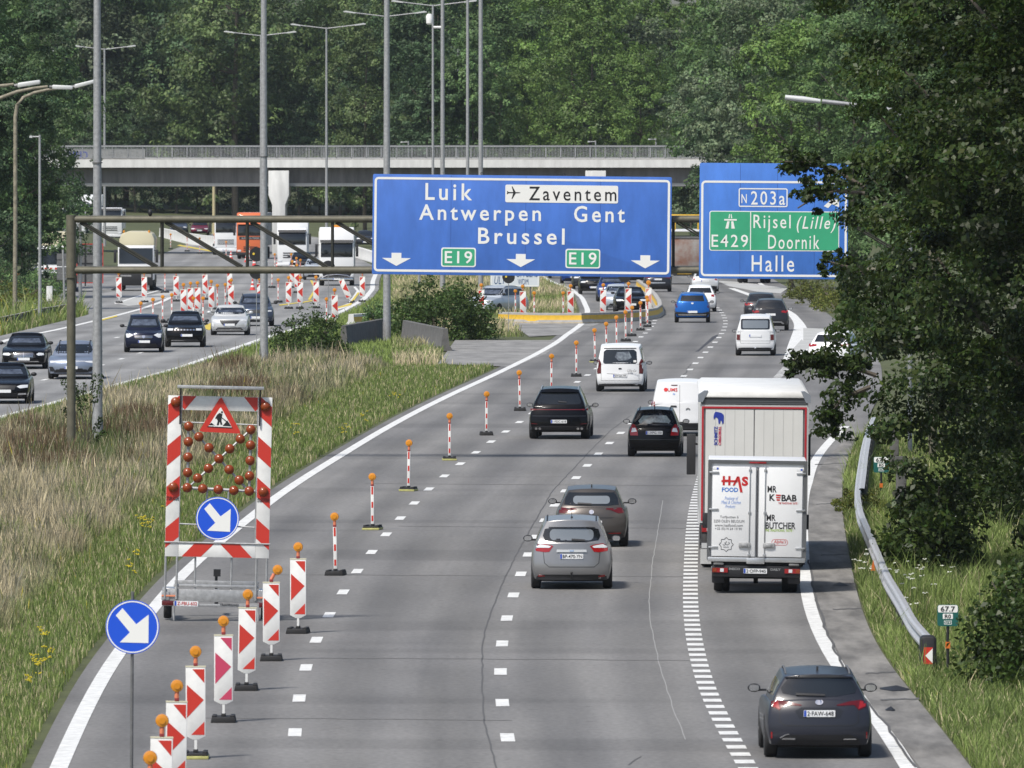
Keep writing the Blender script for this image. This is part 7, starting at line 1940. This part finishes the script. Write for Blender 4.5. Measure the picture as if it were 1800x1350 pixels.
# --- bushes and small plants
def bush(name, label, P, size, n, key='bush', leaf=.12, seed=1, stem=True, npc=46, flat=.8, cat="bush", upright=False):
    rng = np.random.default_rng(seed); w_, h_, d_ = size
    d = unit(rng.normal(size=(n, 3))); d[:, 2] = np.abs(d[:, 2]); rr = rng.uniform(.55, 1.05, (n, 1)); cen = d*rr*np.array([w_/2, d_/2, h_*.92])
    rad = rng.uniform(.10, .26, n)*min(w_, h_)
    V, C = clumps_leaves(cen, rad, npc, leaf, rng, tone=(.6, 1.45), warm=.1, flat=flat); V = V[V[:, 0, 2] > .02]; C = C[:len(V)]
    o = thing(name, label, cat, P); mobj("foliage", quads_mesh("foliage", V, C, LM[key]), o)
    if stem:
        mb = MB()
        for k in range(7): a = rng.random()*6.28; mb.tube([(0, 0, -.1), (math.cos(a)*w_*.15, math.sin(a)*d_*.15, h_*.4), (math.cos(a)*w_*.33, math.sin(a)*d_*.3, h_*.8)], [.05, .03, .012], 5)
        mb.build("stem", BARK, o)
    return o
bush("hedge_bush", "large dense dark bush in the median beside the grey concrete barrier", G(775, 596), (5.2, 2.95, 8), 160, seed=31, leaf=.17, npc=70)
bush("hedge_bush", "dark bush at the foot of the lamp post left of the big sign", G(542, 640), (3.6, 2.3, 5), 80, seed=32, leaf=.14, npc=60)
bush("hedge_bush", "small light bush behind the thin lamp post at the grey barriers", G(665, 577), (1.9, 1.5, 3), 34, 'mid', seed=33, leaf=.14)
bush("verge_bush", "low dark bush with broad leaves under the right trees", G(1640, 1010), (2.2, 2.6, 5), 90, 'near', seed=34, leaf=.17, npc=60)
bush("verge_bush", "dark ivy-like bush at the right edge beyond kilometre sign 67.7", (10.0, 212, 0), (3.2, 2.4, 8), 110, 'near', seed=36, leaf=.14, npc=70)
bush("verge_bush", "tall dark shrub below the oaks, left of the concrete posts' far side", (13.3, 243, 0), (4.4, 4.6, 5), 150, 'near', seed=45, leaf=.16, npc=70)
bush("verge_bush", "tall dark shrub below the nearest oak at the right edge", (12.2, 224, 0), (4.2, 5.0, 6), 150, 'near', seed=46, leaf=.16, npc=70)
bush("verge_bush", "tall dark shrub behind the far concrete post", (13.6, 290, 0), (5.5, 4.6, 5), 140, 'near', seed=47, leaf=.17, npc=70)
bush("verge_bush", "yellowish weed thicket behind the old left guardrail, nearest part", G(25, 548), (4.6, 1.7, 7), 80, 'yellow', seed=37, leaf=.13)
bush("verge_bush", "green thicket behind the old left guardrail below the slim lamp post", G(62, 527), (4.4, 2.0, 9), 90, 'mid', seed=38, leaf=.15)
bush("verge_bush", "green shrub at the left edge below the dark trees", G(-8, 520), (3.6, 3.0, 9), 70, 'mid', seed=39, leaf=.17)
bush("verge_bush", "yellow-green weeds on the exit island, left part", G(1408, 525), (2.0, 1.3, 10), 50, 'yellow', seed=40, leaf=.13)
bush("verge_bush", "yellow-green weeds on the exit island, middle part", G(1437, 535), (2.4, 1.5, 14), 60, 'yellow', seed=41, leaf=.13)
bush("verge_bush", "yellow-green weeds on the exit island, right part under the oak", G(1470, 548), (2.6, 1.7, 14), 60, 'yellow', seed=42, leaf=.13)
bush("verge_bush", "yellowish feathery weed tuft left of the guardrail at kilometre 67.6", G(1492, 900), (.9, .6, 9), 40, 'yellow', seed=43, leaf=.06, npc=80, stem=False)
bush("verge_bush", "yellowish feathery weed tuft right of the guardrail bend", G(1526, 905), (1.1, .7, 9), 40, 'yellow', seed=44, leaf=.06, npc=80, stem=False)
# sapling in front of the gantry post
P = G(152, 800); o = thing("sapling", "thin sapling with sparse leaves before the gantry post and thick lamp post", "small tree", P); rng = np.random.default_rng(9); s_ = FPX/P.y
mb = MB(); tips = []
for k in range(9):
    tx, ty = rng.uniform(-42, 36)/s_, rng.uniform(30, 150)/s_
    q = [(0, 0, 0), (tx*.35, rng.uniform(-.2, .2), ty*.5), (tx, rng.uniform(-.4, .4), ty)]; mb.tube(q, [.02, .012, .005], 5)
    for t in np.linspace(.35, 1, 9): tips.append(np.array(q[1])*(1-t)+np.array(q[2])*t)
mb.build("stem", BARK, o); tips = np.array(tips)
V, C = clumps_leaves(tips, np.full(len(tips), .10), 9, .10, rng, tone=(.7, 1.4)); mobj("foliage", quads_mesh("foliage", V, C, LM['bush']), o)

# ================================================================== grass
def blades(pos, h, wd, lean, C, rng):
    n = len(pos); a = rng.random(n)*6.283; side = np.stack([np.cos(a), np.sin(a)*.6, np.zeros(n)], 1)*(wd/2)[:, None]
    b = rng.random(n)*6.283; ln = np.stack([np.cos(b), np.sin(b), np.zeros(n)], 1)*(h*lean)[:, None]
    m = pos+ln*.35+np.array([0, 0, 1.])*(h*.6)[:, None]; t = pos+ln+np.array([0, 0, 1.])*h[:, None]
    q1 = np.stack([pos-side, pos+side, m+side*.8, m-side*.8], 1); q2 = np.stack([m-side*.8, m+side*.8, t+side*.12, t-side*.12], 1)
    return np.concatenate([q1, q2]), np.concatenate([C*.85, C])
GRASSM = leafmat("grass_blades", (1, 1, 1), .25, .7, 0.0)
def vnoise(x, y, sc, seed):
    r = np.random.default_rng(seed); o = np.zeros(len(x))
    for k in range(5):
        a = r.random()*6.28; f = sc*(1.6**k); o += np.sin((x*math.cos(a)+y*.33*math.sin(a))*f+r.random()*6.28+1.3*np.sin((y*.3*math.cos(a)-x*math.sin(a))*f*.8))/1.5**k
    return o/2.4
def zrow(y): return zg(y)-.03
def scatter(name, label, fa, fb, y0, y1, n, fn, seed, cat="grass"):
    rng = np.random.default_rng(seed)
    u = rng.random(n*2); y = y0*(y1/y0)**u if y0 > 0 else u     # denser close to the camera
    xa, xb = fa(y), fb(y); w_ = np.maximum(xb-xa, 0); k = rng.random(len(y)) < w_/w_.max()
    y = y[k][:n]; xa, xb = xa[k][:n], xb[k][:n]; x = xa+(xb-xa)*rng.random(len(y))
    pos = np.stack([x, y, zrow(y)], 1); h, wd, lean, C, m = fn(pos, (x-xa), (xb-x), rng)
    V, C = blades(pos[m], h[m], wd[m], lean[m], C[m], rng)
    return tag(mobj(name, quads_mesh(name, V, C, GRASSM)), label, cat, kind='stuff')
STRAW = np.array([.60, .51, .32]); STRAW2 = np.array([.42, .36, .24]); GRN = np.array([.215, .285, .075]); GRND = np.array([.105, .150, .040]); GREY = np.array([.24, .225, .175]); BRN = np.array([.12, .075, .04]); YEL = np.array([.42, .36, .03])
def mixc(a, b, t): return a*(1-t[:, None])+b*t[:, None]
def fn_median(pos, dl, dr, rng):
    x, y = pos[:, 0], pos[:, 1]; n = len(x)
    strip_ = 2.0+np.interp(y, [180, 300, 420, 520], [0, .9, 2.0, 3.4])+.35*vnoise(x, y, 1.0, 2)
    g = np.clip((strip_-dr)/.5, 0, 1); g = np.maximum(g, np.clip((2.4-dl)/.8, 0, 1)); nz = vnoise(x, y, .5, 4); nz2 = vnoise(x, y, 1.1, 6)
    tall = np.clip(.62+.35*nz2, .3, 1.1)*rng.uniform(.5, 1.25, n)
    h = tall*(1-g)+g*rng.uniform(.10, .30, n)
    dry = mixc(np.tile(STRAW, (n, 1)), STRAW2, np.clip(rng.random(n)*1.1, 0, 1)); dry = mixc(dry, GREY, (rng.random(n) < .25)*1.0)
    gp = np.clip((vnoise(x, y, .9, 21)+.1)*2.5, 0, 1)*(rng.random(n) < .55); dry = mixc(dry, mixc(np.tile(GRN*.8, (n, 1)), GRND, rng.random(n)), gp*.85)
    weeds = np.clip((nz+.25*nz2+.12)*3.2, 0, 1)*(rng.random(n) < .85)*np.interp(dr, [3, 6], [.3, 1])*np.interp(y, [185, 235], [.25, 1]); dry = mixc(dry, np.where((nz2 > .15)[:, None], BRN, GRND*.8), weeds*.9)
    gr = mixc(np.tile(GRN, (n, 1)), GRND, rng.random(n)); gr = mixc(gr, STRAW, (rng.random(n) < .16)*.8)
    C = mixc(dry, gr, g); C *= rng.uniform(.7, 1.3, (n, 1))
    hv = (rng.random(n) < .05)*(1-g); h = h*(1+.55*hv); yl = rng.random(n) < .004; C[yl] = YEL
    wd = np.where(g > .5, .018, .024)*rng.uniform(.7, 1.4, n)*np.interp(y, [180, 500], [1, 1.9])
    return h, wd, rng.uniform(.03, .38, n), C, np.ones(n, bool)
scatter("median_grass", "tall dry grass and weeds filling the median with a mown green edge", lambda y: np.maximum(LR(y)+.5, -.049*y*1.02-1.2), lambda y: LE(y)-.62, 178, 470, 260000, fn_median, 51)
def fn_green(hmin=.1, hmax=.35, dry=.15, wmul=1.0, yel=.004, tall=0.0):
    def f(pos, dl, dr, rng):
        n = len(pos); nz = vnoise(pos[:, 0], pos[:, 1], .8, 9); h = rng.uniform(hmin, hmax, n)*(1+.5*nz)
        tl = rng.random(n) < tall; h = np.where(tl, h*2.2, h)
        C = mixc(np.tile(GRN, (n, 1)), GRND, rng.random(n)); C = mixc(C, STRAW, (rng.random(n) < dry)*.8); C = mixc(C, GRN*1.5, np.clip(nz, 0, 1)*.6); C *= rng.uniform(.7, 1.3, (n, 1)); C[rng.random(n) < yel] = YEL
        return h, .018*wmul*rng.uniform(.7, 1.5, n), rng.uniform(.1, .7, n), C, np.ones(n, bool)
    return f
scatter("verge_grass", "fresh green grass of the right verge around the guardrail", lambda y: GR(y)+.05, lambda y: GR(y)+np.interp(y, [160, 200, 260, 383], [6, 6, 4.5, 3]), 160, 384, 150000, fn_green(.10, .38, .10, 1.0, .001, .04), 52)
PAVE1 = [(765,646),(792,596),(1010,590),(965,625),(905,652)]; PAVE2 = [(880,572),(900,562),(1070,560),(1015,594),(930,597)]
def fn_far(pos, dl, dr, rng):
    n = len(pos); nz = vnoise(pos[:, 0], pos[:, 1], .25, 12); t = np.clip(.5+1.2*nz, 0, 1)
    C = mixc(mixc(np.tile(GRN*1.15, (n, 1)), GRND, rng.random(n)), STRAW*1.0, t*(rng.random(n) < .75)); C *= rng.uniform(.75, 1.25, (n, 1))
    q = px_of(pos); lawn = ((q[:, 0] < 690) & (q[:, 1] > 478)); t = np.where(lawn, 0, t)
    C = np.where(lawn[:, None], mixc(np.tile(GRN*1.15, (n, 1)), GRND, rng.random(n)*.5), C); m = ~(inpoly(q, PAVE1) | inpoly(q, PAVE2))
    return rng.uniform(.12, .36, n)*(1+1.1*t), .05*rng.uniform(.7, 1.4, n), rng.uniform(.1, .6, n), C, m
scatter("median_grass", "green and straw grass of the median beyond the lamp posts", lambda y: LR(y)+.6, lambda y: LE(y)-.62, 470, 900, 60000, fn_far, 53)
scatter("verge_grass", "weedy grass of the left verge at the old guardrail", lambda y: LLg(y)-9, lambda y: LLg(y)-.1, 400, 640, 60000, fn_green(.2, .6, .1, 2.2, .02, .1), 54)
scatter("verge_grass", "far grass beside the road under the bridge", lambda y: LE(y)*0-60, lambda y: LLg(y)*0+40, 1060, 1300, 26000, lambda p, a, b, r: (r.uniform(.3, .9, len(p)), .10*r.uniform(.7, 1.4, len(p)), r.uniform(.1, .5, len(p)), mixc(np.tile(STRAW, (len(p), 1)), GRN, (r.random(len(p)) < .5)*1.0), (p[:, 0] > LR(p[:, 1])+1) & (p[:, 0] < LE(p[:, 1])-1)), 55)
# white umbellifers in the right verge
rng = np.random.default_rng(61); mbs = MB(); pos = []
for cx_, cy_, n_, sp in ((1538,1040,7,12),(1600,1045,20,20),(1640,975,8,25),(1520,1018,7,8),(1660,1020,6,22),(1690,960,4,12),(1615,1085,4,10)):
    for k in range(n_):
        P = G(cx_+rng.normal()*sp, cy_+rng.normal()*sp*.8+8); pos.append((P.x, P.y, rng.uniform(.35, .75)))
for k, (x, y, h_) in enumerate(pos):
    mbs.cur = 0; mbs.tube([(x, y, 0), (x+rng.normal()*.05, y, h_)], .006, 4); mbs.cur = 1
    for j in range(5): a = rng.random()*6.28; q = rng.random()*.06; mbs.ball((x+q*math.cos(a), y+q*math.sin(a), h_+rng.random()*.02), .022, .022, .010, 6)
tag(mbs.build("wild_flowers", [M("flower_stem", (.07, .11, .03), .7), M("flower_white", (.70, .72, .62), .7)]), "white umbel flowers among the grass at the guardrail", "flowers", kind='stuff')
# ragwort clumps in the median edge
rng = np.random.default_rng(62); mbs = MB()
for cx_, cy_ in ((255,935),(262,928),(250,925),(70,1190),(85,1165),(65,1180),(240,985),(230,1010),(520,760),(640,735),(690,700),(50,1210),(75,1130),(300,905),(610,760)):
    for k in range(7):
        P = G(cx_+rng.normal()*6, cy_+16+rng.normal()*4); h_ = rng.uniform(.3, .5); mbs.cur = 0; mbs.tube([(P.x, P.y, 0), (P.x, P.y, h_)], .006, 4); mbs.cur = 1
        for j in range(4): mbs.ball((P.x+rng.normal()*.03, P.y+rng.normal()*.03, h_+rng.random()*.03), .02, .02, .012, 6)
tag(mbs.build("wild_flowers", [MATS["flower_stem"], M("flower_yellow", (.55, .45, .02), .7)]), "yellow ragwort flowers along the median's green edge", "flowers", kind='stuff')

# ================================================================== air
hz = MB(); hz.box(-950, 950, -330, 2650, -8, 80)
hm = bpy.data.materials.new("haze"); hm.use_nodes = True; n = hm.node_tree
n.nodes.remove(n.nodes["Principled BSDF"]); vol = n.nodes.new("ShaderNodeVolumePrincipled")
vol.inputs["Color"].default_value = (.78, .86, .95, 1); vol.inputs["Density"].default_value = .000035; vol.inputs["Anisotropy"].default_value = .2
n.links.new(vol.outputs[0], n.nodes["Material Output"].inputs["Volume"])
tag(hz.build("haze", hm), kind='stuff')
